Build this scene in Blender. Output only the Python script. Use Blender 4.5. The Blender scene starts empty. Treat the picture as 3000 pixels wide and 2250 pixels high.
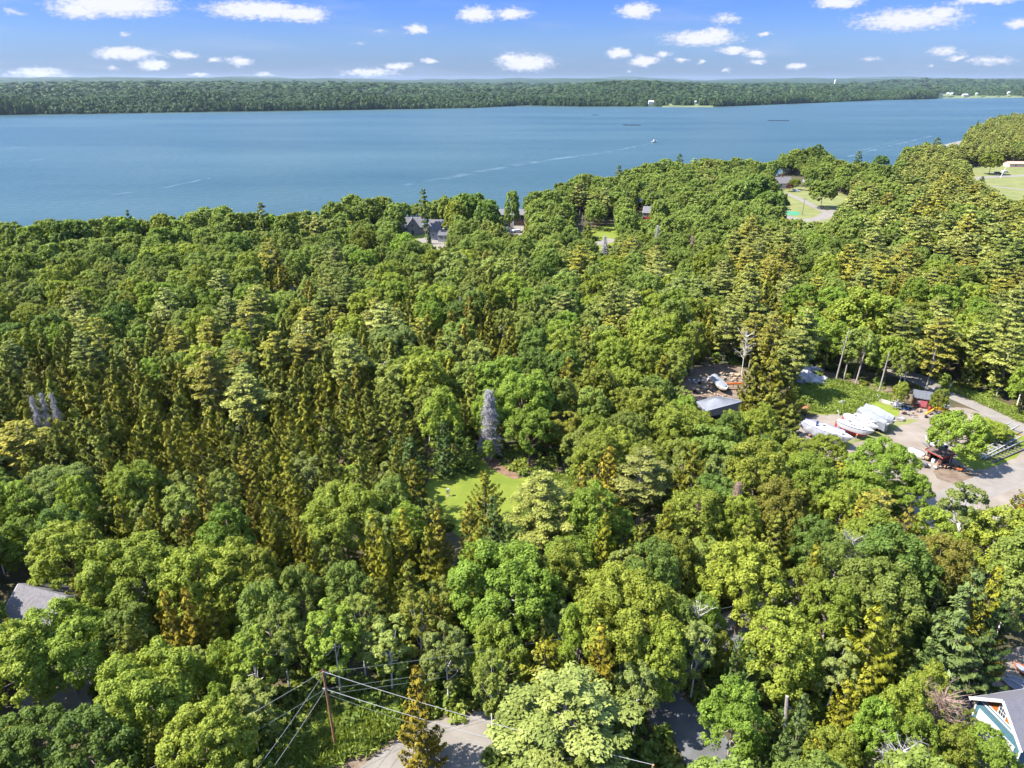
import bpy, bmesh, math, random
import numpy as np
from mathutils import Vector, Matrix, Euler

# ---------------------------------------------------------------- camera, sky, sun, exposure
SC = bpy.context.scene
COL = SC.collection
R = math.radians
PITCH = R(23.3)
FPX = 2064.0            # focal length in pixels of the 3000 px wide photograph
CAMZ = 65.0
cam_d = bpy.data.cameras.new("camera")
cam = bpy.data.objects.new("camera", cam_d)
COL.objects.link(cam)
cam.location = (0, 0, CAMZ)
cam.rotation_euler = (R(90) - PITCH, 0, 0)
cam_d.sensor_width = 36.0
cam_d.lens = FPX / 3000.0 * 36.0
cam_d.clip_start = 1.0
cam_d.clip_end = 60000.0
SC.camera = cam

cP, sP = math.cos(PITCH), math.sin(PITCH)

def ray(px, py):
    u = (px - 1500.0) / FPX
    v = -(py - 1125.0) / FPX
    return Vector((u, cP + v * sP, -sP + v * cP))

def W(px, py, z=0.0):
    d = ray(px, py)
    t = (z - CAMZ) / d.z
    return Vector((d.x * t, d.y * t, z))

def proj(x, y, z):
    dz = z - CAMZ
    f = y * cP - dz * sP
    u = y * sP + dz * cP
    if f < 0.5:
        return None
    return 1500.0 + FPX * x / f, 1125.0 - FPX * u / f

SUN_EL, SUN_AZ = 52.0, 262.0      # compass azimuth from +Y clockwise: the sun stands to the left, a little behind the camera
se, sa = R(SUN_EL), R(SUN_AZ)
sun_dir = Vector((math.sin(sa) * math.cos(se), math.cos(sa) * math.cos(se), math.sin(se)))
sun_d = bpy.data.lights.new("sun", 'SUN')
sun_d.energy = 5.0
sun_d.angle = R(0.55)
sun_d.color = (1.0, 0.955, 0.88)
sun = bpy.data.objects.new("sun", sun_d)
COL.objects.link(sun)
sun.rotation_euler = (-sun_dir).to_track_quat('-Z', 'Y').to_euler()
sun.location = (-200, 0, 300)

SC.view_settings.view_transform = 'Standard'
SC.view_settings.look = 'None'
SC.view_settings.exposure = 1.50
SC.view_settings.gamma = 1.0
SC.render.engine = 'CYCLES'
SC.cycles.max_bounces = 7
SC.cycles.diffuse_bounces = 3
SC.cycles.glossy_bounces = 2
SC.cycles.transmission_bounces = 3
SC.cycles.transparent_max_bounces = 6
SC.cycles.volume_bounces = 0
SC.cycles.use_adaptive_sampling = True
SC.cycles.adaptive_threshold = 0.02
SC.cycles.use_denoising = True
SC.cycles.caustics_reflective = False
SC.cycles.caustics_refractive = False
SC.render.use_persistent_data = False

def build_world():
    w = bpy.data.worlds.new("World")
    SC.world = w
    w.use_nodes = True
    nt = w.node_tree
    N, L = nt.nodes, nt.links
    N.clear()
    out = N.new('ShaderNodeOutputWorld')
    bg = N.new('ShaderNodeBackground')
    bg.inputs[1].default_value = 0.100
    L.new(bg.outputs[0], out.inputs[0])
    sky = N.new('ShaderNodeTexSky')
    sky.sky_type = 'NISHITA'
    sky.sun_disc = False
    sky.sun_elevation = se
    sky.sun_rotation = sa
    sky.air_density = 1.0
    sky.dust_density = 0.35
    sky.ozone_density = 3.0
    tc = N.new('ShaderNodeTexCoord')
    sep = N.new('ShaderNodeSeparateXYZ')
    L.new(tc.outputs['Generated'], sep.inputs[0])

    def m(op, a, b=None, c=None):
        n = N.new('ShaderNodeMath'); n.operation = op
        for i, x in enumerate((a, b, c)):
            if x is None: continue
            if isinstance(x, (int, float)): n.inputs[i].default_value = x
            else: L.new(x, n.inputs[i])
        return n.outputs[0]

    az = m('MULTIPLY', m('ARCTAN2', sep.outputs[0], sep.outputs[1]), 57.2958)
    el = m('MULTIPLY', m('ARCSINE', sep.outputs[2]), 57.2958)
    # keep the air just above the horizon blue: the sky is tinted by elevation
    # bluer, less yellow air near the horizon
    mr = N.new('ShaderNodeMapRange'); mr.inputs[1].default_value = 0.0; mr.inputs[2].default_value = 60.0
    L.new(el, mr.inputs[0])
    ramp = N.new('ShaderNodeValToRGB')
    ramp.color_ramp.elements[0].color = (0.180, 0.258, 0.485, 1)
    ramp.color_ramp.elements[1].color = (2.6, 2.45, 2.3, 1)  # sky above the view boosted beyond its own brightness as added fill light
    e = ramp.color_ramp.elements.new(0.043); e.color = (0.205, 0.295, 0.55, 1)
    e = ramp.color_ramp.elements.new(0.107); e.color = (0.142, 0.248, 0.62, 1)
    e = ramp.color_ramp.elements.new(0.38); e.color = (0.50, 0.66, 1.0, 1)
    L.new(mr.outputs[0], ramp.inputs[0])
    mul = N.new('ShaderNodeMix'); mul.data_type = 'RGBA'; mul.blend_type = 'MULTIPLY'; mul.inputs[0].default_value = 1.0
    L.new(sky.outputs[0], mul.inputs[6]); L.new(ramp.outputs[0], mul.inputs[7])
    # clouds: small fair-weather cumulus, each a soft ragged patch at its own bearing and height
    comb = N.new('ShaderNodeCombineXYZ'); L.new(az, comb.inputs[0]); L.new(el, comb.inputs[1])
    sc1 = N.new('ShaderNodeVectorMath'); sc1.operation = 'MULTIPLY'; sc1.inputs[1].default_value = (1.0, 1.9, 1.0)
    L.new(comb.outputs[0], sc1.inputs[0])
    noi = N.new('ShaderNodeTexNoise'); noi.inputs['Scale'].default_value = 0.9; noi.inputs['Detail'].default_value = 7; noi.inputs['Roughness'].default_value = 0.58
    L.new(sc1.outputs[0], noi.inputs['Vector'])
    off = N.new('ShaderNodeVectorMath'); off.operation = 'SUBTRACT'; off.inputs[1].default_value = (0.5, 0.5, 0.5)
    L.new(noi.outputs['Color'], off.inputs[0])
    dis = N.new('ShaderNodeVectorMath'); dis.operation = 'MULTIPLY_ADD'; dis.inputs[1].default_value = (1.6, 0.55, 0)
    L.new(off.outputs[0], dis.inputs[0]); L.new(comb.outputs[0], dis.inputs[2])
    clouds = [(335,12,320,66,1.0),(230,28,150,50,.9),(760,30,330,56,.95),(880,40,190,54,.9),(1395,42,125,50,.95),(1500,40,120,38,.9),(1220,86,85,32,.95),
        (370,157,175,36,1),(530,160,90,24,.9),(450,190,100,30,1),(110,216,160,32,.85),(330,200,40,16,.6),(628,176,56,16,.8),(705,180,80,32,.8),
        (580,220,60,14,.7),(775,217,75,14,.6),(1080,212,200,30,.72),(1170,195,95,26,.9),(1255,178,50,20,.85),(1540,183,190,58,1),(1490,170,70,40,.9),
        (1870,30,135,48,.95),(2125,55,100,40,.55),(2055,112,250,48,.85),(2090,100,110,40,.9),(2240,100,44,14,.7),(1812,155,78,32,1),(1885,178,100,34,1),
        (1940,158,66,20,.8),(1990,175,56,16,.75),(2055,180,28,16,.7),(2150,148,100,24,.95),(2210,158,66,26,.95),(2220,180,60,16,.8),(2333,194,60,22,.85),
        (2455,8,140,34,.95),(2660,58,300,62,.85),(2760,38,110,40,.9),(2880,3,190,20,.8),(2990,68,66,30,.75),(2770,150,88,28,.65),(2800,168,66,16,.65),
        (2900,177,120,24,.65),(2550,173,66,14,.4),(1840,208,28,14,.5),(2130,205,34,16,.55),(40,35,50,24,.45),(370,100,40,18,.5),(1050,128,44,14,.35),
        (1115,90,76,16,.35),(2725,192,24,12,.5),(60,-60,260,60,.9),(1300,-90,300,70,.9),(2200,-110,320,80,.9),(700,-150,300,70,.9),
        (-300,40,300,60,.9),(-600,150,260,40,.8),(3350,60,300,60,.9),(3600,160,260,40,.8)]
    acc = None
    for (x, y, cw, ch, b) in clouds:
        d = ray(x, y).normalized()
        ca, ce = math.degrees(math.atan2(d.x, d.y)), math.degrees(math.asin(d.z))
        k = math.degrees(1 / FPX)
        rx, ry = cw * k * 0.53, ch * k * 0.52
        n = N.new('ShaderNodeVectorMath'); n.operation = 'MULTIPLY_ADD'
        n.inputs[1].default_value = (1 / rx, 1 / ry, 0); n.inputs[2].default_value = (-ca / rx, -ce / ry, 0)
        L.new(dis.outputs[0], n.inputs[0])
        ln = N.new('ShaderNodeVectorMath'); ln.operation = 'LENGTH'; L.new(n.outputs[0], ln.inputs[0])
        v = m('MULTIPLY_ADD', ln.outputs['Value'], -b, b)
        acc = v if acc is None else m('MAXIMUM', acc, v)
    n2 = N.new('ShaderNodeTexNoise'); n2.inputs['Scale'].default_value = 2.6; n2.inputs['Detail'].default_value = 6; n2.inputs['Roughness'].default_value = 0.6
    L.new(sc1.outputs[0], n2.inputs['Vector'])
    dens = m('MULTIPLY_ADD', n2.outputs['Fac'], 0.9, m('ADD', acc, -0.47))
    sm = N.new('ShaderNodeMapRange'); sm.interpolation_type = 'SMOOTHSTEP'
    sm.inputs[1].default_value = 0.0; sm.inputs[2].default_value = 0.55
    L.new(dens, sm.inputs[0])
    # thin high veil
    veil = N.new('ShaderNodeTexNoise'); veil.inputs['Scale'].default_value = 0.35; veil.inputs['Detail'].default_value = 5
    sc3 = N.new('ShaderNodeVectorMath'); sc3.operation = 'MULTIPLY'; sc3.inputs[1].default_value = (0.35, 2.2, 1.0)
    L.new(comb.outputs[0], sc3.inputs[0]); L.new(sc3.outputs[0], veil.inputs['Vector'])
    vm = N.new('ShaderNodeMapRange'); vm.interpolation_type = 'SMOOTHSTEP'; vm.inputs[1].default_value = .48; vm.inputs[2].default_value = .75; vm.inputs[4].default_value = .22
    L.new(veil.outputs['Fac'], vm.inputs[0])
    cover = m('MAXIMUM', sm.outputs[0], vm.outputs[0])
    up = m('GREATER_THAN', el, 0.05)
    cover = m('MULTIPLY', cover, up)
    cr = N.new('ShaderNodeValToRGB')
    cr.color_ramp.elements[0].position = 0.0; cr.color_ramp.elements[0].color = (2.0, 2.3, 3.1, 1)
    cr.color_ramp.elements[1].position = 0.62; cr.color_ramp.elements[1].color = (3.3, 3.4, 3.7, 1)
    L.new(dens, cr.inputs[0])
    mix = N.new('ShaderNodeMix'); mix.data_type = 'RGBA'
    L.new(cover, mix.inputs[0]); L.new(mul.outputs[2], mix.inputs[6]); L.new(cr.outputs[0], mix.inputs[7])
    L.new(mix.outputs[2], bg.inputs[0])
build_world()

# ---------------------------------------------------------------- helpers
random.seed(7)
RNG = np.random.default_rng(11)

def link(o, parent=None):
    COL.objects.link(o)
    if parent is not None:
        o.parent = parent
    return o

def tag(o, label=None, cat=None, group=None, kind=None):
    if label: o["label"] = label
    if cat: o["category"] = cat
    if group: o["group"] = group
    if kind: o["kind"] = kind
    return o

def empty(name, loc=(0, 0, 0), rz=0.0, scale=(1, 1, 1)):
    o = bpy.data.objects.new(name, None)
    o.empty_display_size = 0.3
    COL.objects.link(o)
    o.location = loc; o.rotation_euler = (0, 0, rz); o.scale = scale
    return o

MATS = {}
def mat(name, color, rough=0.8, var=0.0, scale=1.0, color2=None, bump=0.0, bscale=8.0, metal=0.0, spec=0.3, detail=5.0, contrast=(0.35, 0.65)):
    if name in MATS: return MATS[name]
    m_ = bpy.data.materials.new(name); m_.use_nodes = True
    nt = m_.node_tree; N, L = nt.nodes, nt.links
    p = N['Principled BSDF']
    p.inputs['Base Color'].default_value = (*color, 1)
    p.inputs['Roughness'].default_value = rough
    p.inputs['Metallic'].default_value = metal
    p.inputs['Specular IOR Level'].default_value = spec
    tc = N.new('ShaderNodeTexCoord')
    if color2 is None and var > 0:
        color2 = tuple(max(0, c * (1 - var)) for c in color)
        color = tuple(c * (1 + var * 0.6) for c in color)
    if color2 is not None:
        no = N.new('ShaderNodeTexNoise'); no.inputs['Scale'].default_value = scale; no.inputs['Detail'].default_value = detail
        no.inputs['Roughness'].default_value = 0.62
        L.new(tc.outputs['Object'], no.inputs['Vector'])
        cr = N.new('ShaderNodeValToRGB')
        cr.color_ramp.elements[0].position = contrast[0]; cr.color_ramp.elements[0].color = (*color2, 1)
        cr.color_ramp.elements[1].position = contrast[1]; cr.color_ramp.elements[1].color = (*color, 1)
        L.new(no.outputs['Fac'], cr.inputs[0]); L.new(cr.outputs[0], p.inputs['Base Color'])
    if bump > 0:
        nb = N.new('ShaderNodeTexNoise'); nb.inputs['Scale'].default_value = bscale; nb.inputs['Detail'].default_value = 6
        L.new(tc.outputs['Object'], nb.inputs['Vector'])
        bp = N.new('ShaderNodeBump'); bp.inputs['Strength'].default_value = bump; bp.inputs['Distance'].default_value = 0.15
        L.new(nb.outputs['Fac'], bp.inputs['Height']); L.new(bp.outputs[0], p.inputs['Normal'])
    MATS[name] = m_
    return m_

def leaf_mat(name, c1, c2, trans=0.3, hv=0.03):
    """foliage: per-clump attribute 'v' mixes two greens; object colour and a random tint vary tree by tree"""
    m_ = bpy.data.materials.new(name); m_.use_nodes = True
    nt = m_.node_tree; N, L = nt.nodes, nt.links
    N.clear()
    out = N.new('ShaderNodeOutputMaterial')
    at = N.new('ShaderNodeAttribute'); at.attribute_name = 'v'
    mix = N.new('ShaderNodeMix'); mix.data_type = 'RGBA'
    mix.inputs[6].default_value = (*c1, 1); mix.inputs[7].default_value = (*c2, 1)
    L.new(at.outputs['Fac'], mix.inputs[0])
    oi = N.new('ShaderNodeObjectInfo')
    mul = N.new('ShaderNodeMix'); mul.data_type = 'RGBA'; mul.blend_type = 'MULTIPLY'; mul.inputs[0].default_value = 1
    L.new(mix.outputs[2], mul.inputs[6]); L.new(oi.outputs['Color'], mul.inputs[7])
    hs = N.new('ShaderNodeHueSaturation')
    mh = N.new('ShaderNodeMapRange'); mh.inputs[3].default_value = 0.5 - hv; mh.inputs[4].default_value = 0.5 + hv
    L.new(oi.outputs['Random'], mh.inputs[0]); L.new(mh.outputs[0], hs.inputs['Hue'])
    fr = N.new('ShaderNodeMath'); fr.operation = 'MULTIPLY'; fr.inputs[1].default_value = 37.7; L.new(oi.outputs['Random'], fr.inputs[0])
    f2 = N.new('ShaderNodeMath'); f2.operation = 'FRACT'; L.new(fr.outputs[0], f2.inputs[0])
    mv = N.new('ShaderNodeMapRange'); mv.inputs[3].default_value = 0.80; mv.inputs[4].default_value = 1.18
    L.new(f2.outputs[0], mv.inputs[0]); L.new(mv.outputs[0], hs.inputs['Value'])
    L.new(mul.outputs[2], hs.inputs['Color'])
    d = N.new('ShaderNodeBsdfPrincipled'); d.inputs['Roughness'].default_value = 0.55; d.inputs['Specular IOR Level'].default_value = 0.12
    L.new(hs.outputs[0], d.inputs['Base Color'])
    t = N.new('ShaderNodeBsdfTranslucent')
    tm = N.new('ShaderNodeMix'); tm.data_type = 'RGBA'; tm.blend_type = 'MULTIPLY'; tm.inputs[0].default_value = 1
    tm.inputs[7].default_value = (1.15, 1.1, 0.45, 1)
    L.new(hs.outputs[0], tm.inputs[6]); L.new(tm.outputs[2], t.inputs['Color'])
    ms = N.new('ShaderNodeMixShader'); ms.inputs[0].default_value = trans
    L.new(d.outputs[0], ms.inputs[1]); L.new(t.outputs[0], ms.inputs[2]); L.new(ms.outputs[0], out.inputs[0])
    MATS[name] = m_
    return m_

class MB:
    """collects shapes; build() links them as one mesh object"""
    def __init__(s): s.v = []; s.f = []
    def add(s, vs, fs):
        k = len(s.v); s.v += [tuple(p) for p in vs]; s.f += [tuple(i + k for i in f) for f in fs]; return s
    def box(s, c, d, rot=None):
        x, y, z = d[0] / 2, d[1] / 2, d[2] / 2
        vs = [Vector((a * x, b * y, e * z)) for e in (-1, 1) for b in (-1, 1) for a in (-1, 1)]
        if rot is not None:
            M = Euler(rot).to_matrix() if not isinstance(rot, Matrix) else rot
            vs = [M @ p for p in vs]
        vs = [p + Vector(c) for p in vs]
        return s.add(vs, [(0, 2, 3, 1), (4, 5, 7, 6), (0, 1, 5, 4), (2, 6, 7, 3), (0, 4, 6, 2), (1, 3, 7, 5)])
    def bar(s, a, b, w, h=None):
        a, b = Vector(a), Vector(b); h = h or w; d = b - a
        M = d.to_track_quat('X', 'Z').to_matrix()
        return s.box((a + b) / 2, (d.length, w, h), M)
    def tube(s, a, b, r0, r1=None, n=8, cap=True):
        a, b = Vector(a), Vector(b); r1 = r0 if r1 is None else r1
        q = (b - a).to_track_quat('Z', 'Y').to_matrix()
        vs = []
        for p, r in ((a, r0), (b, r1)):
            for i in range(n):
                t = 2 * math.pi * i / n
                vs.append(p + q @ Vector((r * math.cos(t), r * math.sin(t), 0)))
        fs = [(i, (i + 1) % n, n + (i + 1) % n, n + i) for i in range(n)]
        if cap: fs += [tuple(range(n))[::-1], tuple(range(n, 2 * n))]
        return s.add(vs, fs)
    def path(s, pts, rads, n=6):
        for i in range(len(pts) - 1): s.tube(pts[i], pts[i + 1], rads[i], rads[i + 1], n, True)
        return s
    def prism(s, poly, axis, a, b):
        """poly: 2D points; axis 'y' extrudes XZ outlines between y=a..b, 'x' extrudes YZ, 'z' extrudes XY"""
        def P(p, t): return {'y': (p[0], t, p[1]), 'x': (t, p[0], p[1]), 'z': (p[0], p[1], t)}[axis]
        n = len(poly)
        vs = [P(p, a) for p in poly] + [P(p, b) for p in poly]
        fs = [tuple(range(n)), tuple(range(2 * n - 1, n - 1, -1))] + [(i, n + i, n + (i + 1) % n, (i + 1) % n) for i in range(n)]
        return s.add(vs, fs)
    def loft(s, secs, close=False, caps=True):
        n = len(secs[0]); k = len(secs)
        vs = [p for sec in secs for p in sec]
        fs = []
        for i in range(k - 1):
            for j in range(n if close else n - 1):
                fs.append((i * n + j, i * n + (j + 1) % n, (i + 1) * n + (j + 1) % n, (i + 1) * n + j))
        if caps: fs += [tuple(range(n))[::-1], tuple(range((k - 1) * n, k * n))]
        return s.add(vs, fs)
    def blob(s, c, r, seed=0, sub=2, amp=0.25):
        bm = bmesh.new(); bmesh.ops.create_icosphere(bm, subdivisions=sub, radius=1)
        rr = random.Random(seed); ph = [rr.uniform(0, 6) for _ in range(6)]
        vs = []
        for v in bm.verts:
            p = v.co; k = 1 + amp * (math.sin(3 * p.x + ph[0]) * math.sin(3.7 * p.y + ph[1]) + .6 * math.sin(6 * p.z + ph[2]) * math.sin(7 * p.x + ph[3]) + .4 * math.sin(11 * p.y + ph[4]) * math.sin(9 * p.z + ph[5]))
            vs.append((c[0] + p.x * r[0] * k, c[1] + p.y * r[1] * k, c[2] + p.z * r[2] * k))
        fs = [tuple(x.index for x in f.verts) for f in bm.faces]; bm.free()
        return s.add(vs, fs)
    def build(s, name, m_, parent=None, smooth=False, loc=None, rz=None, bevel=0):
        me = bpy.data.meshes.new(name); me.from_pydata(s.v, [], s.f); me.update()
        bm = bmesh.new(); bm.from_mesh(me); bmesh.ops.recalc_face_normals(bm, faces=bm.faces); bm.to_mesh(me); bm.free()
        if smooth: me.shade_smooth()
        if m_: me.materials.append(m_)
        o = bpy.data.objects.new(name, me); link(o, parent)
        if loc is not None: o.location = loc
        if rz is not None: o.rotation_euler = (0, 0, rz)
        return o

def in_poly(x, y, poly):
    c = False; n = len(poly); j = n - 1
    for i in range(n):
        xi, yi = poly[i]; xj, yj = poly[j]
        if (yi > y) != (yj > y) and x < (xj - xi) * (y - yi) / (yj - yi) + xi: c = not c
        j = i
    return c

# ---------------------------------------------------------------- terrain
SKYL = [(-600,672),(-200,664),(0,657),(195,641),(362,637),(497,630),(511,638),(560,618),(633,596),(705,616),(850,627),(927,618),(1000,575),(1113,569),(1181,584),(1240,572),(1384,567),(1440,590),
        (1461,609),(1480,590),(1502,562),(1542,568),(1583,555),(1635,542),(1703,510),(1791,517),(1880,475),(1988,465),(2110,463),(2252,471),(2314,440),(2395,432),(2463,470),(2517,468),(2558,478),
        (2636,478),(2650,432),(2748,415),(2818,424),(2830,385),(2890,348),(2965,333),(3000,332),(3200,326),(3600,318)]
def lerp_tab(tab, x):
    if x <= tab[0][0]: return tab[0][1]
    for (a, b), (c, d) in zip(tab, tab[1:]):
        if x <= c: return b + (d - b) * (x - a) / (c - a)
    return tab[-1][1]
_bear = []
for (px_, py_) in SKYL:
    w_ = W(px_, py_ + 4, 13.0)
    _bear.append((w_.x / w_.y, w_.y + 34.0))
_bear.sort()
_bx = np.array([b[0] for b in _bear]); _by = np.array([b[1] for b in _bear])
def shore_y(x, y):
    return np.interp(x / np.maximum(y, 1.0), _bx, _by)
def ground_z(x, y):
    d = shore_y(x, y) - y
    t = np.clip((d + 4) / 40.0, 0, 1); t = t * t * (3 - 2 * t)
    z = -13.0 * (1 - t)
    return np.where(d < -4, -13.0 - np.minimum(6, (-d - 4) * 0.05), z)
def gz(x, y): return float(ground_z(np.array(x, float), np.array(y, float)))
SEA = -12.0

def grid_mesh(name, xs, ys, zf, m_, kind='structure'):
    X, Y = np.meshgrid(xs, ys); Z = zf(X, Y)
    nx, ny = len(xs), len(ys)
    co = np.stack([X, Y, Z], -1).reshape(-1, 3)
    i = np.arange(ny - 1)[:, None] * nx + np.arange(nx - 1)[None, :]
    f = np.stack([i, i + 1, i + nx + 1, i + nx], -1).reshape(-1, 4)
    me = np_mesh(name, co, f)
    me.shade_smooth()
    me.materials.append(m_)
    o = bpy.data.objects.new(name, me); link(o); o["kind"] = kind
    return o

def np_mesh(name, co, f, attrs=None, matidx=None):
    me = bpy.data.meshes.new(name)
    k = f.shape[1]
    me.vertices.add(len(co)); me.vertices.foreach_set('co', co.astype(np.float32).ravel())
    me.loops.add(f.size); me.loops.foreach_set('vertex_index', f.astype(np.int32).ravel())
    me.polygons.add(len(f)); me.polygons.foreach_set('loop_start', (np.arange(len(f)) * k).astype(np.int32))
    me.update(calc_edges=True)
    if attrs:
        for an, (dom, typ, data) in attrs.items():
            a = me.attributes.new(an, typ, dom)
            a.data.foreach_set('vector' if typ == 'FLOAT_VECTOR' else 'value', data.ravel())
    if matidx is not None: me.polygons.foreach_set('material_index', matidx.astype(np.int32))
    return me

def mat_ground():
    m_ = mat('forest_floor', (0.085, 0.062, 0.034), 0.95, scale=0.12, color2=(0.034, 0.045, 0.014), bump=0.6, bscale=2.5)
    nt = m_.node_tree; N, L = nt.nodes, nt.links
    p = N['Principled BSDF']; src = p.inputs['Base Color'].links[0].from_socket
    geo = N.new('ShaderNodeNewGeometry'); sep = N.new('ShaderNodeSeparateXYZ'); L.new(geo.outputs['Position'], sep.inputs[0])
    mr = N.new('ShaderNodeMapRange'); mr.inputs[1].default_value = -8.5; mr.inputs[2].default_value = -10.0; L.new(sep.outputs[2], mr.inputs[0])
    mx = N.new('ShaderNodeMix'); mx.data_type = 'RGBA'; mx.inputs[7].default_value = (0.30, 0.25, 0.19, 1)
    L.new(mr.outputs[0], mx.inputs[0]); L.new(src, mx.inputs[6]); L.new(mx.outputs[2], p.inputs['Base Color'])
    return m_

xs = np.concatenate([np.arange(-520, 900, 8.0), np.arange(900, 1900, 25.0)])
ys = np.concatenate([np.arange(-80, 760, 7.0), np.arange(760, 1900, 20.0)])
ground = grid_mesh('ground', xs, ys, ground_z, mat_ground())

# water: broad bay with wind ripples
def mat_water():
    m_ = bpy.data.materials.new('bay_water'); m_.use_nodes = True
    nt = m_.node_tree; N, L = nt.nodes, nt.links
    p = N['Principled BSDF']
    p.inputs['Roughness'].default_value = 0.32; p.inputs['IOR'].default_value = 1.33
    p.inputs['Specular IOR Level'].default_value = 0.35
    tc = N.new('ShaderNodeTexCoord')
    mp = N.new('ShaderNodeMapping'); mp.inputs['Scale'].default_value = (0.0016, 0.0055, 1); mp.inputs['Rotation'].default_value = (0, 0, R(-14))
    L.new(tc.outputs['Object'], mp.inputs[0])
    no = N.new('ShaderNodeTexNoise'); no.inputs['Scale'].default_value = 1.0; no.inputs['Detail'].default_value = 8; no.inputs['Roughness'].default_value = .6
    L.new(mp.outputs[0], no.inputs['Vector'])
    cr = N.new('ShaderNodeValToRGB')
    cr.color_ramp.elements[0].position = .3; cr.color_ramp.elements[0].color = (0.024, 0.058, 0.062, 1)
    cr.color_ramp.elements[1].position = .7; cr.color_ramp.elements[1].color = (0.052, 0.094, 0.092, 1)
    L.new(no.outputs['Fac'], cr.inputs[0]); L.new(cr.outputs[0], p.inputs['Base Color'])
    m2 = N.new('ShaderNodeMapping'); m2.inputs['Scale'].default_value = (0.10, 0.22, 1); m2.inputs['Rotation'].default_value = (0, 0, R(-20))
    L.new(tc.outputs['Object'], m2.inputs[0])
    nb = N.new('ShaderNodeTexNoise'); nb.inputs['Scale'].default_value = 1.0; nb.inputs['Detail'].default_value = 5
    L.new(m2.outputs[0], nb.inputs['Vector'])
    bp = N.new('ShaderNodeBump'); bp.inputs['Strength'].default_value = 1.0; bp.inputs['Distance'].default_value = 1.3
    L.new(nb.outputs['Fac'], bp.inputs['Height']); L.new(bp.outputs[0], p.inputs['Normal'])
    return m_
wat = MB(); wat.add([(-6000, 100, SEA), (9000, 100, SEA), (9000, 9000, SEA), (-6000, 9000, SEA)], [(0, 1, 2, 3)])
o = wat.build('water', mat_water()); o["kind"] = 'structure'

# far shore: bearing -> distance of the far waterline
FARL = [(-500,340),(0,338),(300,334),(600,329),(900,325),(1200,320),(1380,317),(1500,311),(1545,310),(1700,313),(1800,313),(2100,313),(2200,309),(2400,301),(2600,293),(2700,291),(2760,288),(2900,287),(3000,286),(3400,284)]
_fb = []
for (px_, py_) in FARL:
    w_ = W(px_, py_, SEA); _fb.append((w_.x / w_.y, w_.y))
_fbx = np.array([b[0] for b in _fb]); _fby = np.array([b[1] for b in _fb])
def far_d(x, y): return y - np.interp(x / np.maximum(y, 1), _fbx, _fby)
def wav(x, y, *ks):
    z = 0
    for (a, kx, ky, ph) in ks: z = z + a * np.sin(x * kx + y * ky + ph)
    return z
def far_z(x, y):
    d = far_d(x, y)
    b = x / np.maximum(y, 1)
    land = np.clip(d / 60.0, -1, 1) * 2.5
    rise = 26 * (1 - np.exp(-np.maximum(d - 10, 0) / 900.0))
    ridge = 40 * np.clip((y - 4800) / 2600, 0, 1) ** 1.3 * (1 + wav(x, y, (.22, .0016, 0, .5), (.14, .0041, .0003, 2.2), (.08, .0093, 0, 1)))
    n = wav(x, y, (5, .0021, .0007, 1), (4, .0009, .0031, 2), (3, .0052, -.0012, 4), (2, .008, .006, .5)) * np.clip(d / 700, 0, 1)
    hill = 40 * np.exp(-((b - 0.17) / 0.11) ** 2 - ((y - 3700) / 650.0) ** 2)
    left = 26 * np.exp(-((b + 0.52) / 0.25) ** 2) * np.clip(d / 1500, 0, 1) + 10 * np.exp(-((b + 0.20) / 0.06) ** 2) * np.clip(d / 2500, 0, 1)
    back = 20 * np.clip((y - 8500) / 2500, 0, 1) * (1 + wav(x, y, (.35, .0013, 0, 2), (.25, .0031, 0, 1)))
    z = SEA + land + rise + ridge + n + hill + left + back
    return np.where(d < -80, SEA - 4.0, z)
m_far = mat('far_woodland', (0.030, 0.056, 0.026), 0.95, scale=0.006, color2=(0.014, 0.034, 0.020), bump=1.0, bscale=0.05)
m_far.node_tree.nodes['Bump'].inputs['Distance'].default_value = 18
xs = np.linspace(-8000, 12500, 260); ys = np.concatenate([np.arange(1500, 5200, 45.0), np.linspace(5200, 13000, 60)])
hills = grid_mesh('hills', xs, ys, far_z, m_far)
# a far ridge beyond, blue with distance
def ridge_z(x, y):
    return SEA + np.clip((y - 13000) / 2500, 0, 1) * (104 + wav(x, y, (30, .0009, 0, 0), (18, .0023, 0, 2), (9, .0056, 0, 1)))
grid_mesh('distant_hills', np.linspace(-14000, 18000, 200), np.linspace(13000, 17500, 8), ridge_z, m_far)

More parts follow.
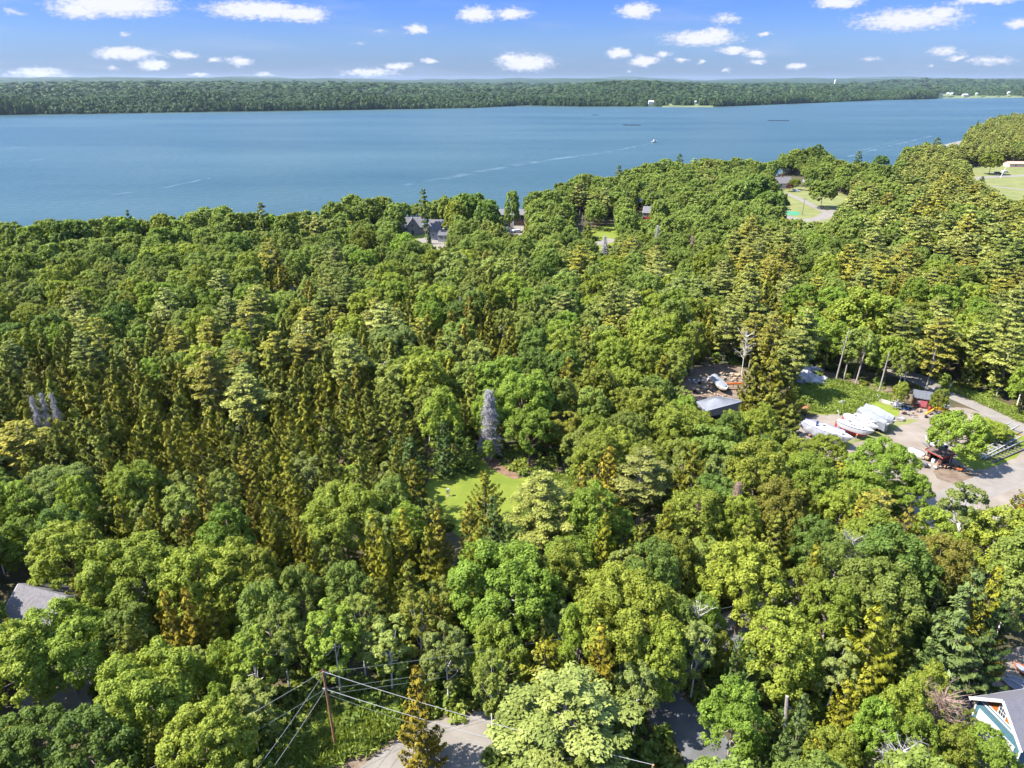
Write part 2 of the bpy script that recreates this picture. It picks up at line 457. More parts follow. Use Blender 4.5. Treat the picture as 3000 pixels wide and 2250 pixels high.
# ---------------------------------------------------------------- sheets lying on the ground
def spline(pts, n=8, closed=True):
    out = []; k = len(pts)
    rngi = range(k) if closed else range(k - 1)
    for i in rngi:
        p0, p1, p2, p3 = pts[(i - 1) % k if closed else max(i - 1, 0)], pts[i], pts[(i + 1) % k], pts[(i + 2) % k if closed else min(i + 2, k - 1)]
        for j in range(n):
            t = j / n
            out.append(tuple(0.5 * (2 * p1[a] + (p2[a] - p0[a]) * t + (2 * p0[a] - 5 * p1[a] + 4 * p2[a] - p3[a]) * t * t + (3 * p1[a] - p0[a] - 3 * p2[a] + p3[a]) * t ** 3) for a in (0, 1)))
    if not closed: out.append(tuple(pts[-1][:2]))
    return out
def sheet(name, world_pts, z, m_, smooth=True, jit=0.25, kind='structure'):
    pts = spline(world_pts, 8) if smooth else world_pts
    rr = random.Random(len(name) * 7)
    pts = [(p[0] + rr.uniform(-jit, jit), p[1] + rr.uniform(-jit, jit)) for p in pts]
    bm = bmesh.new()
    vs = [bm.verts.new((p[0], p[1], z)) for p in pts]
    es = [bm.edges.new((vs[i], vs[(i + 1) % len(vs)])) for i in range(len(vs))]
    bmesh.ops.triangle_fill(bm, use_beauty=True, use_dissolve=False, edges=es)
    bmesh.ops.recalc_face_normals(bm, faces=bm.faces)
    for f in bm.faces:
        if f.normal.z < 0: f.normal_flip()
    me = bpy.data.meshes.new(name); bm.to_mesh(me); bm.free()
    me.materials.append(m_)
    o = bpy.data.objects.new(name, me); link(o); o["kind"] = kind
    return o
def P2(pts): return [tuple(W(x, y)[:2]) for x, y in pts]
def strip(name, ctr, width, z, m_, kind='structure', draped=False, wf=None):
    c = spline(ctr, 10, False); n = len(c); vs = []
    for i, p in enumerate(c):
        a = c[max(i - 1, 0)]; b = c[min(i + 1, n - 1)]
        d = Vector((b[0] - a[0], b[1] - a[1])).normalized(); nn = Vector((-d.y, d.x))
        w = width / 2 * (wf(i / (n - 1)) if wf else 1)
        for s_ in (-1, 1):
            q = (p[0] + nn.x * w * s_, p[1] + nn.y * w * s_)
            vs.append((q[0], q[1], z + (gz(q[0], q[1]) if draped else 0)))
    b_ = MB(); b_.add(vs, [(2 * i, 2 * i + 1, 2 * i + 3, 2 * i + 2) for i in range(n - 1)])
    o = b_.build(name, m_); o["kind"] = kind
    return o

m_gravel = mat('pale_gravel', (0.235, 0.20, 0.165), 0.95, scale=0.22, color2=(0.16, 0.128, 0.096), bump=0.3, bscale=6, contrast=(.3, .7))
m_road = mat('worn_pavement', (0.215, 0.193, 0.168), 0.95, scale=0.35, color2=(0.155, 0.137, 0.115), bump=0.15, bscale=9, contrast=(.3, .7))
m_asph = mat('old_asphalt', (0.115, 0.115, 0.115), 0.92, scale=0.5, color2=(0.08, 0.08, 0.082), bump=0.15, bscale=9)
m_lawn = mat('mown_grass', (0.165, 0.190, 0.020), 0.95, scale=0.22, color2=(0.095, 0.132, 0.012), bump=0.7, bscale=7, contrast=(.3,.7), detail=9)
m_field = mat('dry_meadow_grass', (0.180, 0.178, 0.062), 0.95, scale=0.12, color2=(0.115, 0.135, 0.036), bump=0.3, bscale=4)
m_mulch = mat('bark_mulch', (0.20, 0.125, 0.075), 0.95, scale=1.2, color2=(0.11, 0.065, 0.04), bump=0.6, bscale=6)
m_dirt = mat('bare_dirt', (0.185, 0.138, 0.098), 0.95, scale=0.6, color2=(0.10, 0.07, 0.048), bump=0.6, bscale=5)
m_verge = mat('yellow_green_grass', (0.17, 0.20, 0.022), 0.95, scale=0.6, color2=(0.12, 0.16, 0.02), bump=0.7, bscale=5)
m_sandy = mat('beach_sand', (0.24, 0.22, 0.19), 0.95, scale=0.2, color2=(0.16, 0.14, 0.12))

LAWN = [(1235,1440),(1290,1375),(1350,1335),(1420,1325),(1460,1350),(1500,1400),(1600,1385),(1680,1400),(1700,1470),(1690,1560),(1640,1600),(1560,1590),(1500,1560),(1420,1590),(1340,1570),(1290,1520),(1250,1480)]
sheet('lawn', P2(LAWN), 0.012, m_lawn)
sheet('mulch_path', P2([(1400,1300),(1425,1296),(1435,1330),(1470,1362),(1512,1385),(1518,1402),(1495,1400),(1450,1378),(1422,1355)]), 0.02, m_mulch)
# boat yard
sheet('gravel_yard', P2([(2290,1290),(2350,1240),(2440,1200),(2560,1215),(2640,1195),(2730,1200),(2790,1195),(2850,1200),(3000,1260),(3160,1340),(3160,1600),(3000,1540),(2900,1520),(2760,1540),(2640,1440),(2560,1380),(2460,1350),(2350,1330)]), 0.010, m_gravel)
sheet('yard_grass', P2([(2330,1150),(2390,1118),(2450,1115),(2520,1140),(2600,1160),(2640,1190),(2620,1225),(2560,1225),(2500,1210),(2430,1215),(2380,1210),(2340,1190)]), 0.014, m_verge)
sheet('bare_slope', P2([(2300,1160),(2320,1090),(2400,1085),(2500,1110),(2620,1140),(2700,1150),(2680,1175),(2600,1165),(2520,1143),(2450,1122),(2390,1122),(2340,1152)]), 0.018, m_dirt)
sheet('grass_strip', P2([(2560,1262),(2600,1238),(2660,1228),(2690,1232),(2640,1248),(2600,1270),(2560,1285),(2500,1300),(2470,1330),(2440,1325),(2480,1290)]), 0.016, m_field)
sheet('rack_grass', P2([(2840,1290),(2900,1215),(2960,1235),(2998,1275),(3010,1300),(2975,1340),(2930,1360),(2880,1375),(2840,1370),(2800,1340)]), 0.016, m_lawn)
sheet('dirt_patch', P2([(2740,1370),(2780,1355),(2840,1380),(2850,1410),(2820,1432),(2780,1415),(2740,1395)]), 0.0165, m_dirt)
sheet('storage_clearing', P2([(1990,1150),(2020,1090),(2090,1065),(2180,1080),(2230,1130),(2240,1200),(2180,1240),(2080,1240),(2010,1200)]), 0.012, m_dirt)
ROADA0 = [(2130,2330),(2060,2180),(1985,2110),(1930,2050),(1930,1985),(2010,1910),(2140,1845),(2270,1790),(2380,1720),(2520,1640),(2680,1540),(2800,1460),(2900,1420),(3100,1350)]
ROADA = ROADA0
strip('road', [tuple(W(x, y)[:2]) for x, y in ROADA0[:7]], 5.6, 0.024, m_asph)
strip('gravel_road', [tuple(W(x, y)[:2]) for x, y in ROADA0[6:]], 5.6, 0.022, m_road)
ROADC = [(3200,1330),(3000,1255),(2900,1200),(2820,1165),(2755,1140),(2700,1115),(2600,1080)]
strip('lane', [tuple(W(x, y)[:2]) for x, y in ROADC], 6.5, 0.028, m_road)
strip('lane_verge', [tuple(W(x, y)[:2]) for x, y in [(3200,1285),(3000,1213),(2900,1175),(2820,1142),(2760,1122)]], 4.0, 0.020, m_verge)
sheet('driveway', P2([(1010,2262),(1120,2190),(1230,2130),(1330,2100),(1400,2085),(1460,2070),(1480,2120),(1440,2200),(1440,2300),(1420,2420),(900,2420)]), 0.012, m_road)
sheet('roadside_dirt', P2([(900,2260),(960,2200),(1060,2165),(1130,2150),(1180,2120),(1150,2180),(1080,2230),(1000,2280),(900,2330)]), 0.016, m_dirt)
sheet('tan_clearing', P2([(2040,1920),(2080,1885),(2150,1890),(2190,1930),(2180,2000),(2130,2050),(2070,2040),(2040,1990)]), 0.013, m_field)
sheet('roadside_gravel', P2([(2190,1830),(2230,1800),(2290,1800),(2290,1860),(2250,1900),(2200,1890)]), 0.032, m_gravel)
sheet('gravel_drive', P2([(60,2010),(150,1960),(240,1925),(310,1885),(350,1890),(330,1940),(280,2000),(265,2070),(215,2130),(130,2130),(60,2090)]), 0.012, m_gravel)
sheet('garage_apron', P2([(2740,2010),(2790,1960),(2880,1925),(3000,1890),(3150,1880),(3200,2100),(3060,2330),(2940,2260),(2850,2160),(2780,2100)]), 0.012, m_gravel)
sheet('meadow', P2([(2290,560),(2340,548),(2420,556),(2500,580),(2520,610),(2470,660),(2380,665),(2280,655),(2230,640),(2260,600)]), 0.012, m_field, jit=.6)
sheet('sports_field', P2([(2800,497),(2860,488),(2950,482),(3060,474),(3200,470),(3200,660),(3060,640),(2960,600),(2900,570),(2850,545),(2800,525)]), 0.012, m_field, jit=.6)
strip('field_road', [tuple(W(x, y)[:2]) for x, y in [(2820,528),(2880,520),(2960,516),(3060,512),(3200,508)]], 9.0, 0.03, m_road)
strip('field_path', [tuple(W(x, y)[:2]) for x, y in [(2880,543),(2930,548),(3000,556),(3150,568)]], 5.0, 0.03, m_road)
strip('house_drive', [tuple(W(x, y)[:2]) for x, y in [(2300,566),(2330,577),(2365,594),(2400,612),(2440,628)]], 4.5, 0.02, m_road)
strip('cross_road', [tuple(W(x, y)[:2]) for x, y in [(2240,640),(2290,633),(2345,645),(2400,640),(2430,625),(2460,615),(2520,600)]], 7.0, 0.026, m_road)
sheet('tennis_court', P2([(2306,619),(2345,621),(2338,632),(2300,629)]), 0.03, mat('green_court', (0.05, 0.20, 0.11), 0.9), smooth=False, jit=0)
sheet('cottage_driveway', P2([(1220,702),(1250,697),(1290,706),(1310,722),(1295,735),(1262,722),(1235,712)]), 0.014, m_road)
sheet('cottage_lawn', P2([(1165,690),(1210,682),(1320,690),(1325,712),(1300,728),(1220,722),(1165,710)]), 0.010, m_verge)
sheet('shore_lawn', P2([(1730,672),(1800,655),(1850,640),(1890,620),(1940,625),(1900,660),(1850,690),(1790,720),(1740,735)]), 0.010, m_lawn)
strip('back_road', [tuple(W(x, y)[:2]) for x, y in [(1640,745),(1700,722),(1760,712),(1800,700)]], 5.5, 0.022, m_road)
strip('shaded_road', [tuple(W(x, y)[:2]) for x, y in [(740,845),(790,845),(850,843),(920,835)]], 6.0, 0.022, m_road)
sheet('dark_house_drive', P2([(1495,668),(1530,660),(1540,690),(1500,695)]), 0.014, m_road)
w1 = W(2770, 420, -11); w2 = W(2830, 405, -11)
sheet('beach', [(w1.x - 2, w1.y - 30), (w2.x + 5, w2.y - 60), (w2.x + 8, w2.y - 5), (w1.x - 8, w1.y - 12)], SEA + 0.25, m_sandy)

# far shore details
m_ffield = mat('far_meadow', (0.135, 0.155, 0.062), 0.95, scale=0.02, color2=(0.09, 0.115, 0.05))
def far_sheet(name, pts, m_, dz=6):
    w = []
    for (x, y) in pts:
        q = W(x, y, SEA + 4); w.append((q.x, q.y))
    b_ = MB(); b_.add([(p[0], p[1], float(far_z(np.array(p[0]), np.array(p[1]))) + dz) for p in w], [tuple(range(len(w)))])
    o = b_.build(name, m_); o["kind"] = 'structure'; return o
FARFIELDS = [(2740, 3010, 278, 289), (1960, 2110, 304, 311)]

# boat wake on the water: a thin pale trail of smoothed water
m_wake = bpy.data.materials.new('smooth_wake'); m_wake.use_nodes = True
def _wk():
    nt = m_wake.node_tree; N, L = nt.nodes, nt.links
    p = N['Principled BSDF']; p.inputs['Base Color'].default_value = (.17, .25, .30, 1); p.inputs['Roughness'].default_value = .5
    tc = N.new('ShaderNodeTexCoord'); no = N.new('ShaderNodeTexNoise'); no.inputs['Scale'].default_value = .06; no.inputs['Detail'].default_value = 5
    L.new(tc.outputs['Object'], no.inputs['Vector'])
    mr = N.new('ShaderNodeMapRange'); mr.inputs[1].default_value = .42; mr.inputs[2].default_value = .7; mr.inputs[4].default_value = .5
    L.new(no.outputs['Fac'], mr.inputs[0]); L.new(mr.outputs[0], p.inputs['Alpha'])
_wk()
def wake(name, pts, w0, w1):
    c = [tuple(W(x, y, SEA)[:2]) for x, y in pts]
    return strip(name, c, 1.0, SEA + 0.05, m_wake, wf=lambda t: w0 + (w1 - w0) * t)
wake('boat_wake', [(1905,420),(1790,444),(1650,463),(1547,478),(1380,508),(1195,543)], 5, 13)
wake('water_streak', [(2730,398),(2660,415),(2600,428),(2540,445),(2480,460)], 7, 5)
wake('water_streak', [(2640,410),(2560,432),(2500,445)], 4, 3)
wake('water_streak', [(0,436),(200,425),(480,415)], 6, 3)
wake('water_streak', [(60,470),(300,455),(560,440)], 4, 3)
wake('water_streak', [(330,570),(480,550),(620,520)], 3, 3)

def far_field(name, x0, x1, ya, yb):
    n, k = 24, 6
    vs = []
    for j in range(k):
        for i in range(n):
            px = x0 + (x1 - x0) * i / (n - 1); e = 0.12 * math.sin(i * 1.7 + j)
            py = yb + (ya - yb) * min(1, max(0, j / (k - 1) + e * (0 < j < k - 1)))
            q = W(px, py, SEA + 5)
            vs.append((q.x, q.y, float(far_z(np.array(q.x), np.array(q.y))) + 1.0))
    b_ = MB(); b_.add(vs, [(j * n + i, j * n + i + 1, (j + 1) * n + i + 1, (j + 1) * n + i) for j in range(k - 1) for i in range(n - 1)])
    o = b_.build(name, m_ffield); o["kind"] = 'structure'
far_field('far_meadow', 2762, 3040, 279, 287)
far_field('far_meadow', 1940, 2090, 305, 311)

# ================================================================ trees
def nrm(a): return a / np.maximum(np.linalg.norm(a, axis=-1, keepdims=True), 1e-6)

def leafquads(P, Nn, s, asp, rng, T=None):
    """rhombic leaf clumps: centre, normal, half size, aspect, optional long axis"""
    n = len(P)
    if T is None:
        T = rng.normal(size=(n, 3))
    T = T - (T * Nn).sum(-1, keepdims=True) * Nn
    T = nrm(T); B = np.cross(Nn, T)
    s = np.broadcast_to(np.asarray(s, float), (n,))[:, None]
    r = rng.uniform(.65, 1.2, (n, 4, 1))
    q = np.stack([P + T * s * asp * r[:, 0], P + B * s * r[:, 1], P - T * s * asp * r[:, 2], P - B * s * r[:, 3]], 1)
    # fold a little so that a clump is not one flat card
    q[:, 0] += Nn * s * rng.uniform(-.35, .15, (n, 1)); q[:, 2] += Nn * s * rng.uniform(-.35, .15, (n, 1))
    return q

def tubes(segs, n=5):
    """segs: list of (p0, p1, r0, r1)"""
    vs, fs = [], []
    for (a, b, r0, r1) in segs:
        a = np.array(a, float); b = np.array(b, float); d = nrm(b - a)
        u = np.cross(d, [0, 0, 1.0]);
        if np.linalg.norm(u) < .05: u = np.cross(d, [0, 1.0, 0])
        u = nrm(u); w = np.cross(d, u); k = len(vs)
        for p, r in ((a, r0), (b, r1)):
            for i in range(n):
                t = 2 * math.pi * i / n
                vs.append(p + (u * math.cos(t) + w * math.sin(t)) * r)
        fs += [(k + i, k + (i + 1) % n, k + n + (i + 1) % n, k + n + i) for i in range(n)]
    return np.array(vs).reshape(-1, 3), np.array(fs, int).reshape(-1, 4)

def crown_mesh(name, Q, v, m_):
    n = len(Q)
    me = np_mesh(name, Q.reshape(-1, 3), np.arange(n * 4).reshape(n, 4), {'v': ('FACE', 'FLOAT', np.clip(v, 0, 1).astype(np.float32))})
    me.materials.append(m_)
    return me
def trunk_mesh(name, segs, m_, n=6):
    co, f = tubes(segs, n)
    me = np_mesh(name, co, f); me.shade_smooth(); me.materials.append(m_)
    return me
def joined_mesh(name, Q, v, segs, mc, mt):
    n = len(Q); co, f = tubes(segs, 4)
    co2 = np.concatenate([Q.reshape(-1, 3), co]); f2 = np.concatenate([np.arange(n * 4).reshape(n, 4), f + n * 4])
    vv = np.concatenate([np.clip(v, 0, 1), np.full(len(f), .3)]).astype(np.float32)
    mi = np.concatenate([np.zeros(n, int), np.ones(len(f), int)])
    me = np_mesh(name, co2, f2, {'v': ('FACE', 'FLOAT', vv)}, mi)
    me.materials.append(mc); me.materials.append(mt)
    return me

def gen_broad(rng, H, Rr, leaf, nface, base=0.22, open_=0.0, birch=False, flat=1.0):
    zc = H * (base + 1) / 2; hz = H * (1 - base) / 2
    nl = int(24 + 12 * rng.random()) if not birch else 20
    lobes = []
    gold = 2.39996
    ph0 = rng.uniform(0, 6)
    for i in range(nl):
        t = (i + .5) / nl
        z = 1 - 1.55 * t           # from the top down to just below the middle
        r = math.sqrt(max(0, 1 - z * z)) ** 0.8
        a = ph0 + i * gold + rng.uniform(-.4, .4)
        k = rng.uniform(.68, .84)
        c = np.array([math.cos(a) * r * Rr * k, math.sin(a) * r * Rr * k, zc + z * hz * .78 * rng.uniform(.9, 1.05) * flat])
        lobes.append((c, Rr * rng.uniform(.22, .38) * (1 - .1 * open_)))
    lobes.append((np.array([0, 0, zc]), Rr * .5))
    C = np.array([l[0] for l in lobes]); Rl = np.array([l[1] for l in lobes])
    # sub puffs on the outer side of every lobe
    nsp = 13
    ctr = np.array([0, 0, zc - hz * .35])
    li = np.repeat(np.arange(len(lobes)), nsp)
    out = nrm(C - ctr)[li]
    dd = nrm(rng.normal(size=(len(li), 3)) * .8 + out * .9 + np.array([0, 0, .35]))
    SP = C[li] + dd * (Rl[li] * rng.uniform(.75, 1.05, len(li)))[:, None]
    SR = Rl[li] * rng.uniform(.30, .50, len(li))
    sv = rng.uniform(0, 1, len(li)); 
    w = SR ** 2; w /= w.sum()
    k = rng.choice(len(li), nface, p=w)
    d2 = nrm(rng.normal(size=(nface, 3)) + dd[k] * .9 + np.array([0, 0, .3]))
    P = SP[k] + d2 * (SR[k] * rng.uniform(.55, 1.15, nface))[:, None]
    Nn = nrm(d2 * .8 + rng.normal(size=(nface, 3)) * .30 + np.array([0, 0, .30]))
    s = leaf * rng.uniform(.6, 1.25, nface)
    Q = leafquads(P, Nn, s, 1.25, rng)
    v = .40 + .36 * sv[k] + rng.uniform(-.28, .32, nface)
    # inner fill so the crown is not see-through everywhere
    segs = []
    tr = H * (.016 if not birch else .009)
    fork = H * (base + .12)
    lean = rng.uniform(-.3, .3, 2)
    top = np.array([lean[0], lean[1], H * .72])
    pf = np.array([lean[0] * .3, lean[1] * .3, fork])
    segs.append(((0, 0, -.8), pf, tr * 1.15, tr * .85)); segs.append((pf, top, tr * .85, tr * .25))
    for i in rng.permutation(nl)[: 9]:
        c = C[i]; t = rng.uniform(.1, .6); s0 = pf * (1 - t) + top * t
        if c[2] < s0[2]: s0 = pf
        mid = (s0 + c) / 2 + np.array([0, 0, -.06 * H * rng.random()])
        segs.append((s0, mid, tr * .5, tr * .33)); segs.append((mid, c * .96 + s0 * .04, tr * .33, tr * .1))
    return Q, v, segs

def gen_spruce(rng, H, Rb, leaf, dens=1.0, base=.10, droop=.25, cone=.5, neat=0.0, ragged=.25):
    Q, V, segs = [], [], [((0, 0, -.8), (0, 0, H * .55), H * .0125, H * .008), ((0, 0, H * .55), (0, 0, H * .985), H * .008, .02)]
    nlev = int(H * 1.2)
    for li in range(nlev):
        t = (li + rng.uniform(0, .5)) / nlev
        z = H * (base + (1 - base) * t)
        Lr = Rb * ((1 - t) ** .68) * (1.05 if t > .12 else .8) * rng.uniform(.82, 1.12) + .16
        nb = max(4, int(7 * (0.6 + .4 * (1 - t))))
        a0 = rng.uniform(0, 6.28)
        for b in range(nb):
            if rng.random() < ragged * .5: continue
            a = a0 + 6.283 * b / nb + rng.uniform(-.25, .25)
            Lb = Lr * rng.uniform(1 - ragged - .1, 1.08 + ragged * .4)
            dirv = np.array([math.cos(a), math.sin(a), 0]); side = np.array([-math.sin(a), math.cos(a), 0])
            n = max(4, int(dens * (6 + Lb * 24)))
            u = np.sqrt(rng.uniform(.03, 1, n))
            sag = -droop * Lb * np.sin(u * 2.4) + .55 * Lb * np.clip(u - .55, 0, 1) ** 1.3 * 1.6 + (t * .6) * Lb * u
            wid = (.20 + .34 * Lb * .5) * np.sin(np.clip(u, 0, 1) * 2.6 + .3) * .50
            lat = rng.normal(size=n) * wid
            P = dirv * (u * Lb)[:, None] + side * lat[:, None] + np.array([0, 0, 1.0]) * (z + sag - np.abs(lat) * .25 + rng.normal(size=n) * .05)[:, None]
            Nn = nrm(np.array([0, 0, 1.0]) * .60 + dirv * .80 + side * (lat / (wid + .01))[:, None] * .25 + rng.normal(size=(n, 3)) * .22)
            T = nrm(dirv + side * rng.normal(size=(n, 1)) * .7 + np.array([0, 0, -.25]))
            Q.append(leafquads(P, Nn, leaf * rng.uniform(.6, 1.2, n), 2.6, rng, T))
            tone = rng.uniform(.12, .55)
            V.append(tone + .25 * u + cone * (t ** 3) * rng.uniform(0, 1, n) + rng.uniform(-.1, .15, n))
            if t < .6 and rng.random() < .3:
                segs.append(((0, 0, z), tuple(dirv * Lb * .7 + np.array([0, 0, z - droop * Lb * .6])), .035, .01))
    # leader
    n = int(14 * dens) + 3
    zz = rng.uniform(.93, 1.0, n) * H
    P = np.stack([rng.normal(size=n) * .08, rng.normal(size=n) * .08, zz], -1)
    Q.append(leafquads(P, nrm(rng.normal(size=(n, 3)) + np.array([0, 0, .3])), leaf * .7, 1.8, rng, np.tile([0, 0, 1.0], (n, 1)))); V.append(np.full(n, .5) + cone * .4)
    return np.concatenate(Q), np.concatenate(V), segs

def gen_pine(rng, H, Rb, leaf, dens=1.0, base=.28):
    Q, V, segs = [], [], [((0, 0, -.8), (0, 0, H * .5), H * .0135, H * .010), ((0, 0, H * .5), (rng.uniform(-.3, .3), rng.uniform(-.3, .3), H * .97), H * .010, .04)]
    z = H * base
    while z < H * .97:
        t = (z / H - base) / (1 - base)
        Lr = Rb * (math.sin(min(1, .30 + t * .9) * math.pi * .58) if t < .3 else (1 - ((t - .3) / .7) ** 1.7) * .95 + .12)
        nb = int(rng.integers(4, 7)); a0 = rng.uniform(0, 6.28)
        for b in range(nb):
            a = a0 + 6.283 * b / nb + rng.uniform(-.35, .35)
            Lb = Lr * rng.uniform(.62, 1.12)
            dirv = np.array([math.cos(a), math.sin(a), 0]); side = np.array([-math.sin(a), math.cos(a), 0])
            rise = rng.uniform(.02, .22) + .5 * t * t
            end = dirv * Lb + np.array([0, 0, z + rise * Lb])
            segs.append(((0, 0, z), tuple(end * .9 + np.array([0, 0, z]) * .1), .06 * (1 - t) + .02, .015))
            # flat plates of needles along the outer two thirds
            npl = max(2, int(1 + Lb * .85))
            for k in range(npl):
                u = .34 + .66 * (k + rng.uniform(.2, .8)) / npl
                c = dirv * Lb * u + side * rng.normal() * Lb * .16 + np.array([0, 0, z + rise * Lb * u + .12])
                pr = (.40 + .42 * Lb * .35) * rng.uniform(.7, 1.25)
                n = max(4, int(dens * 36 * pr * pr + 4))
                d = rng.normal(size=(n, 3)); d = nrm(d) * (rng.uniform(0, 1, (n, 1)) ** .45)
                P = c + d * np.array([pr, pr, pr * .30])
                Nn = nrm(np.array([0, 0, .9]) + d * .65 + rng.normal(size=(n, 3)) * .26)
                T = nrm(dirv + rng.normal(size=(n, 3)) * .8)
                Q.append(leafquads(P, Nn, leaf * rng.uniform(.6, 1.2, n), 1.7, rng, T))
                V.append(rng.uniform(.3, .85) + rng.uniform(-.12, .2, n))
        z += H * rng.uniform(.06, .095)
    return np.concatenate(Q), np.concatenate(V), segs

def gen_dead(rng, H, Rb, dens=1.0, spruce=True):
    segs = [((0, 0, -.6), (0, 0, H * .6), H * .014, H * .008), ((0, 0, H * .6), (rng.uniform(-.2, .2), 0, H), H * .008, .02)]
    nb = int(120 * dens) if spruce else int(26 * dens)
    for i in range(nb):
        t = rng.uniform(.12, 1) if spruce else rng.uniform(.4, .95)
        a = rng.uniform(0, 6.28); z = H * t
        L = (Rb * (1 - t) ** .7 + .25) * rng.uniform(.6, 1.1) if spruce else Rb * rng.uniform(.6, 1.2)
        d = np.array([math.cos(a), math.sin(a), 0])
        p0 = np.array([0, 0, z]); zz = (-.25 if spruce else .55) * L
        p1 = d * L * .55 + [0, 0, z + zz * .6]; p2 = d * L + [0, 0, z + zz * (.7 if spruce else 1.1)]
        r = .05 if spruce else .06
        segs.append((p0, p1, r, r * .6)); segs.append((p1, p2, r * .6, .008))
        for k in range(int(9 * dens) if spruce else 5):
            u = rng.uniform(.2, 1); q = p0 * (1 - u) + p2 * u if u < .5 else p1 * (1 - u) + p2 * u
            w = rng.normal(size=3) * np.array([.35, .35, .2]) * (1 if spruce else 2); w[2] -= .22 if spruce else -.3
            segs.append((q, q + w, .024 if spruce else .025, .007))
    return segs

M_BARK = mat('brown_bark', (0.16, 0.12, 0.09), 0.95, var=.35, scale=4)
M_BARKG = mat('grey_bark', (0.30, 0.265, 0.23), 0.95, var=.3, scale=4)
M_BIRCH = mat('white_birch_bark', (0.66, 0.62, 0.56), 0.8, scale=6, color2=(0.30, 0.27, 0.24), contrast=(.30, .42))
M_DEAD = mat('dead_grey_wood', (0.40, 0.375, 0.37), 0.95, var=.25, scale=3)
M_DEADB = mat('dead_brown_twigs', (0.34, 0.235, 0.18), 0.95, var=.25, scale=3)
M_BROAD = leaf_mat('broad_leaves', (0.066, 0.106, 0.012), (0.270, 0.335, 0.070), .42, .008)
M_BIRCHL = leaf_mat('birch_leaves', (0.100, 0.140, 0.018), (0.310, 0.345, 0.072), .42, .008)
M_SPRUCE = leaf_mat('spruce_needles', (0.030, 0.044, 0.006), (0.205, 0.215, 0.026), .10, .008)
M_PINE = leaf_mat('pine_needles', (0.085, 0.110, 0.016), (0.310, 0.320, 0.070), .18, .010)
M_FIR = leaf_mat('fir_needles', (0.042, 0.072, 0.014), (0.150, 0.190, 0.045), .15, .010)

# variants: kind -> lod -> list of (Q, v, segs, crown material, bark material, H, R)
LODS = {0: (.150, 1.0), 1: (.225, .50), 2: (.40, .19)}
GEN = {}
def make_variants():
    for kind in ('broad', 'birch', 'spruce', 'pine', 'fir'):
        for lod in (0, 1, 2):
            GEN[kind, lod] = []
            nv = {'broad': (6, 5, 4), 'birch': (3, 3, 3), 'spruce': (5, 5, 4), 'pine': (4, 4, 3), 'fir': (2, 2, 2)}[kind][lod]
            leaf, den = LODS[lod]
            for i in range(nv):
                rng = np.random.default_rng(hash((kind == 'broad', i)) % 1000 + 17 * i + 1 + {'broad': 0, 'birch': 100, 'spruce': 200, 'pine': 300, 'fir': 400}[kind])
                if kind == 'broad':
                    H = 12.5; Rr = [4.6, 5.2, 4.0, 5.6, 4.4, 3.6][i]
                    Q, v, s = gen_broad(rng, H, Rr, leaf * .82, int(23000 * den * (Rr / 4.6) ** 2), base=[.2, .24, .16, .28, .2, .12][i]); mm = (M_BROAD, M_BARKG if i % 2 else M_BARK)
                elif kind == 'birch':
                    H = 12.5; Rr = [2.7, 3.3, 2.3][i]
                    Q, v, s = gen_broad(rng, H, Rr, leaf * .70, int(13000 * den * (Rr / 2.7) ** 2), base=.20, open_=1, birch=True); mm = (M_BIRCHL, M_BIRCH)
                elif kind == 'spruce':
                    H = 12.0; Rr = [2.5, 2.9, 2.2, 3.2, 2.6][i]
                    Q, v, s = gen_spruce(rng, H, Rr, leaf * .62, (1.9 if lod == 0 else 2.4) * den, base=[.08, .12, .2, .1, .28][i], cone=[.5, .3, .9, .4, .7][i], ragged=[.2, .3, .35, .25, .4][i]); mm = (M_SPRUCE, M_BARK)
                elif kind == 'pine':
                    H = 15.5; Rr = [3.6, 4.2, 3.2, 4.6][i]
                    Q, v, s = gen_pine(rng, H, Rr, leaf * .80, 3.4 * den, base=[.26, .34, .42, .2][i]); mm = (M_PINE, M_BARKG)
                else:
                    H = 12.0; Rr = [2.3, 2.8][i]
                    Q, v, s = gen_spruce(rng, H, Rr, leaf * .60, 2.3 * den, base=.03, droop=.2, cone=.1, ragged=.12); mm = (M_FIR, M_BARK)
                if lod == 2: s = s[:8] if kind in ('broad', 'birch') else s[:2]
                elif lod == 1 and kind in ('spruce', 'fir'): s = s[:12]
                rad = np.sort(np.hypot(Q[:, 0, 0], Q[:, 0, 1])); R_m = float(rad[int(len(rad) * .965)]); H_m = float(np.percentile(Q[:, 0, 2], 99.8))
                GEN[kind, lod].append(dict(Q=Q, v=v, segs=s, mc=mm[0], mt=mm[1], H=H_m, R=R_m))
make_variants()
MESH = {}
def tree_meshes(kind, lod, i):
    k = (kind, lod, i)
    if k not in MESH:
        g = GEN[kind, lod][i]
        MESH[k] = (crown_mesh('crown', g['Q'], g['v'], g['mc']), trunk_mesh('trunk', g['segs'], g['mt']))
    return MESH[k]
NAMES = {'broad': 'broadleaf_tree', 'birch': 'birch_tree', 'spruce': 'spruce_tree', 'pine': 'pine_tree', 'fir': 'fir_tree'}
ALL_TREES = []     # bookkeeping for labels

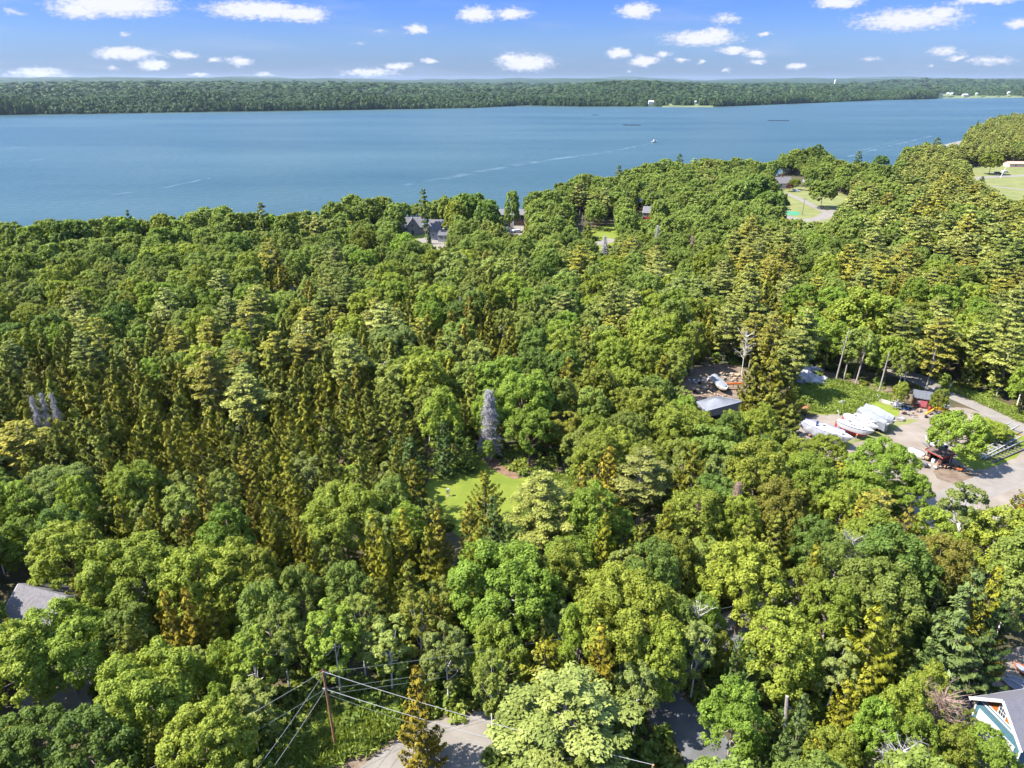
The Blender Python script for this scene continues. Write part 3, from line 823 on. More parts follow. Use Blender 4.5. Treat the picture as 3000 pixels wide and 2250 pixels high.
def put_tree(kind, x, y, H, Rr, tint=(1, 1, 1), lod=None, var=None, rz=None, label=None, group=None, name=None, cat=None, tone=''):
    d = math.hypot(math.hypot(x, y), CAMZ - 8)
    if lod is None: lod = 0 if d < 135 else (1 if d < 290 else 2)
    gl = GEN[kind, lod]
    if var is None:
        best = sorted(range(len(gl)), key=lambda i: abs(gl[i]['R'] / gl[i]['H'] - Rr / H) + random.random() * .07)
        var = best[0]
    g = gl[var]; mc, mt = tree_meshes(kind, lod, var)
    z = gz(x, y)
    root = empty(name or NAMES[kind], (x, y, z), random.uniform(0, 6.28) if rz is None else rz, (Rr / g['R'], Rr / g['R'], H / g['H']))
    c = bpy.data.objects.new('crown', mc); link(c, root); c.color = (*tint, 1)
    t = bpy.data.objects.new('trunk', mt); link(t, root)
    tag(root, label, cat or {'broad': 'tree', 'birch': 'birch', 'spruce': 'spruce', 'pine': 'pine', 'fir': 'fir'}[kind], group)
    ALL_TREES.append(dict(o=root, kind=kind, x=x, y=y, z=z, H=H, R=Rr, tone=tone, hand=label is not None))
    return root

TINTS = {
 'sage': (.80, .88, 1.0), 'rust': (1.6, 1.18, .95), 'mid': (1, 1, 1), 'bright': (1.22, 1.14, .80), 'yellow': (1.18, 1.06, .72), 'dark': (.70, .80, .78), 'deep': (.48, .62, .66), 'olive': (1.05, .93, .68),
 'grey': (1.0, 1.02, 1.35), 'brown': (1.22, .98, .9), 'gold': (1.24, 1.12, .75), 'pale': (1.10, 1.10, 1.3), 'wine': (.75, .28, .8), 'fresh': (1.0, 1.08, .75), 'blue': (.88, 1.0, 1.08), 'leafbrown': (1.1, .80, .75)}
WORDS = {'sage': 'sage green', 'rust': 'rusty', 'mid': 'mid-green', 'bright': 'bright yellow-green', 'yellow': 'yellowish green', 'dark': 'dark green', 'deep': 'very dark green', 'olive': 'olive green', 'grey': 'greyish green',
 'brown': 'brown-tipped', 'gold': 'golden olive', 'pale': 'pale green', 'wine': 'wine-red', 'fresh': 'fresh green', 'blue': 'bluish green', 'leafbrown': 'brownish green'}
# letters of the map: kind, tints
ZK = {'B': ('broad', ['mid', 'bright', 'fresh', 'mid', 'bright', 'olive', 'dark']), 'D': ('broad', ['mid', 'mid', 'dark', 'olive', 'fresh', 'bright']),
      'K': ('birch', ['mid', 'grey', 'pale', 'grey', 'pale', 'mid']), 'P': ('pine', ['mid', 'mid', 'pale', 'dark', 'olive', 'yellow']),
      'S': ('spruce', ['mid', 'mid', 'olive', 'brown', 'gold', 'mid', 'mid', 'olive']), 'F': ('fir', ['mid', 'blue', 'dark'])}
DIMS = {'broad': ((9.5, 14.5), (3.0, 5.2)), 'birch': ((8.5, 13.5), (2.2, 3.7)), 'pine': ((10.5, 18), (3.1, 5.0)), 'spruce': ((10, 13.6), (2.5, 3.7)), 'fir': ((6, 11), (1.5, 2.3))}
ZROWS = [(600, "DD DB DD DB DD BD DP DD DD DD DD DD BD DD DB DB DP DB DD DB DP PP PP PP"),
 (700, "DB DB BD BB BB BB DB DP DB BB BK KB KB BK KB PB DB PP SP PB PP PP PP PP"),
 (800, "BD BB BK KB BB KB SB PK BK PS KB SB KB BK KB BK KP PS SP PB SP PB PB PP"),
 (900, "DB KB PB SP KB PB SS PS PS SS SB SS SK KB PK KB KB PS PS SB SB PB PB BP"),
 (1000, "SP SS PS KS BS PK SS PS PK PS SK SK BK KB KB SK BK KP PS SB BB PP PP PP"),
 (1100, "SS SS SS SS SS SP SS SS SS KB BS SB BB BB BK BS BK DS SS SB BS PS PB BB"),
 (1200, "SS SS SS SS SS SS SS SS SS SS SF BB BB BB BB BK BB BB PS .. .. SP BB BB"),
 (1300, "SS SS SS SS SS SS SS SS SS SS FS FB BB BK KB BB BB BB BB BB BB .. .. .."),
 (1400, "BB BB BB BK KS SS SS SS SB BS .. .. .. KB SS PB BB BB BS BB BB BB .. .."),
 (1500, "BB BB KS SS SB BS SS SB BB BS SS SF PP SB BS BS BB BD PS SP BB BB KB BB"),
 (1600, "BB DB BS BB BB SB SS BS SS SS SB BB BB BB SB BB BB BS KB BB BB DB DF BB"),
 (1700, "DD BB BB BB BB BB SB BK SB SB BB BB BB BB BB BB BB BK KB BB BB BF FF BB"),
 (1800, "BB BB BB SS SB BK BB KB KB BB BB BB BS BB BB BB BK BB BB BB SB BF FF .."),
 (1900, "BB BB BB BB BB BK KB BB BB KB SS PB PS BB BB BB .. BB BB PS SB BB B. .."),
 (2000, "BB BB BB BB BB BB .. .. .. .. .. PP PP SB .. .. BB BF BF SB BK KB .. .."),
 (2100, "BB BB BB BB BB BB .. .. .. .. .. PP PP SP .. .. BB BB BF BB BB BB BB .."),
 (2200, "BB BB BB BB BB BB .. .. .. .. .. PP PP SP .. .. BB BB BF BB BB BB BB ..")]
ZG = [(y, r.split()) for y, r in ZROWS]
def zone_at(px, py, rr):
    px += rr.uniform(-38, 38); py += rr.uniform(-32, 32)
    row = min(ZG, key=lambda q: abs(q[0] - py))[1]
    cell = row[int(min(23, max(0, px // 125)))]
    return rr.choice(cell) if rr.random() > .08 else rr.choice('BKPS' if py > 900 else 'BBKP')

MASKS = [
 [(1262,1412),(1340,1375),(1420,1345),(1440,1400),(1500,1415),(1560,1400),(1640,1400),(1600,1480),(1500,1520),(1330,1535),(1285,1485)],
 [(2340,1130),(2400,1085),(2470,1100),(2600,1130),(2700,1145),(2760,1135),(2820,1150),(2900,1185),(3000,1235),(3000,1490),(2900,1480),(2830,1480),(2740,1455),(2690,1370),(2640,1322),(2560,1308),(2500,1312),(2470,1290),(2400,1262),(2340,1235),(2335,1180)],
 [(2010,1100),(2060,1082),(2100,1075),(2165,1085),(2195,1150),(2190,1190),(2130,1215),(2085,1225),(2050,1205),(2030,1170)],
 [(890,2060),(1000,1980),(1180,2030),(1440,2080),(1420,2250),(780,2250)], [(935,1950),(1010,1950),(1000,2200),(960,2200)],
 [(1945,2105),(2030,2105),(2150,2250),(1985,2250)],
 [(2075,1905),(2150,1905),(2150,1990),(2080,2010),(2055,1960)],
 [(2228,1735),(2262,1735),(2262,1885),(2222,1885)], [(2200,1820),(2262,1820),(2262,1882),(2205,1870)], [(2100,1790),(2140,1780),(2140,1830),(2105,1830)],
 [(30,1765),(60,1712),(182,1742),(194,1812),(120,1805),(90,1770)], [(45,1820),(78,1815),(70,1860),(50,1850)],
 [(150,2060),(210,1990),(290,1915),(335,1905),(320,1945),(265,2010),(250,2080),(180,2110)], [(1990,2010),(2010,2000),(2010,2040),(1990,2050)],
 [(2790,2000),(2850,1968),(2920,1945),(3000,1915),(3000,2190),(2960,2155),(2925,2160),(2860,2100),(2840,2060),(2790,2062)],
 [(1178,655),(1245,648),(1250,658),(1308,657),(1308,722),(1292,722),(1235,708),(1185,690)],
 [(1478,615),(1525,615),(1532,690),(1495,690),(1478,650)],
 [(2318,556),(2368,560),(2400,600),(2440,620),(2440,648),(2300,640),(2310,612),(2340,598)], [(2270,506),(2330,503),(2360,530),(2350,560),(2315,556),(2290,545)],
 [(2850,522),(2858,498),(2900,490),(3000,474),(3000,590),(2950,580),(2900,540)],
 [(1862,594),(1870,594),(1872,612),(1902,614),(1898,646),(1882,640),(1866,626)], [(1738,668),(1800,640),(1800,690),(1790,735),(1740,730)],
 [(765,838),(850,832),(885,840),(870,850),(780,852)], [(2778,405),(2822,400),(2822,418),(2778,418)], [(2335,600),(2360,600),(2356,635),(2340,635)], [(2770,1120),(2790,1120),(2785,1147),(2772,1147)],
 [(1690,620),(1712,620),(1708,690),(1696,690)]]
MBB = [(min(p[0] for p in m), min(p[1] for p in m), max(p[0] for p in m), max(p[1] for p in m)) for m in MASKS]
def masked(px, py, idx=None):
    for i, m in enumerate(MASKS):
        b = MBB[i]
        if b[0] <= px <= b[2] and b[1] <= py <= b[3] and in_poly(px, py, m): return True
    return False
PROF = {'broad': [(.2, .6), (.45, 1), (.7, .95), (.9, .55), (1, .1)], 'birch': [(.2, .6), (.45, 1), (.7, .9), (.9, .5), (1, .1)],
        'pine': [(.3, .7), (.5, 1), (.75, .8), (1, .1)], 'spruce': [(.1, 1), (.35, .75), (.65, .42), (1, 0)], 'fir': [(.06, 1), (.35, .75), (.65, .42), (1, 0)]}
def blocks(kind, x, y, z, H, Rr, prof=PROF):
    q = proj(x, y, z + .3 * H)
    if q is None: return False
    for (t, k) in prof[kind]:
        for sx in (-1, -.5, 0, .5, 1):
            p = proj(x + sx * k * Rr, y, z + t * H)
            if p and masked(*p): return True
        p = proj(x, y - k * Rr * .8, z + t * H)
        if p and masked(*p): return True
    return False
# ground that stays clear of trunks (world polygons of the sheets), with a margin handled by radius
CLEAR = [P2(q) for q in [LAWN, [(2290,1290),(2350,1240),(2380,1118),(2450,1105),(2600,1150),(2700,1160),(2730,1150),(2790,1140),(2850,1160),(3000,1225),(3160,1320),(3160,1600),(3000,1540),(2900,1520),(2760,1540),(2640,1440),(2560,1380),(2460,1350),(2350,1330)],
   [(1990,1150),(2020,1090),(2090,1065),(2180,1080),(2230,1130),(2240,1200),(2180,1240),(2080,1240),(2010,1200)],
   [(880,2262),(960,2150),(1060,2130),(1330,2085),(1480,2060),(1480,2120),(1440,2200),(1440,2420),(800,2420)],
   [(60,2010),(150,1960),(240,1925),(310,1885),(350,1890),(330,1940),(280,2000),(265,2070),(215,2130),(130,2130),(60,2090)],
   [(2740,2010),(2790,1960),(2880,1925),(3000,1890),(3250,1880),(3300,2100),(3160,2430),(2940,2280),(2850,2160),(2780,2100)],
   [(2290,560),(2340,548),(2420,556),(2500,580),(2520,610),(2470,660),(2380,665),(2280,655),(2230,640),(2260,600)],
   [(2800,497),(2860,488),(2950,482),(3060,474),(3200,470),(3200,660),(3060,640),(2960,600),(2900,570),(2850,545),(2800,525)],
   [(1165,690),(1210,672),(1320,672),(1330,715),(1300,745),(1220,735),(1165,715)], [(1470,690),(1470,650),(1540,650),(1560,680),(1530,700)],
   [(0,1960),(10,1810),(60,1780),(210,1800),(230,1900),(120,1980)], [(1860,660),(1870,630),(1960,630),(1960,665)], [(2240,575),(2260,545),(2350,545),(2340,575)]]]
CBB = [(min(p[0] for p in m), min(p[1] for p in m), max(p[0] for p in m), max(p[1] for p in m)) for m in CLEAR]
RLINES = [[tuple(W(x, y)[:2]) for x, y in l] for l in (ROADA, ROADC, [(740,845),(790,845),(850,843),(920,835)], [(1640,745),(1700,722),(1760,712),(1800,700)], [(2240,640),(2345,645),(2430,625),(2520,600)])]
def near_road(x, y, m):
    for l in RLINES:
        for (ax, ay), (bx, by) in zip(l, l[1:]):
            dx, dy = bx - ax, by - ay; t = max(0, min(1, ((x - ax) * dx + (y - ay) * dy) / (dx * dx + dy * dy + 1e-9)))
            if (x - ax - t * dx) ** 2 + (y - ay - t * dy) ** 2 < m * m: return True
    return False
def clear_ground(x, y):
    for m, b in zip(CLEAR, CBB):
        if b[0] <= x <= b[2] and b[1] <= y <= b[3] and in_poly(x, y, m): return True
    return near_road(x, y, 3.6)

# ---- occupancy hash
CELL = 6.0
OCC = {}
def occ_add(x, y, r): OCC.setdefault((int(x // CELL), int(y // CELL)), []).append((x, y, r))
def occ_hit(x, y, r, k):
    cx, cy = int(x // CELL), int(y // CELL)
    for i in range(cx - 2, cx + 3):
        for j in range(cy - 2, cy + 3):
            for (a, b, c) in OCC.get((i, j), ()):
                dd = (c + r) * k
                if (a - x) ** 2 + (b - y) ** 2 < dd * dd: return True
    return False

# ---- trees read off the photograph one by one: top pixel, crown width in pixels, kind, tint, height, label
HAND = [
 # foreground
 (400,1925,300,'broad','bright',12.5,"wide bright maple, lowest big crown left of the utility pole"),
 (150,1800,280,'broad','fresh',12,"broad leafy tree half hiding the grey house roof at the left edge"),
 (25,1850,230,'broad','bright',12.5,"bright leafy tree at the left edge, in front of the grey-roofed house"),
 (60,2110,230,'broad','dark',9,"dark leafy tree in the bottom left corner of the photo"),
 (480,1738,115,'spruce','rust',13,"brown-tipped spruce, left one of the pair above the big lower-left maple"),
 (543,1730,115,'spruce','rust',13.5,"brown-tipped spruce, right one of the pair above the big lower-left maple"),
 (610,1745,110,'spruce','olive',12,"olive spruce just right of the brown-tipped spruce pair, lower left"),
 (375,1600,290,'broad','bright',13,"pale bright maple with the widest crown right above the grey house roof"),
 (545,1612,210,'broad','bright',13,"bright maple joined to the right side of the wide crown over the grey roof"),
 (670,1600,200,'broad','bright',13,"bright rounded maple above the birches left of the utility pole"),
 (748,1618,150,'broad','olive',12.5,"olive rounded leafy tree right of the row of bright maples, lower left"),
 (723,1855,125,'birch','fresh',12.5,"white-trunked birch nearest the left side of the utility pole"),
 (810,1790,150,'birch','mid',12.5,"leafy birch up and left of the utility pole top"),
 (650,1890,120,'broad','bright',10,"small bright leafy tree between the lower-left maple and the birches"),
 (630,2010,110,'broad','fresh',9,"small bright leafy tree under the birches, left of the pole wires"),
 (965,1775,165,'birch','fresh',13.5,"tall birch with white forked trunk right behind the utility pole"),
 (1045,1750,120,'birch','mid',13,"slim birch with long white trunk, right of the birch behind the pole"),
 (1221,1740,120,'birch','olive',13,"birch with bare white forked top limbs above the brown roadside spruce"),
 (1221,1962,150,'spruce','rust',13.5,"ragged rusty brown spruce standing at the edge of the pale driveway"),
 (1438,1925,110,'birch','mid',11,"thin light green tree with straight white stem beside the driveway"),
 (1600,1885,210,'spruce','gold',10.5,"squat golden spruce behind the huge pale pine at the bottom"),
 (1764,1838,130,'spruce','rust',14.5,"tall rusty-topped spruce right behind the huge pale pine"),
 (1660,1995,400,'pine','sage',14,"huge pale green pine filling the bottom centre beside the driveway"),
 (1800,2060,190,'spruce','dark',9,"dark spruce between the pale pine and the shaded road"),
 (1696,1775,120,'broad','fresh',12.5,"narrow fresh green tree left of the brightest maple"),
 (1840,1705,340,'broad','yellow',14,"largest bright yellow-green maple, hanging over the road at bottom"),
 (1940,1850,170,'broad','yellow',12,"bright yellow-green crown over the shaded road end"),
 (1480,1630,330,'broad','fresh',14,"big round green maple above the pale driveway, centre bottom"),
 (1640,1605,190,'broad','olive',13,"olive green tree between the two big foreground maples"),
 (2195,1605,250,'broad','yellow',13.5,"yellow-olive oak in front of the pole with the grey transformer"),
 (2172,1455,130,'broad','yellow',12.5,"small yellow-green tree next to the pinkish dead spruce"),
 (2294,1420,150,'broad','leafbrown',12.5,"brownish leafy tree in front of the boat yard, left of the green oak"),
 (2390,1350,170,'broad','fresh',12.5,"green oak below the white wrapped sailboat"),
 (2529,1462,100,'spruce','brown',12,"brown-tipped spruce right of the dark gap below the boat yard"),
 (2592,1442,110,'pine','olive',13,"olive pine between two brown spruces below the yard entrance"),
 (2668,1492,110,'spruce','brown',12,"brown spruce left of the yard's dirt road junction"),
 (2841,1425,130,'birch','grey',14,"tall thin birch with white trunk at the edge of the dirt junction"),
 (2640,1570,230,'broad','dark',14,"dark green oak below the brown spruces at right"),
 (2600,1660,260,'broad','mid',13.5,"broad green oak crown beneath the dark oak at right"),
 (2790,1575,190,'broad','leafbrown',13,"brownish olive leafy tree left of the tall fir at right"),
 (2963,1490,190,'broad','bright',13,"bright leafy tree at the right edge below the dirt junction"),
 (2865,1680,190,'fir','pale',17,"tallest broad fir near the right edge above the work yard"),
 (2945,1768,130,'fir','dark',13,"darker narrow fir at the right side of the tallest fir"),
 (2930,1668,110,'spruce','gold',14,"golden spruce between the brownish tree and right edge"),
 (2450,1707,170,'broad','bright',12.5,"bright leafy tree left of the broad green oak, right of the transformer pole"),
 (2375,1660,150,'broad','olive',12,"yellow-olive tree behind the transformer pole to its right"),
 (2578,1785,200,'spruce','gold',14,"large golden yellow spruce in the lower right woods"),
 (2315,1807,240,'broad','bright',13,"bright maple right below the pole with the grey transformer"),
 (2172,1857,70,'fir','blue',11,"slender bluish fir left of the bright maple under the transformer pole"),
 (2208,1905,85,'fir','blue',9,"small bluish fir beside the tan clearing"),
 (2165,2015,200,'broad','fresh',11,"rounded green tree with white dead limbs below the tan clearing"),
 (2052,1830,110,'birch','grey',11,"small tree with bare white top beside the dark road gap"),
 (2393,1600,90,'spruce','gold',12.5,"golden spruce beside the grey dead tree, right centre"),
 (2398,1517,140,'broad','dark',11,"small dark green leafy tree above the golden spruce, right centre"),
 (2487,1998,120,'spruce','gold',11,"orange-brown spruce below the large golden spruce"),
 (2550,1955,120,'spruce','gold',11,"golden orange spruce right under the large golden spruce"),
 (2360,2040,100,'fir','grey',12,"grey-green spire of a fir near the bottom edge, right of centre"),
 (2735,1950,130,'broad','yellow',11,"yellow-green tree left of the grey dock frames"),
 (2660,2000,150,'broad','bright',12,"bright tree between the golden spruces and the dock frames"),
 (2917,2150,190,'broad','fresh',9,"leafy tree in front of the teal and orange garage, bottom right"),
 (2711,2105,140,'broad','fresh',10.5,"green tree at the bottom edge left of the garage"),
 (2800,2135,150,'broad','olive',9.5,"olive leafy tree at the bottom edge just left of the garage"),
 (2845,2085,60,'birch','mid',8,"slim leaning birch in front of the garage corner"),
 (2585,2065,150,'broad','fresh',11,"green tree in the bottom woods left of the grey dead top"),
 (2460,2140,170,'broad','bright',10,"bright tree touching the bottom edge right of the grey fir spire"),
 (2075,1745,120,'broad','fresh',11,"small fresh green tree above the dark gap in the road"),
 (2120,1858,80,'broad','olive',8,"small olive tree left of the slender bluish fir"),
 (2010,1760,120,'broad','mid',11,"green tree right of the largest bright yellow-green maple"),
 # around the lawn
 (1420,1385,125,'spruce','olive',11,"dark conical spruce standing alone in the front of the lawn"),
 (1592,1390,215,'pine','mid',15,"large pale yellow pine covering the right end of the lawn"),
 (1445,1457,95,'fir','blue',11,"bluish fir directly right of the lone spruce in front of the lawn"),
 (1375,1480,105,'spruce','brown',12,"brown-tipped spruce just below the lone lawn spruce"),
 (1395,1575,110,'spruce','gold',13,"golden spruce two crowns below the lone lawn spruce"),
 (1280,1498,100,'spruce','brown',11.5,"brown-topped spruce at the lower left corner of the lawn"),
 (1180,1494,110,'spruce','gold',13,"golden spruce left of the brown-topped one at the lawn corner"),
 (1090,1512,105,'spruce','gold',13,"golden brown spruce right of the pale round maple"),
 (1115,1557,95,'spruce','gold',14,"tallest golden brown spruce left of the lawn's lower tip"),
 (1290,1652,80,'spruce','gold',9,"small yellow-green spruce left of the big round maple"),
 (1212,1350,110,'spruce','olive',12,"spruce at the left edge of the lawn"),
 (1298,1236,75,'fir','blue',11,"blue-green fir at the back left edge of the lawn"),
 (1343,1253,60,'fir','fresh',8.5,"small green fir beside the blue-green fir behind the lawn"),
 (1372,1282,60,'fir','fresh',7,"shortest green fir at the tip of the lawn path"),
 (1150,1285,60,'fir','blue',9,"small bluish fir in the shade left of the lawn"),
 (1200,1283,90,'fir','blue',9.5,"grey-blue fir in the shade at the left back of the lawn"),
 (1160,1345,110,'birch','grey',8,"grey-green bushy tree left of the lawn"),
 (1036,1358,70,'birch','fresh',8,"small bright birch left of the grey-green bushy tree"),
 (1000,1440,250,'broad','bright',12,"pale round maple, widest crown left of the lawn"),
 (1190,1480,120,'broad','fresh',10,"leafy tree between the pale round maple and the lawn"),
 (1535,1095,180,'broad','fresh',15.0,"tall broad green maple right beside the grey dead spruce"),
 (1470,1050,170,'broad','fresh',14,"bright green tree behind the grey dead spruce"),
 (1430,1290,40,'broad','fresh',5,"small sapling at the mulch path behind the lawn"),
 (1650,1212,140,'birch','olive',9,"olive small tree with dark bare limbs right of the lawn"),
 (1705,1268,130,'birch','mid',10,"light green birch with leaning stems right of the lawn"),
 (1787,1313,110,'spruce','rust',14,"rusty brown-topped spruce right of the lawn"),
 (1712,1364,90,'spruce','brown',13,"brown spruce just left of the rusty brown-topped one"),
 (1886,1322,165,'pine','pale',15,"pale full pine right of the rusty spruces"),
 (1773,1512,90,'spruce','gold',13,"golden topped spruce below the pale pine, centre right"),
 (1958,1485,95,'spruce','gold',13,"golden spruce below right of the pale full pine"),
 (1827,1500,110,'broad','fresh',9,"small fresh green tree below the pale full pine"),
 (2040,1300,115,'spruce','olive',14,"olive spruce in front of the storage shed woods"),
 (2005,1165,100,'broad','fresh',9,"round green tree at the left side of the storage clearing"),
 (2045,1216,150,'broad','bright',8,"bright yellow-green maple just below the grey metal building"),
 (2165,1212,110,'broad','bright',8,"bright tree at the right front corner of the grey metal building"),
 (2232,1206,100,'broad','bright',8,"bright tree between the metal building and the wrapped sailboat"),
 (2268,1035,130,'spruce','olive',15,"tall olive conifer between the two yard clearings"),
 (2215,1050,100,'spruce','olive',13.5,"olive conifer at the right side of the junk clearing"),
  (2360,1335,120,'broad','fresh',9,"leafy tree in front of the white wrapped sailboat's stern"),
 (2430,1283,120,'broad','bright',7,"yellow-green crown touching the wrapped sailboat's bow"),
 (2606,1303,200,'broad','fresh',11.5,"big round oak at the front of the boat yard"),
 (2690,1400,110,'broad','fresh',8,"leafy crown at the right side of the big yard oak"),
 (2820,1216,165,'broad','fresh',10.5,"round shade tree standing in the middle of the boat yard"),
 (2919,1240,95,'broad','bright',4.2,"low bright bush behind the stacked dock frames"),
 (2762,1140,50,'broad','yellow',6.5,"small yellow-green tree at the end of the brown shed"),
 (2645,1122,50,'broad','olive',6,"small reddish green maple behind the brown shed"),
 (2547,845,220,'broad','bright',18.5,"tall bright maple with long bare trunk behind the yard"),
 (2660,905,150,'pine','mid',16,"pine right of the tall bright maple behind the yard"),
 (2020,820,170,'birch','grey',14,"large grey-green poplar in the mid woods"),
 (1325,740,110,'birch','grey',15,"large grey-green poplar with dark trunk below the gambrel house"),
 (1445,755,110,'birch','pale',13,"pale poplar right of the large grey-green one"),
 (1660,790,110,'birch','grey',11,"grey-green rounded tree below the gap with the back road"),
 (1790,750,90,'broad','yellow',11,"brightest yellow-green tree left of the pines, mid distance"),
 (1870,685,90,'broad','bright',11,"bright green rounded tree below the red house"),
 (1650,860,90,'pine','pale',14,"pale feathery pine in the middle of the woods"),
 (1740,890,80,'birch','grey',10,"pale grey round tree right of the pale feathery pine"),
 (1935,770,120,'pine','pale',15,"pale spreading pine in the mid woods at right"),
 (1850,700,100,'pine','olive',15,"olive spreading pine below the clearing and back road"),
 (2580,715,100,'pine','mid',17,"full round-topped pine among the taller right-hand pines"),
 (2540,630,75,'broad','yellow',13,"single bright green broadleaf among the dark pines at right"),
 (515,960,85,'pine','yellow',14.5,"pale yellow pine among the spruces, left mid woods"),
 (610,930,95,'pine','olive',14,"olive feathery pine right of the pale yellow one"),
 (800,975,100,'pine','yellow',14.5,"pale yellow spreading pine in the left spruce woods"),
 (580,1055,85,'birch','grey',9,"grey-green poplar in the middle of the spruce woods"),
 (430,1060,100,'broad','fresh',10,"fresh green tree amid the spruces at left"),
 (25,1000,90,'pine','dark',14,"bluish dark pine at the left edge of the spruce woods"),
 (1190,1055,160,'broad','olive',11,"rounded olive-grey tree above the spruces behind the lawn"),
 (1145,960,150,'broad','grey',12,"grey-green round tree in the centre woods"),
 (1025,930,110,'broad','bright',12,"bright light green tree left of the grey-green round one"),
 (790,700,90,'pine','olive',17,"tall plumed pine above the shaded road gap"),
 (870,790,55,'pine','yellow',9,"small golden pine beside the shaded road"),
 (460,720,130,'broad','bright',14,"widest bright crown in the left mid woods"),
 (155,1370,200,'broad','pale',12,"pale leafy crown at left below the dark spruces"),
 (205,1400,130,'broad','bright',13,"taller bright green tree with pale stems at left"),
 (25,1420,170,'broad','fresh',12,"leafy tree at the left edge below the spruce woods"),
 (375,1362,170,'broad','bright',12,"bright rounded tree at the foot of the spruce woods"),
 (405,1402,90,'birch','grey',10,"silvery grey-green round tree among bright crowns, left"),
 (510,1422,95,'birch','mid',9,"round light green tree right of the silvery one"),
 (640,1495,170,'broad','fresh',12,"pale green round maple above the lower-left bright row"),
 (343,1457,85,'spruce','gold',12,"golden spruce in front of the silvery tree, left"),
 (447,1430,80,'spruce','gold',12,"golden spruce right of the silvery tree, left"),
 (592,1400,95,'spruce','brown',14,"rusty spruce with spreading side boughs left of centre"),
 (782,1295,95,'spruce','gold',14,"golden-tipped spruce at the front edge of the spruce woods"),
 (777,1470,100,'spruce','gold',14,"bright golden spruce left of the pale round maple"),
 (868,1500,80,'spruce','brown',13.5,"brownish spruce between the golden one and the round maple"),
 (908,1580,75,'spruce','gold',11,"golden spruce just below the pale round maple's left side"),
 (860,1422,90,'spruce','olive',11,"olive spruce touching the left of the pale round maple"),
 (153,1255,120,'spruce','mid',14,"broad conical spruce at the front left of the spruce woods"),
 (484,1240,95,'spruce','olive',15,"tallest spruce at the front of the left spruce woods"),
 (732,1440,80,'spruce','brown',12,"brown spruce left of the bright golden one"),
 (542,1512,90,'spruce','brown',10,"brown spruce left of the pale green round maple"),
 (420,1525,90,'spruce','brown',10,"reddish-brown spruce above the wide pale maple"),
 (868,1665,140,'broad','mid',11,"grey-green leafy tree below the golden spruces, left of centre"),
 (890,1335,110,'birch','grey',11,"silvery rounded tree at the right end of the spruce woods"),
 # far shore line and meadow
 (372,618,22,'pine','deep',21,"lone dark pine poking above the shoreline treetops at far left"),
 (762,596,40,'pine','dark',21,"dark pine rising above the shoreline oaks, left of centre"),
 (1240,556,34,'pine','dark',22,"dark pine top above the oaks behind the gambrel house"),
 (1792,483,26,'pine','dark',20,"dark pine at the start of the right-hand shoreline ridge"),
 (1815,486,26,'pine','deep',19,"second dark pine right beside the first on the right ridge"),
 (1992,452,26,'pine','deep',20,"dark pine top above the ridge oaks, right of centre"),
 (2398,424,36,'birch','deep',21,"tall dark poplar peak on the shoreline ridge"),
 (2375,432,36,'birch','dark',20,"dark poplar left of the tall poplar peak on the ridge"),
 (2350,436,34,'birch','dark',19,"dark narrow tree left in the poplar clump on the ridge"),
 (2422,445,30,'fir','deep',17,"dark fir right of the poplar peak on the ridge"),
 (2519,443,26,'pine','deep',20,"slim dark pine standing out against the water at right"),
 (2585,456,44,'broad','deep',15,"dark egg-shaped tree against the water at right"),
 (2748,404,30,'pine','deep',21,"dark pine top left of the sandy beach"),
 (2866,355,12,'spruce','deep',22,"thin dark spire near the far point at right"),
 (2417,529,102,'broad','mid',15,"big round tree standing in the meadow by the house drive"),
 (2215,515,90,'broad','dark',19,"dark oak left of the meadow, left one of three"),
 (2262,560,100,'broad','dark',16,"dark oak standing nearest the tennis court"),
 (2160,530,100,'broad','mid',19,"rounded oak farther left of the meadow house"),
 (2329,524,34,'broad','yellow',7,"small yellow-green tree beside the grey-roofed meadow house"),
 (2314,536,22,'broad','wine',5.5,"small wine-red tree beside the grey-roofed meadow house"),
 (2375,526,40,'broad','grey',7,"grey-green bushy tree behind the meadow"),
 (2913,449,78,'broad','olive',15.5,"rounded willow standing by the parked cars on the field"),
 (2880,517,24,'fir','dark',6,"small dark fir at the edge of the field road"),
 (1255,668,16,'fir','deep',7,"small dark fir between the cottage and the gambrel house"),
 (1150,650,60,'broad','dark',13,"dark oak just left of the stone-grey cottage"),
 (1372,566,105,'broad','dark',20,"tall dark oak right of the gambrel house"),
 (1425,590,90,'broad','dark',19,"dark oak left of the gap with the brown house"),
 (1330,590,70,'broad','olive',18,"olive oak touching the right side of the gambrel house"),
 (1500,562,50,'broad','mid',20,"slim leafy oak against the water right of the gap"),
]
_rr = random.Random(5)
for (px, py, wpx, kind, tone, H, label) in HAND:
    z0 = 0.0
    for _ in range(3):
        q = W(px, py, z0 + H * .985)
        z0 = gz(q.x, q.y)
    f = q.y * cP - (z0 + H * .8 - CAMZ) * sP
    Rr = wpx * 0.5 * f / FPX
    Rr = min(Rr, 8.0)
    put_tree(kind, q.x, q.y, H, Rr, TINTS[tone], label=label, tone=tone)
    occ_add(q.x, q.y, Rr * .9)

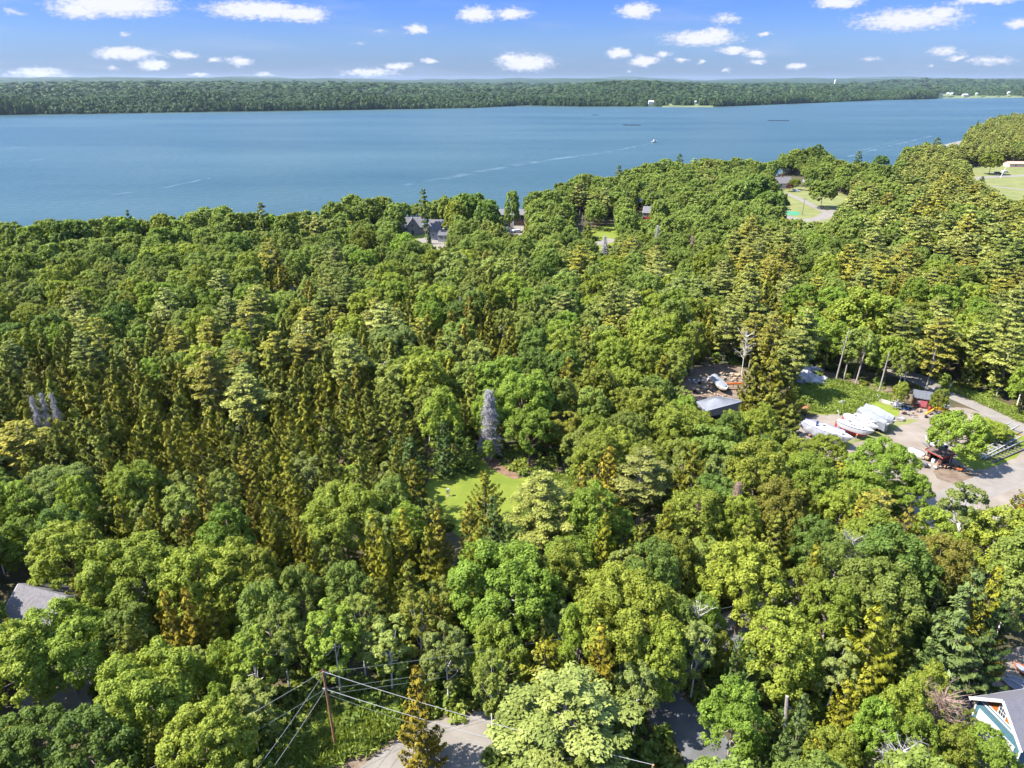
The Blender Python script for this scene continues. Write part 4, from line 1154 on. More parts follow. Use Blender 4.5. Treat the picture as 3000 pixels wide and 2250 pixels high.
# ---- skyline row: tops follow the outline against the water
rows = []
px = -250.0
while px < 3300:
    yl = lerp_tab(SKYL, px)
    if 1462 < px < 1478: px += 12; continue
    H = _rr.uniform(14, 18); z0 = -.5
    for _ in range(3):
        q = W(px, yl + _rr.uniform(-5, 10), z0 + H); z0 = gz(q.x, q.y)
    Rr = _rr.uniform(4.4, 6.2)
    f = q.y * cP - (z0 + H - CAMZ) * sP
    if not occ_hit(q.x, q.y, Rr, .30) and not blocks('broad', q.x, q.y, z0, H, Rr * .8):
        rows.append(('broad', q.x, q.y, z0, H, Rr, _rr.choice(['dark', 'mid', 'dark', 'fresh', 'olive'])))
        occ_add(q.x, q.y, Rr * .8)
    px += Rr * 1.25 * FPX / f

# ---- the rest of the woods
cand = []
def add_band(y0, y1, step):
    y = y0
    while y < y1:
        xl, xr = -0.86 * y - 26, 0.86 * y + 20
        x = xl
        while x < xr:
            cand.append((x + _rr.uniform(-.5, .5) * step, y + _rr.uniform(-.5, .5) * step)); x += step
        y += step
add_band(31, 640, 1.75)
add_band(640, 1500, 3.2)
_rr.shuffle(cand)
WILD = list(rows)
shy = shore_y(np.array([c[0] for c in cand]), np.array([c[1] for c in cand]))
def patch_rng(x, y):
    u = x + 3.5 * math.sin(y / 6.3) + 2.0 * math.sin(y / 2.9 + 1); v = y + 3.5 * math.sin(x / 5.7) + 2.0 * math.sin(x / 3.1)
    s_ = 9.0 + 4.0 * (y > 200)
    return random.Random((int(u // s_) * 73856093) ^ (int(v // (s_ * 1.3)) * 19349663))
ORDER = ('broad', 'pine', 'birch', 'fir', 'spruce')
for pas in (0, 0.1, 0.2, 0.3, 0.4, 1):
    for (x, y), sy in zip(cand, shy):
        if y > sy - 9: continue
        z = gz(x, y)
        kh = 12.0
        p = proj(x, y, z + kh)
        if p is None: continue
        if not (-420 < p[0] < 3250): continue
        pr_ = patch_rng(x, y)
        k = zone_at(p[0], min(2240, p[1]), pr_)
        if k == '.': continue
        kind, tl = ZK[k]
        if pas < 1 and kind != ORDER[int(round(pas * 10))]: continue
        if pr_.random() < .6: tl = [pr_.choice(tl)]
        (h0, h1), (r0, r1) = DIMS[kind]
        if pas == 1 and kind in ('broad', 'pine') : kind, tl = ('birch', ZK['K'][1]) if _rr.random() < .5 else ('spruce', ZK['S'][1])
        (h0, h1), (r0, r1) = DIMS[kind]
        t = _rr.random(); H = h0 + (h1 - h0) * t; Rr = r0 + (r1 - r0) * (.35 * t + .65 * _rr.random())
        if pas == 1: H *= .8; Rr *= .85
        if kind == 'spruce' and p[1] < 1100: Rr *= .95
        if kind == 'broad' and y > 230: Rr *= 1.12; H *= 1.05
        kk = {'broad': .74, 'birch': .72, 'pine': .76, 'spruce': .74, 'fir': .72}[kind]
        if pas == 1: kk *= 1.0
        if occ_hit(x, y, Rr, kk): continue
        if clear_ground(x, y): continue
        yl = lerp_tab(SKYL, p[0])
        top = proj(x, y, z + H)
        if top[1] < yl - 3: continue
        if top[1] < yl + 14 and abs(top[0] - 1471) < 18: continue
        if blocks(kind, x, y, z, H, Rr): continue
        WILD.append((kind, x, y, z, H, Rr, _rr.choice(tl)))
        occ_add(x, y, Rr)
# ---- nearest / largest ones as things, the rest as one woodland object per kind
NCAP = {'broad': 300, 'birch': 300, 'pine': 300, 'spruce': 300, 'fir': 300}
cnt = {k: sum(1 for t in ALL_TREES if t['kind'] == k) for k in NCAP}
def vis(t):
    kind, x, y, z, H, Rr, tone = t
    p = proj(x, y, z + H * .8)
    if p is None: return 0
    inside = -40 < p[0] < 3040 and p[1] < 2290
    f = y * cP - (z + H * .8 - CAMZ) * sP
    return (H * Rr) / f ** 2 * (1 if inside else 0.0)
WILD.sort(key=vis, reverse=True)
STUFF = {k: [] for k in NCAP}
for t in WILD:
    kind, x, y, z, H, Rr, tone = t
    if cnt[kind] < NCAP[kind] and vis(t) > 0:
        cnt[kind] += 1
        put_tree(kind, x, y, H, Rr, TINTS[tone], tone=tone)
    else:
        STUFF[kind].append(t)
print('TREES', cnt, {k: len(v) for k, v in STUFF.items()}, len(cand))

# ---- woodland made of many trees too far or too hidden to be things of their own
def gn_scatter(name, pts, protos, label=None, cat=None):
    """pts: (x,y,z,rotz,sx,sz,index); protos: list of (mesh, tint)"""
    col = bpy.data.collections.new(name + '_kinds')
    for i, (me, tint) in enumerate(protos):
        o = bpy.data.objects.new('%s_kind_%03d' % (name, i), me); o.color = (*tint, 1); col.objects.link(o)
    P = np.array([p[:3] for p in pts], float)
    me = bpy.data.meshes.new(name)
    me.vertices.add(len(P)); me.vertices.foreach_set('co', P.astype(np.float32).ravel())
    a = me.attributes.new('rot', 'FLOAT_VECTOR', 'POINT'); a.data.foreach_set('vector', np.array([[0, 0, p[3]] for p in pts], np.float32).ravel())
    a = me.attributes.new('scl', 'FLOAT_VECTOR', 'POINT'); a.data.foreach_set('vector', np.array([[p[4], p[4], p[5]] for p in pts], np.float32).ravel())
    a = me.attributes.new('idx', 'INT', 'POINT'); a.data.foreach_set('value', np.array([p[6] for p in pts], np.int32))
    ob = bpy.data.objects.new(name, me); link(ob); ob["kind"] = 'stuff'
    if label: ob["label"] = label
    if cat: ob["category"] = cat
    ng = bpy.data.node_groups.new(name, 'GeometryNodeTree')
    ng.interface.new_socket('Geometry', in_out='INPUT', socket_type='NodeSocketGeometry')
    ng.interface.new_socket('Geometry', in_out='OUTPUT', socket_type='NodeSocketGeometry')
    N, L = ng.nodes, ng.links
    gi = N.new('NodeGroupInput'); go = N.new('NodeGroupOutput')
    iop = N.new('GeometryNodeInstanceOnPoints'); ci = N.new('GeometryNodeCollectionInfo')
    ci.inputs['Collection'].default_value = col; ci.inputs['Separate Children'].default_value = True; ci.inputs['Reset Children'].default_value = True
    def attr(nm, typ):
        n = N.new('GeometryNodeInputNamedAttribute'); n.data_type = typ; n.inputs['Name'].default_value = nm; return n.outputs['Attribute']
    mv = N.new('GeometryNodeMeshToPoints')
    L.new(gi.outputs[0], mv.inputs['Mesh']); L.new(mv.outputs[0], iop.inputs['Points'])
    L.new(ci.outputs[0], iop.inputs['Instance']); iop.inputs['Pick Instance'].default_value = True
    L.new(attr('idx', 'INT'), iop.inputs['Instance Index'])
    L.new(attr('rot', 'FLOAT_VECTOR'), iop.inputs['Rotation']); L.new(attr('scl', 'FLOAT_VECTOR'), iop.inputs['Scale'])
    L.new(iop.outputs[0], go.inputs[0])
    md = ob.modifiers.new('scatter', 'NODES'); md.node_group = ng
    return ob

STUFFNAME = {'broad': ('broadleaf_wood', 'dense mass of leafy treetops filling the woods and shore ridge'), 'birch': ('birch_wood', 'pale birch and poplar tops mixed through the farther woods'),
             'pine': ('pine_wood', 'mass of feathery pine tops filling the farther woods at right'), 'spruce': ('spruce_wood', 'dense mass of dark pointed spruce tops in the farther woods'), 'fir': ('fir_wood', 'scattered farther firs in the shade of the woods')}
for kind, lst in STUFF.items():
    if not lst: continue
    tones = sorted(set(t[6] for t in lst)); protos = []; look = {}
    jm = {}
    for lod in (0, 1, 2):
        for vi, g in enumerate(GEN[kind, lod]):
            if not any(True for _ in [0]): pass
            for tn in tones:
                look[lod, vi, tn] = len(protos); protos.append([(lod, vi), tn])
    used = {}; pts = []
    for (k_, x, y, z, H, Rr, tn) in lst:
        d = math.hypot(math.hypot(x, y), CAMZ - 8)
        lod = 0 if (d < 120 and abs(x) < .8 * y) else (1 if d < 290 else 2)
        gl = GEN[kind, lod]
        vi = sorted(range(len(gl)), key=lambda i: abs(gl[i]['R'] / gl[i]['H'] - Rr / H) + _rr.random() * .09)[0]
        key = (lod, vi, tn)
        if key not in used:
            if (lod, vi) not in jm:
                g = gl[vi]; jm[lod, vi] = joined_mesh(kind + '_tree_mass', g['Q'], g['v'], g['segs'], g['mc'], g['mt'])
            used[key] = len(used)
        g = gl[vi]
        pts.append((x, y, z, _rr.uniform(0, 6.28), Rr / g['R'], H / g['H'], used[key]))
    pr = [(jm[k[0], k[1]], TINTS[k[2]]) for k in used]
    nm, lb = STUFFNAME[kind]
    gn_scatter(nm, pts, pr, lb, 'woodland')

# ---- undergrowth: low bushes and ferns on the forest floor
def shrub_mesh(seed, n=420, r=1.0, h=.8, m_=None, leaf=.13):
    rng = np.random.default_rng(seed)
    c = nrm(rng.normal(size=(9, 3))) * np.array([r * .6, r * .6, h * .35]) + np.array([0, 0, h * .45])
    k = rng.integers(0, 9, n); d = nrm(rng.normal(size=(n, 3)) + np.array([0, 0, .4]))
    P = c[k] + d * rng.uniform(.2, .5, (n, 1)) * np.array([r, r, h * .8])
    Nn = nrm(d + rng.normal(size=(n, 3)) * .4 + np.array([0, 0, .4]))
    me = np_mesh('shrub', leafquads(P, Nn, leaf * rng.uniform(.6, 1.3, n), 1.3, rng).reshape(-1, 3), np.arange(n * 4).reshape(n, 4), {'v': ('FACE', 'FLOAT', rng.uniform(.1, .9, n).astype(np.float32))})
    me.materials.append(m_ or M_BROAD); return me
SHR = [shrub_mesh(1), shrub_mesh(2, 300, .8, 1.1), shrub_mesh(3, 260, 1.2, .5, M_BIRCHL), shrub_mesh(4, 260, .7, .5, M_SPRUCE)]
pts = []
for i in range(9000):
    y = 35 + (_rr.random() ** 1.6) * 300; x = _rr.uniform(-.8, .8) * y
    if clear_ground(x, y) or y > float(shore_y(np.array(x), np.array(y))) - 12: continue
    s = _rr.uniform(.6, 1.9)
    pts.append((x, y, gz(x, y), _rr.uniform(0, 6.28), s, s * _rr.uniform(.7, 1.3), _rr.randrange(12)))
gn_scatter('undergrowth', pts, [(SHR[i % 4], t) for i, t in enumerate([(.7, .8, .7), (.9, .9, .7), (.8, .8, .8), (1, .9, .8), (.5, .6, .6), (1.2, 1.1, .8), (1, 1, 1), (1.3, .8, .7), (.8, .7, .6), (.6, .7, .6), (.9, 1, .7), (.7, .7, .5)])], 'low shrubs and ferns on the forest floor', 'undergrowth')
# taller bright grass and weeds in open spots
def tuft_mesh(seed, n=70, h=.5, r=.35, m_=None):
    rng = np.random.default_rng(seed)
    P = np.stack([rng.normal(size=n) * r, rng.normal(size=n) * r, rng.uniform(.1, .8, n) * h], -1)
    Nn = nrm(rng.normal(size=(n, 3)) * np.array([1, 1, .5]) + np.array([0, 0, .5]))
    T = nrm(rng.normal(size=(n, 3)) * .5 + np.array([0, 0, 1.0]))
    me = np_mesh('grass_tuft', leafquads(P, Nn, .055, 3.5, rng, T).reshape(-1, 3), np.arange(n * 4).reshape(n, 4), {'v': ('FACE', 'FLOAT', rng.uniform(.4, 1.1, n).astype(np.float32).clip(0, 1))})
    me.materials.append(m_ or M_BROAD); return me
TF = [tuft_mesh(1), tuft_mesh(2, 60, .7), tuft_mesh(3, 50, .35, .3)]
def fill_grass(name, poly, n, idxs, hs=(1, 1.6), label=None):
    pw = P2(poly); bb = (min(p[0] for p in pw), min(p[1] for p in pw), max(p[0] for p in pw), max(p[1] for p in pw))
    pts = []; tries = 0
    while len(pts) < n and tries < n * 8:
        tries += 1
        x = _rr.uniform(bb[0], bb[2]); y = _rr.uniform(bb[1], bb[3])
        if not in_poly(x, y, pw): continue
        s = _rr.uniform(*hs); pts.append((x, y, gz(x, y), _rr.uniform(0, 6.28), s, s * _rr.uniform(.6, 1.2), _rr.choice(idxs)))
    gn_scatter(name, pts, [(m, t) for t in ((1.15, 1.1, .8), (1.5, 1.3, .8), (1.9, 1.5, 1.0)) for m in TF], label, 'grass')
fill_grass('tall_grass', [(2335,1150),(2390,1120),(2450,1118),(2520,1142),(2595,1162),(2600,1175),(2540,1172),(2520,1200),(2480,1212),(2430,1210),(2385,1205),(2345,1190)], 1500, [0, 1, 2, 3, 4, 5, 6], (1, 2.0), 'tall yellow-green weeds on the boat yard bank')
fill_grass('roadside_grass', [(930,2170),(985,2080),(1060,2060),(1150,2075),(1165,2120),(1110,2160),(1010,2205),(920,2245),(800,2250),(850,2200)], 2200, [0, 1, 2, 3, 4], (1, 2.2), 'tall bright grass around the foot of the utility pole')
fill_grass('verge_grass', [(2760,1122),(2830,1145),(2900,1176),(3000,1218),(3000,1240),(2900,1192),(2820,1158),(2765,1138)], 700, [3, 4, 6, 7], (.8, 1.5), 'strip of weeds along the dirt lane')
fill_grass('clearing_grass', [(1530,1480),(1560,1400),(1600,1388),(1680,1405),(1700,1470),(1690,1550),(1600,1590),(1540,1560)], 800, [1, 2, 3, 4, 7], (.8, 1.6), 'longer pale grass at the right side of the lawn')

# ---- the wooded far shore
def lump_mesh(seed, n=90, m_=None):
    rng = np.random.default_rng(seed)
    d = nrm(rng.normal(size=(n, 3))); d[:, 2] = np.abs(d[:, 2]) * 1.0
    k = rng.uniform(.7, 1.1, (n, 1))
    P = d * k * np.array([1, 1, .62]) + np.array([0, 0, .35]); Nn = nrm(d + rng.normal(size=(n, 3)) * .35 + np.array([0, 0, .2]))
    me = np_mesh('far_tree', leafquads(P, Nn, .30 * rng.uniform(.7, 1.3, n), 1.2, rng).reshape(-1, 3), np.arange(n * 4).reshape(n, 4), {'v': ('FACE', 'FLOAT', rng.uniform(0, .8, n).astype(np.float32))})
    me.materials.append(m_); return me
M_FARL = leaf_mat('far_leaves', (0.020, 0.045, 0.016), (0.070, 0.112, 0.032), .2, .015)
LM = [lump_mesh(s, 90, M_FARL) for s in (1, 2, 3, 4)]
pts = []
FAR_HOUSES = [(1907,300,15,9),(1964,299,9,5),(2039,300,10,5),(2757,273,12,5),(2776,277,7,5),(2788,277,9,5),(2826,279,14,6),(2954,275,9,6),(1063,262,9,6),(1137,265,8,6),(2860,277,6,5),(1055,300,5,4)]
def far_ok(x, y, z):
    p = proj(x, y, z + 6)
    if p is None or not (-120 < p[0] < 3120): return False
    for (x0, x1, ya, yb) in ((2762, 3040, 277, 290), (1940, 2090, 304, 313)):
        if x0 < p[0] < x1 and ya < p[1] < yb: return False
    for (hx, hy, w_, h_) in FAR_HOUSES:
        if abs(p[0] - hx) < w_ * .75 + 4 and hy - h_ * .5 - 2 < p[1] < hy + h_ + 8: return False
    return True
r2 = np.random.default_rng(4)
def far_band(d0, d1, sp, smin, smax, flat):
    # walk along bearing and distance behind the far waterline
    for b in np.arange(-.80, .80, .0035 if sp < 14 else .005):
        ys_ = float(np.interp(b, _fbx, _fby)); y = ys_ + d0
        step_x = ys_ * (.0035 if sp < 14 else .005)
        n = int((d1 - d0) / sp * step_x / sp) + 1
        yy = ys_ + r2.uniform(d0, d1, n); xx = (b + r2.uniform(0, .0035 if sp < 14 else .005, n)) * yy
        zz = far_z(xx, yy)
        for x_, y_, z_ in zip(xx, yy, zz):
            if far_ok(x_, y_, z_):
                s = r2.uniform(smin, smax); f_ = flat * (.8 + .5 * math.sin(x_ * .011) * math.sin(y_ * .006) + r2.uniform(-.25, .35))
                tone = .5 + .5 * math.sin(x_ * .0041 + 2 * math.sin(y_ * .0023)) + r2.uniform(-.5, .5)
                pts.append((x_, y_, z_ - 1, r2.uniform(0, 6.28), s, s * max(.45, f_), int(r2.integers(0, 4)) + 4 * int(np.clip(tone * 3, 0, 2))))
far_band(14, 70, 7, 5, 9, 2.1)
far_band(60, 420, 12.5, 6.5, 11, 1.45)
far_band(400, 1300, 23, 11, 18, .8)
far_band(1300, 3800, 62, 26, 44, .42)
gn_scatter('far_shore_wood', pts, [(LM[i % 4], [(.62, .8, .9), (.95, 1, .9), (1.3, 1.2, .8)][i // 4]) for i in range(12)], 'wooded shore across the bay', 'woodland')
print('FAR', len(pts))

# ================================================================ buildings, boats and yard things
def gable_house(name, label, cat, x, y, rz, w, d, wh, rh, wallm, roofm, over=.35, windows=(), doors=(), chimney=None, trim=None, z=None, gable_m=None, door_m=None):
    """w along local x (ridge direction), d along local y; windows/doors: (side, u, v, ww, hh) side in 'f','b','l','r' """
    z = gz(x, y) if z is None else z
    t = empty(name, (x, y, z), rz); tag(t, label, cat)
    b = MB()
    b.prism([(-d/2, -.4), (d/2, -.4), (d/2, wh), (0, wh + rh), (-d/2, wh)], 'x', -w/2, w/2)
    b.build('wall', wallm, t)
    r = MB(); sl = math.atan2(rh, d/2); th = .14
    for s in (-1, 1):
        e = (s*(d/2 + over), wh - over*math.tan(sl) + .05); top = (0, wh + rh + .05)
        pl = [e, top, (0, top[1] + th/math.cos(sl)), (e[0], e[1] + th/math.cos(sl))]
        r.prism(pl, 'x', -w/2 - over, w/2 + over)
    ro = r.build('roof', roofm, t)
    if trim:
        tb = MB()
        for sx in (-1, 1):
            for s in (-1, 1):
                e = Vector((sx*(w/2 + over + .03), s*(d/2 + over), wh - over*math.tan(sl) + .02)); top = Vector((sx*(w/2 + over + .03), 0, wh + rh + .06))
                tb.bar(e, top, .06, .28)
            for s in (-1, 1): tb.box((sx*(w/2 + .0), s*(d/2), wh/2 - .1), (.16, .16, wh - .1))
        tb.build('trim', trim, t)
    gl = mat('window_glass', (.04, .05, .06), .15, spec=.6); fr = mat('white_paint', (.50, .50, .50), .6)
    def face(side, u, v, dz):
        if side == 'f': return (u, -d/2 - dz, v), 0
        if side == 'b': return (u, d/2 + dz, v), math.pi
        if side == 'l': return (-w/2 - dz, u, v), -math.pi/2
        return (w/2 + dz, u, v), math.pi/2
    for (s, u, v, ww, hh) in windows:
        p, a = face(s, u, v, .02); wb = MB(); 
        wb.box((0,0,0), (ww, .05, hh)); o = wb.build('window', gl, t); o.location = p; o.rotation_euler = (0,0,a)
        fb = MB()
        for q in (-1, 1): fb.box((q*(ww/2+.04), -.012, 0), (.09, .08, hh+.17)); fb.box((0, -.012, q*(hh/2+.04)), (ww, .08, .09))
        fb.box((0, -.015, 0), (.045, .06, hh)); fb.box((0, -.017, 0), (ww, .06, .045))
        fb.build('frame', fr, o)
    for (s, u, v, ww, hh, *mm) in doors:
        p, a = face(s, u, v, .03); db = MB(); db.box((0,0,0), (ww, .08, hh)); o = db.build('door', mm[0] if mm else fr, t); o.location = p; o.rotation_euler = (0,0,a)
    if chimney:
        cx, cy, ch = chimney; cb = MB(); cb.box((cx, cy, wh + rh*.6 + ch/2), (.8, .8, ch + rh*.4)); cb.box((cx, cy, wh + rh*.8 + ch + .02), (.95, .95, .12))
        cb.build('chimney', mat('red_brick', (.36, .14, .09), .9, var=.3, scale=5), ro)
    return t
def ang(p, q): return math.atan2(q.y - p.y, q.x - p.x)

M_WHITE = mat('white_paint', (.50, .50, .50), .6)
M_GREYROOF = mat('grey_shingles', (.135, .127, .130), .9, var=.22, scale=2.5, bump=.4, bscale=6)
M_DKROOF = mat('dark_shingles', (.10, .105, .115), .9, var=.25, scale=2.5)
M_METROOF = mat('grey_metal_roof', (.185, .19, .21), .55, var=.08, scale=.6)
M_METWALL = mat('taupe_metal_wall', (.20, .185, .18), .7, var=.1, scale=.8)
M_SHINGLE = mat('silver_clapboard', (.24, .245, .265), .9, var=.15, scale=3)
M_STONE = mat('grey_stone_wall', (.22, .22, .22), .9, var=.4, scale=2)
M_DKBRN = mat('dark_brown_siding', (.07, .045, .04), .9, var=.3, scale=3)
M_RED = mat('red_siding', (.30, .045, .035), .85, var=.2, scale=3)
M_BRNSHED = mat('brown_board_wall', (.19, .085, .04), .9, color2=(.06, .03, .018), scale=2.2)
M_ALU = mat('weathered_aluminium', (.25, .25, .26), .6, metal=.3, var=.15, scale=3)
M_GALV = mat('galvanised_steel', (.26, .27, .28), .6, metal=.3)
M_RUST = mat('rusty_steel', (.28, .12, .06), .9, var=.4, scale=3)
M_BLACK = mat('black_rubber', (.02, .02, .02), .8)
M_WOOD = mat('grey_timber', (.28, .24, .20), .9, var=.3, scale=4)
M_TAN = mat('fresh_cut_boards', (.34, .25, .165), .9, var=.25, scale=4)
M_ORANGE = mat('orange_paint', (.50, .12, .02), .6)
M_YELLOW = mat('yellow_machine_paint', (.50, .28, .015), .5, var=.1, scale=4)
M_NAVY = mat('navy_canvas', (.02, .04, .13), .85)
M_BLUE = mat('blue_tarp', (.04, .16, .42), .6)

# grey-roofed house, bottom left: ridge seen from (63,1716) to (181,1746)
ra, rb = W(66, 1716, 7.2), W(183, 1747, 7.2)
L_ = (rb - ra).length; c_ = (ra + rb) / 2
t = gable_house('house', 'house with weathered grey shingle roof among trees at left edge', 'house', c_.x, c_.y, ang(ra, rb), L_ + .2, 9.0, 3.6, 3.6, M_WHITE, M_GREYROOF, over=.5, z=0,
    windows=[('f', -2, 2.0, 1.0, 1.3), ('f', 1.6, 2.0, 1.0, 1.3), ('l', 0, 2.2, 1.2, 1.4), ('r', 0, 2.2, 1.2, 1.4)], doors=[('f', 0, 1.05, 1.0, 2.1)], trim=M_WHITE)
vp = MB(); vp.tube((1.6, -1.9, 5.3), (1.6, -1.9, 6.35), .06, n=8); vp.box((1.6, -1.9, 6.38), (.2, .2, .06)); vp.build('vent_pipe', M_BLACK, t)

# long grey metal building
def metal_building():
    A, B, C, D = W(2040, 1177, 3.6), W(2067, 1206, 3.4), W(2186, 1174, 4.6), W(2098, 1161, 4.8)
    t = empty('metal_shed', (B.x, B.y, 0)); tag(t, 'long low grey metal building with flat sloping roof below the junk clearing', 'shed')
    cx = (A + B + C + D) / 4; o = Vector((B.x, B.y, 0))
    top = [A, B, C, D]; ins = [p + (cx - p) * .04 for p in top]
    w_ = MB(); w_.add([Vector((p.x, p.y, -.3)) - o for p in ins] + [p - o - Vector((0, 0, .12)) for p in ins], [(0, 1, 5, 4), (1, 2, 6, 5), (2, 3, 7, 6), (3, 0, 4, 7), (4, 5, 6, 7), (3, 2, 1, 0)])
    w_.build('wall', M_METWALL, t)
    r = MB(); r.add([p - o - Vector((0, 0, .1)) for p in top] + [p - o + Vector((0, 0, .06)) for p in top], [(0, 1, 5, 4), (1, 2, 6, 5), (2, 3, 7, 6), (3, 0, 4, 7), (4, 5, 6, 7), (3, 2, 1, 0)])
    ro = r.build('roof', M_METROOF, t)
    s = MB(); n = 16
    for i in range(1, n):
        k = i / n; p = A.lerp(D, k) - o; q = B.lerp(C, k) - o
        s.bar(p + Vector((0, 0, .09)), q + Vector((0, 0, .09)), .05, .05)
    s.build('seams', M_METROOF, ro)
    # open bay's inner shade, painted as a near-black sheet on the unbroken wall
    d = (C - B); d.z = 0; L = d.length; d.normalize(); nn = Vector((d.y, -d.x, 0))
    if nn.y > 0: nn = -nn
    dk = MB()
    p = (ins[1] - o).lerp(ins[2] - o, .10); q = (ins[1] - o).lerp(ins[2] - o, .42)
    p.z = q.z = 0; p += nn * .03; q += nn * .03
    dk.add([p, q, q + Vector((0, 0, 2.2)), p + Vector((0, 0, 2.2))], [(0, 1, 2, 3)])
    dk.build('doorway_shade', mat('painted_bay_shade', (.015, .013, .012), .95), t)
metal_building()

# brown shed beside the lane
A, B = W(2671, 1192), W(2721, 1200)
L_ = (B - A).length; a_ = ang(A, B); mid = (A + B) / 2 + Vector((-math.sin(a_), math.cos(a_), 0)) * 1.6
t = gable_house('shed', 'small dark brown board shed with grey shingle roof beside the lane', 'shed', mid.x, mid.y, a_, L_, 3.2, 2.3, 1.0, M_BRNSHED, M_DKROOF, over=.25, z=0, windows=[('f', -.6, 1.3, .5, .5)])
o = MB().box((0, 0, 0), (1.5, .06, 1.5)).build('painted_panel', mat('faded_red_panel', (.42, .10, .12), .8, var=.3, scale=4), t); o.location = (L_/2 - 1.3, -1.66, 1.15)
t = empty('propane_bottle', (B.x - .4, B.y - .8, 0)); tag(t, 'red drum standing at the right front corner of the brown shed', 'drum')
MB().tube((0,0,0),(0,0,.95),.3,.3,14).build('body', M_RED, t); MB().tube((0,0,.95),(0,0,1.1),.3,.1,14).build('lid', M_RED, t)
t["label"] = 'red drum standing at the right front corner of the brown shed'; t.name = 'drum'

# red open-fronted shack in the yard
A, B = W(2716, 1351), W(2748, 1368)
a_ = ang(A, B); L_ = max((B - A).length, 3.0); nv = Vector((-math.sin(a_), math.cos(a_), 0)); mid = (A + B) / 2 + nv * 1.4
t = empty('shack', (mid.x, mid.y, 0), a_); tag(t, 'little red-trimmed shack with open front in the middle of the boat yard', 'shack')
b = MB(); b.box((0, 1.35, 1.05), (L_, .08, 2.1)); b.box((-L_/2, 0, 1.05), (.08, 2.7, 2.1)); b.box((L_/2, 0, 1.05), (.08, 2.7, 2.1)); b.box((-L_/2 + .35, -1.33, 1.05), (.6, .07, 2.1)); b.box((L_/2 - .35, -1.33, 1.05), (.6, .07, 2.1))
b.build('wall', mat('dark_red_boards', (.085, .035, .03), .9, var=.3, scale=3), t)
MB().prism([(-1.75, 2.12), (1.7, 2.45), (1.7, 2.55), (-1.75, 2.22)], 'x', -L_/2 - .3, L_/2 + .3).build('roof', mat('brown_tar_roof', (.13, .09, .075), .9, var=.2, scale=3), t)
b = MB(); b.box((0, -1.78, 2.17), (L_ + .7, .05, .16)); b.box((-L_/2 - .33, 0, 2.33), (.05, 3.5, .16)); b.box((L_/2 + .33, 0, 2.33), (.05, 3.5, .16)); b.build('trim', M_RED, t)
b = MB(); b.box((-.5, -.6, .35), (.7, .6, .7)); b.box((.5, -.4, .5), (.5, .5, 1.0)); b.build('shelf', M_WHITE, t)

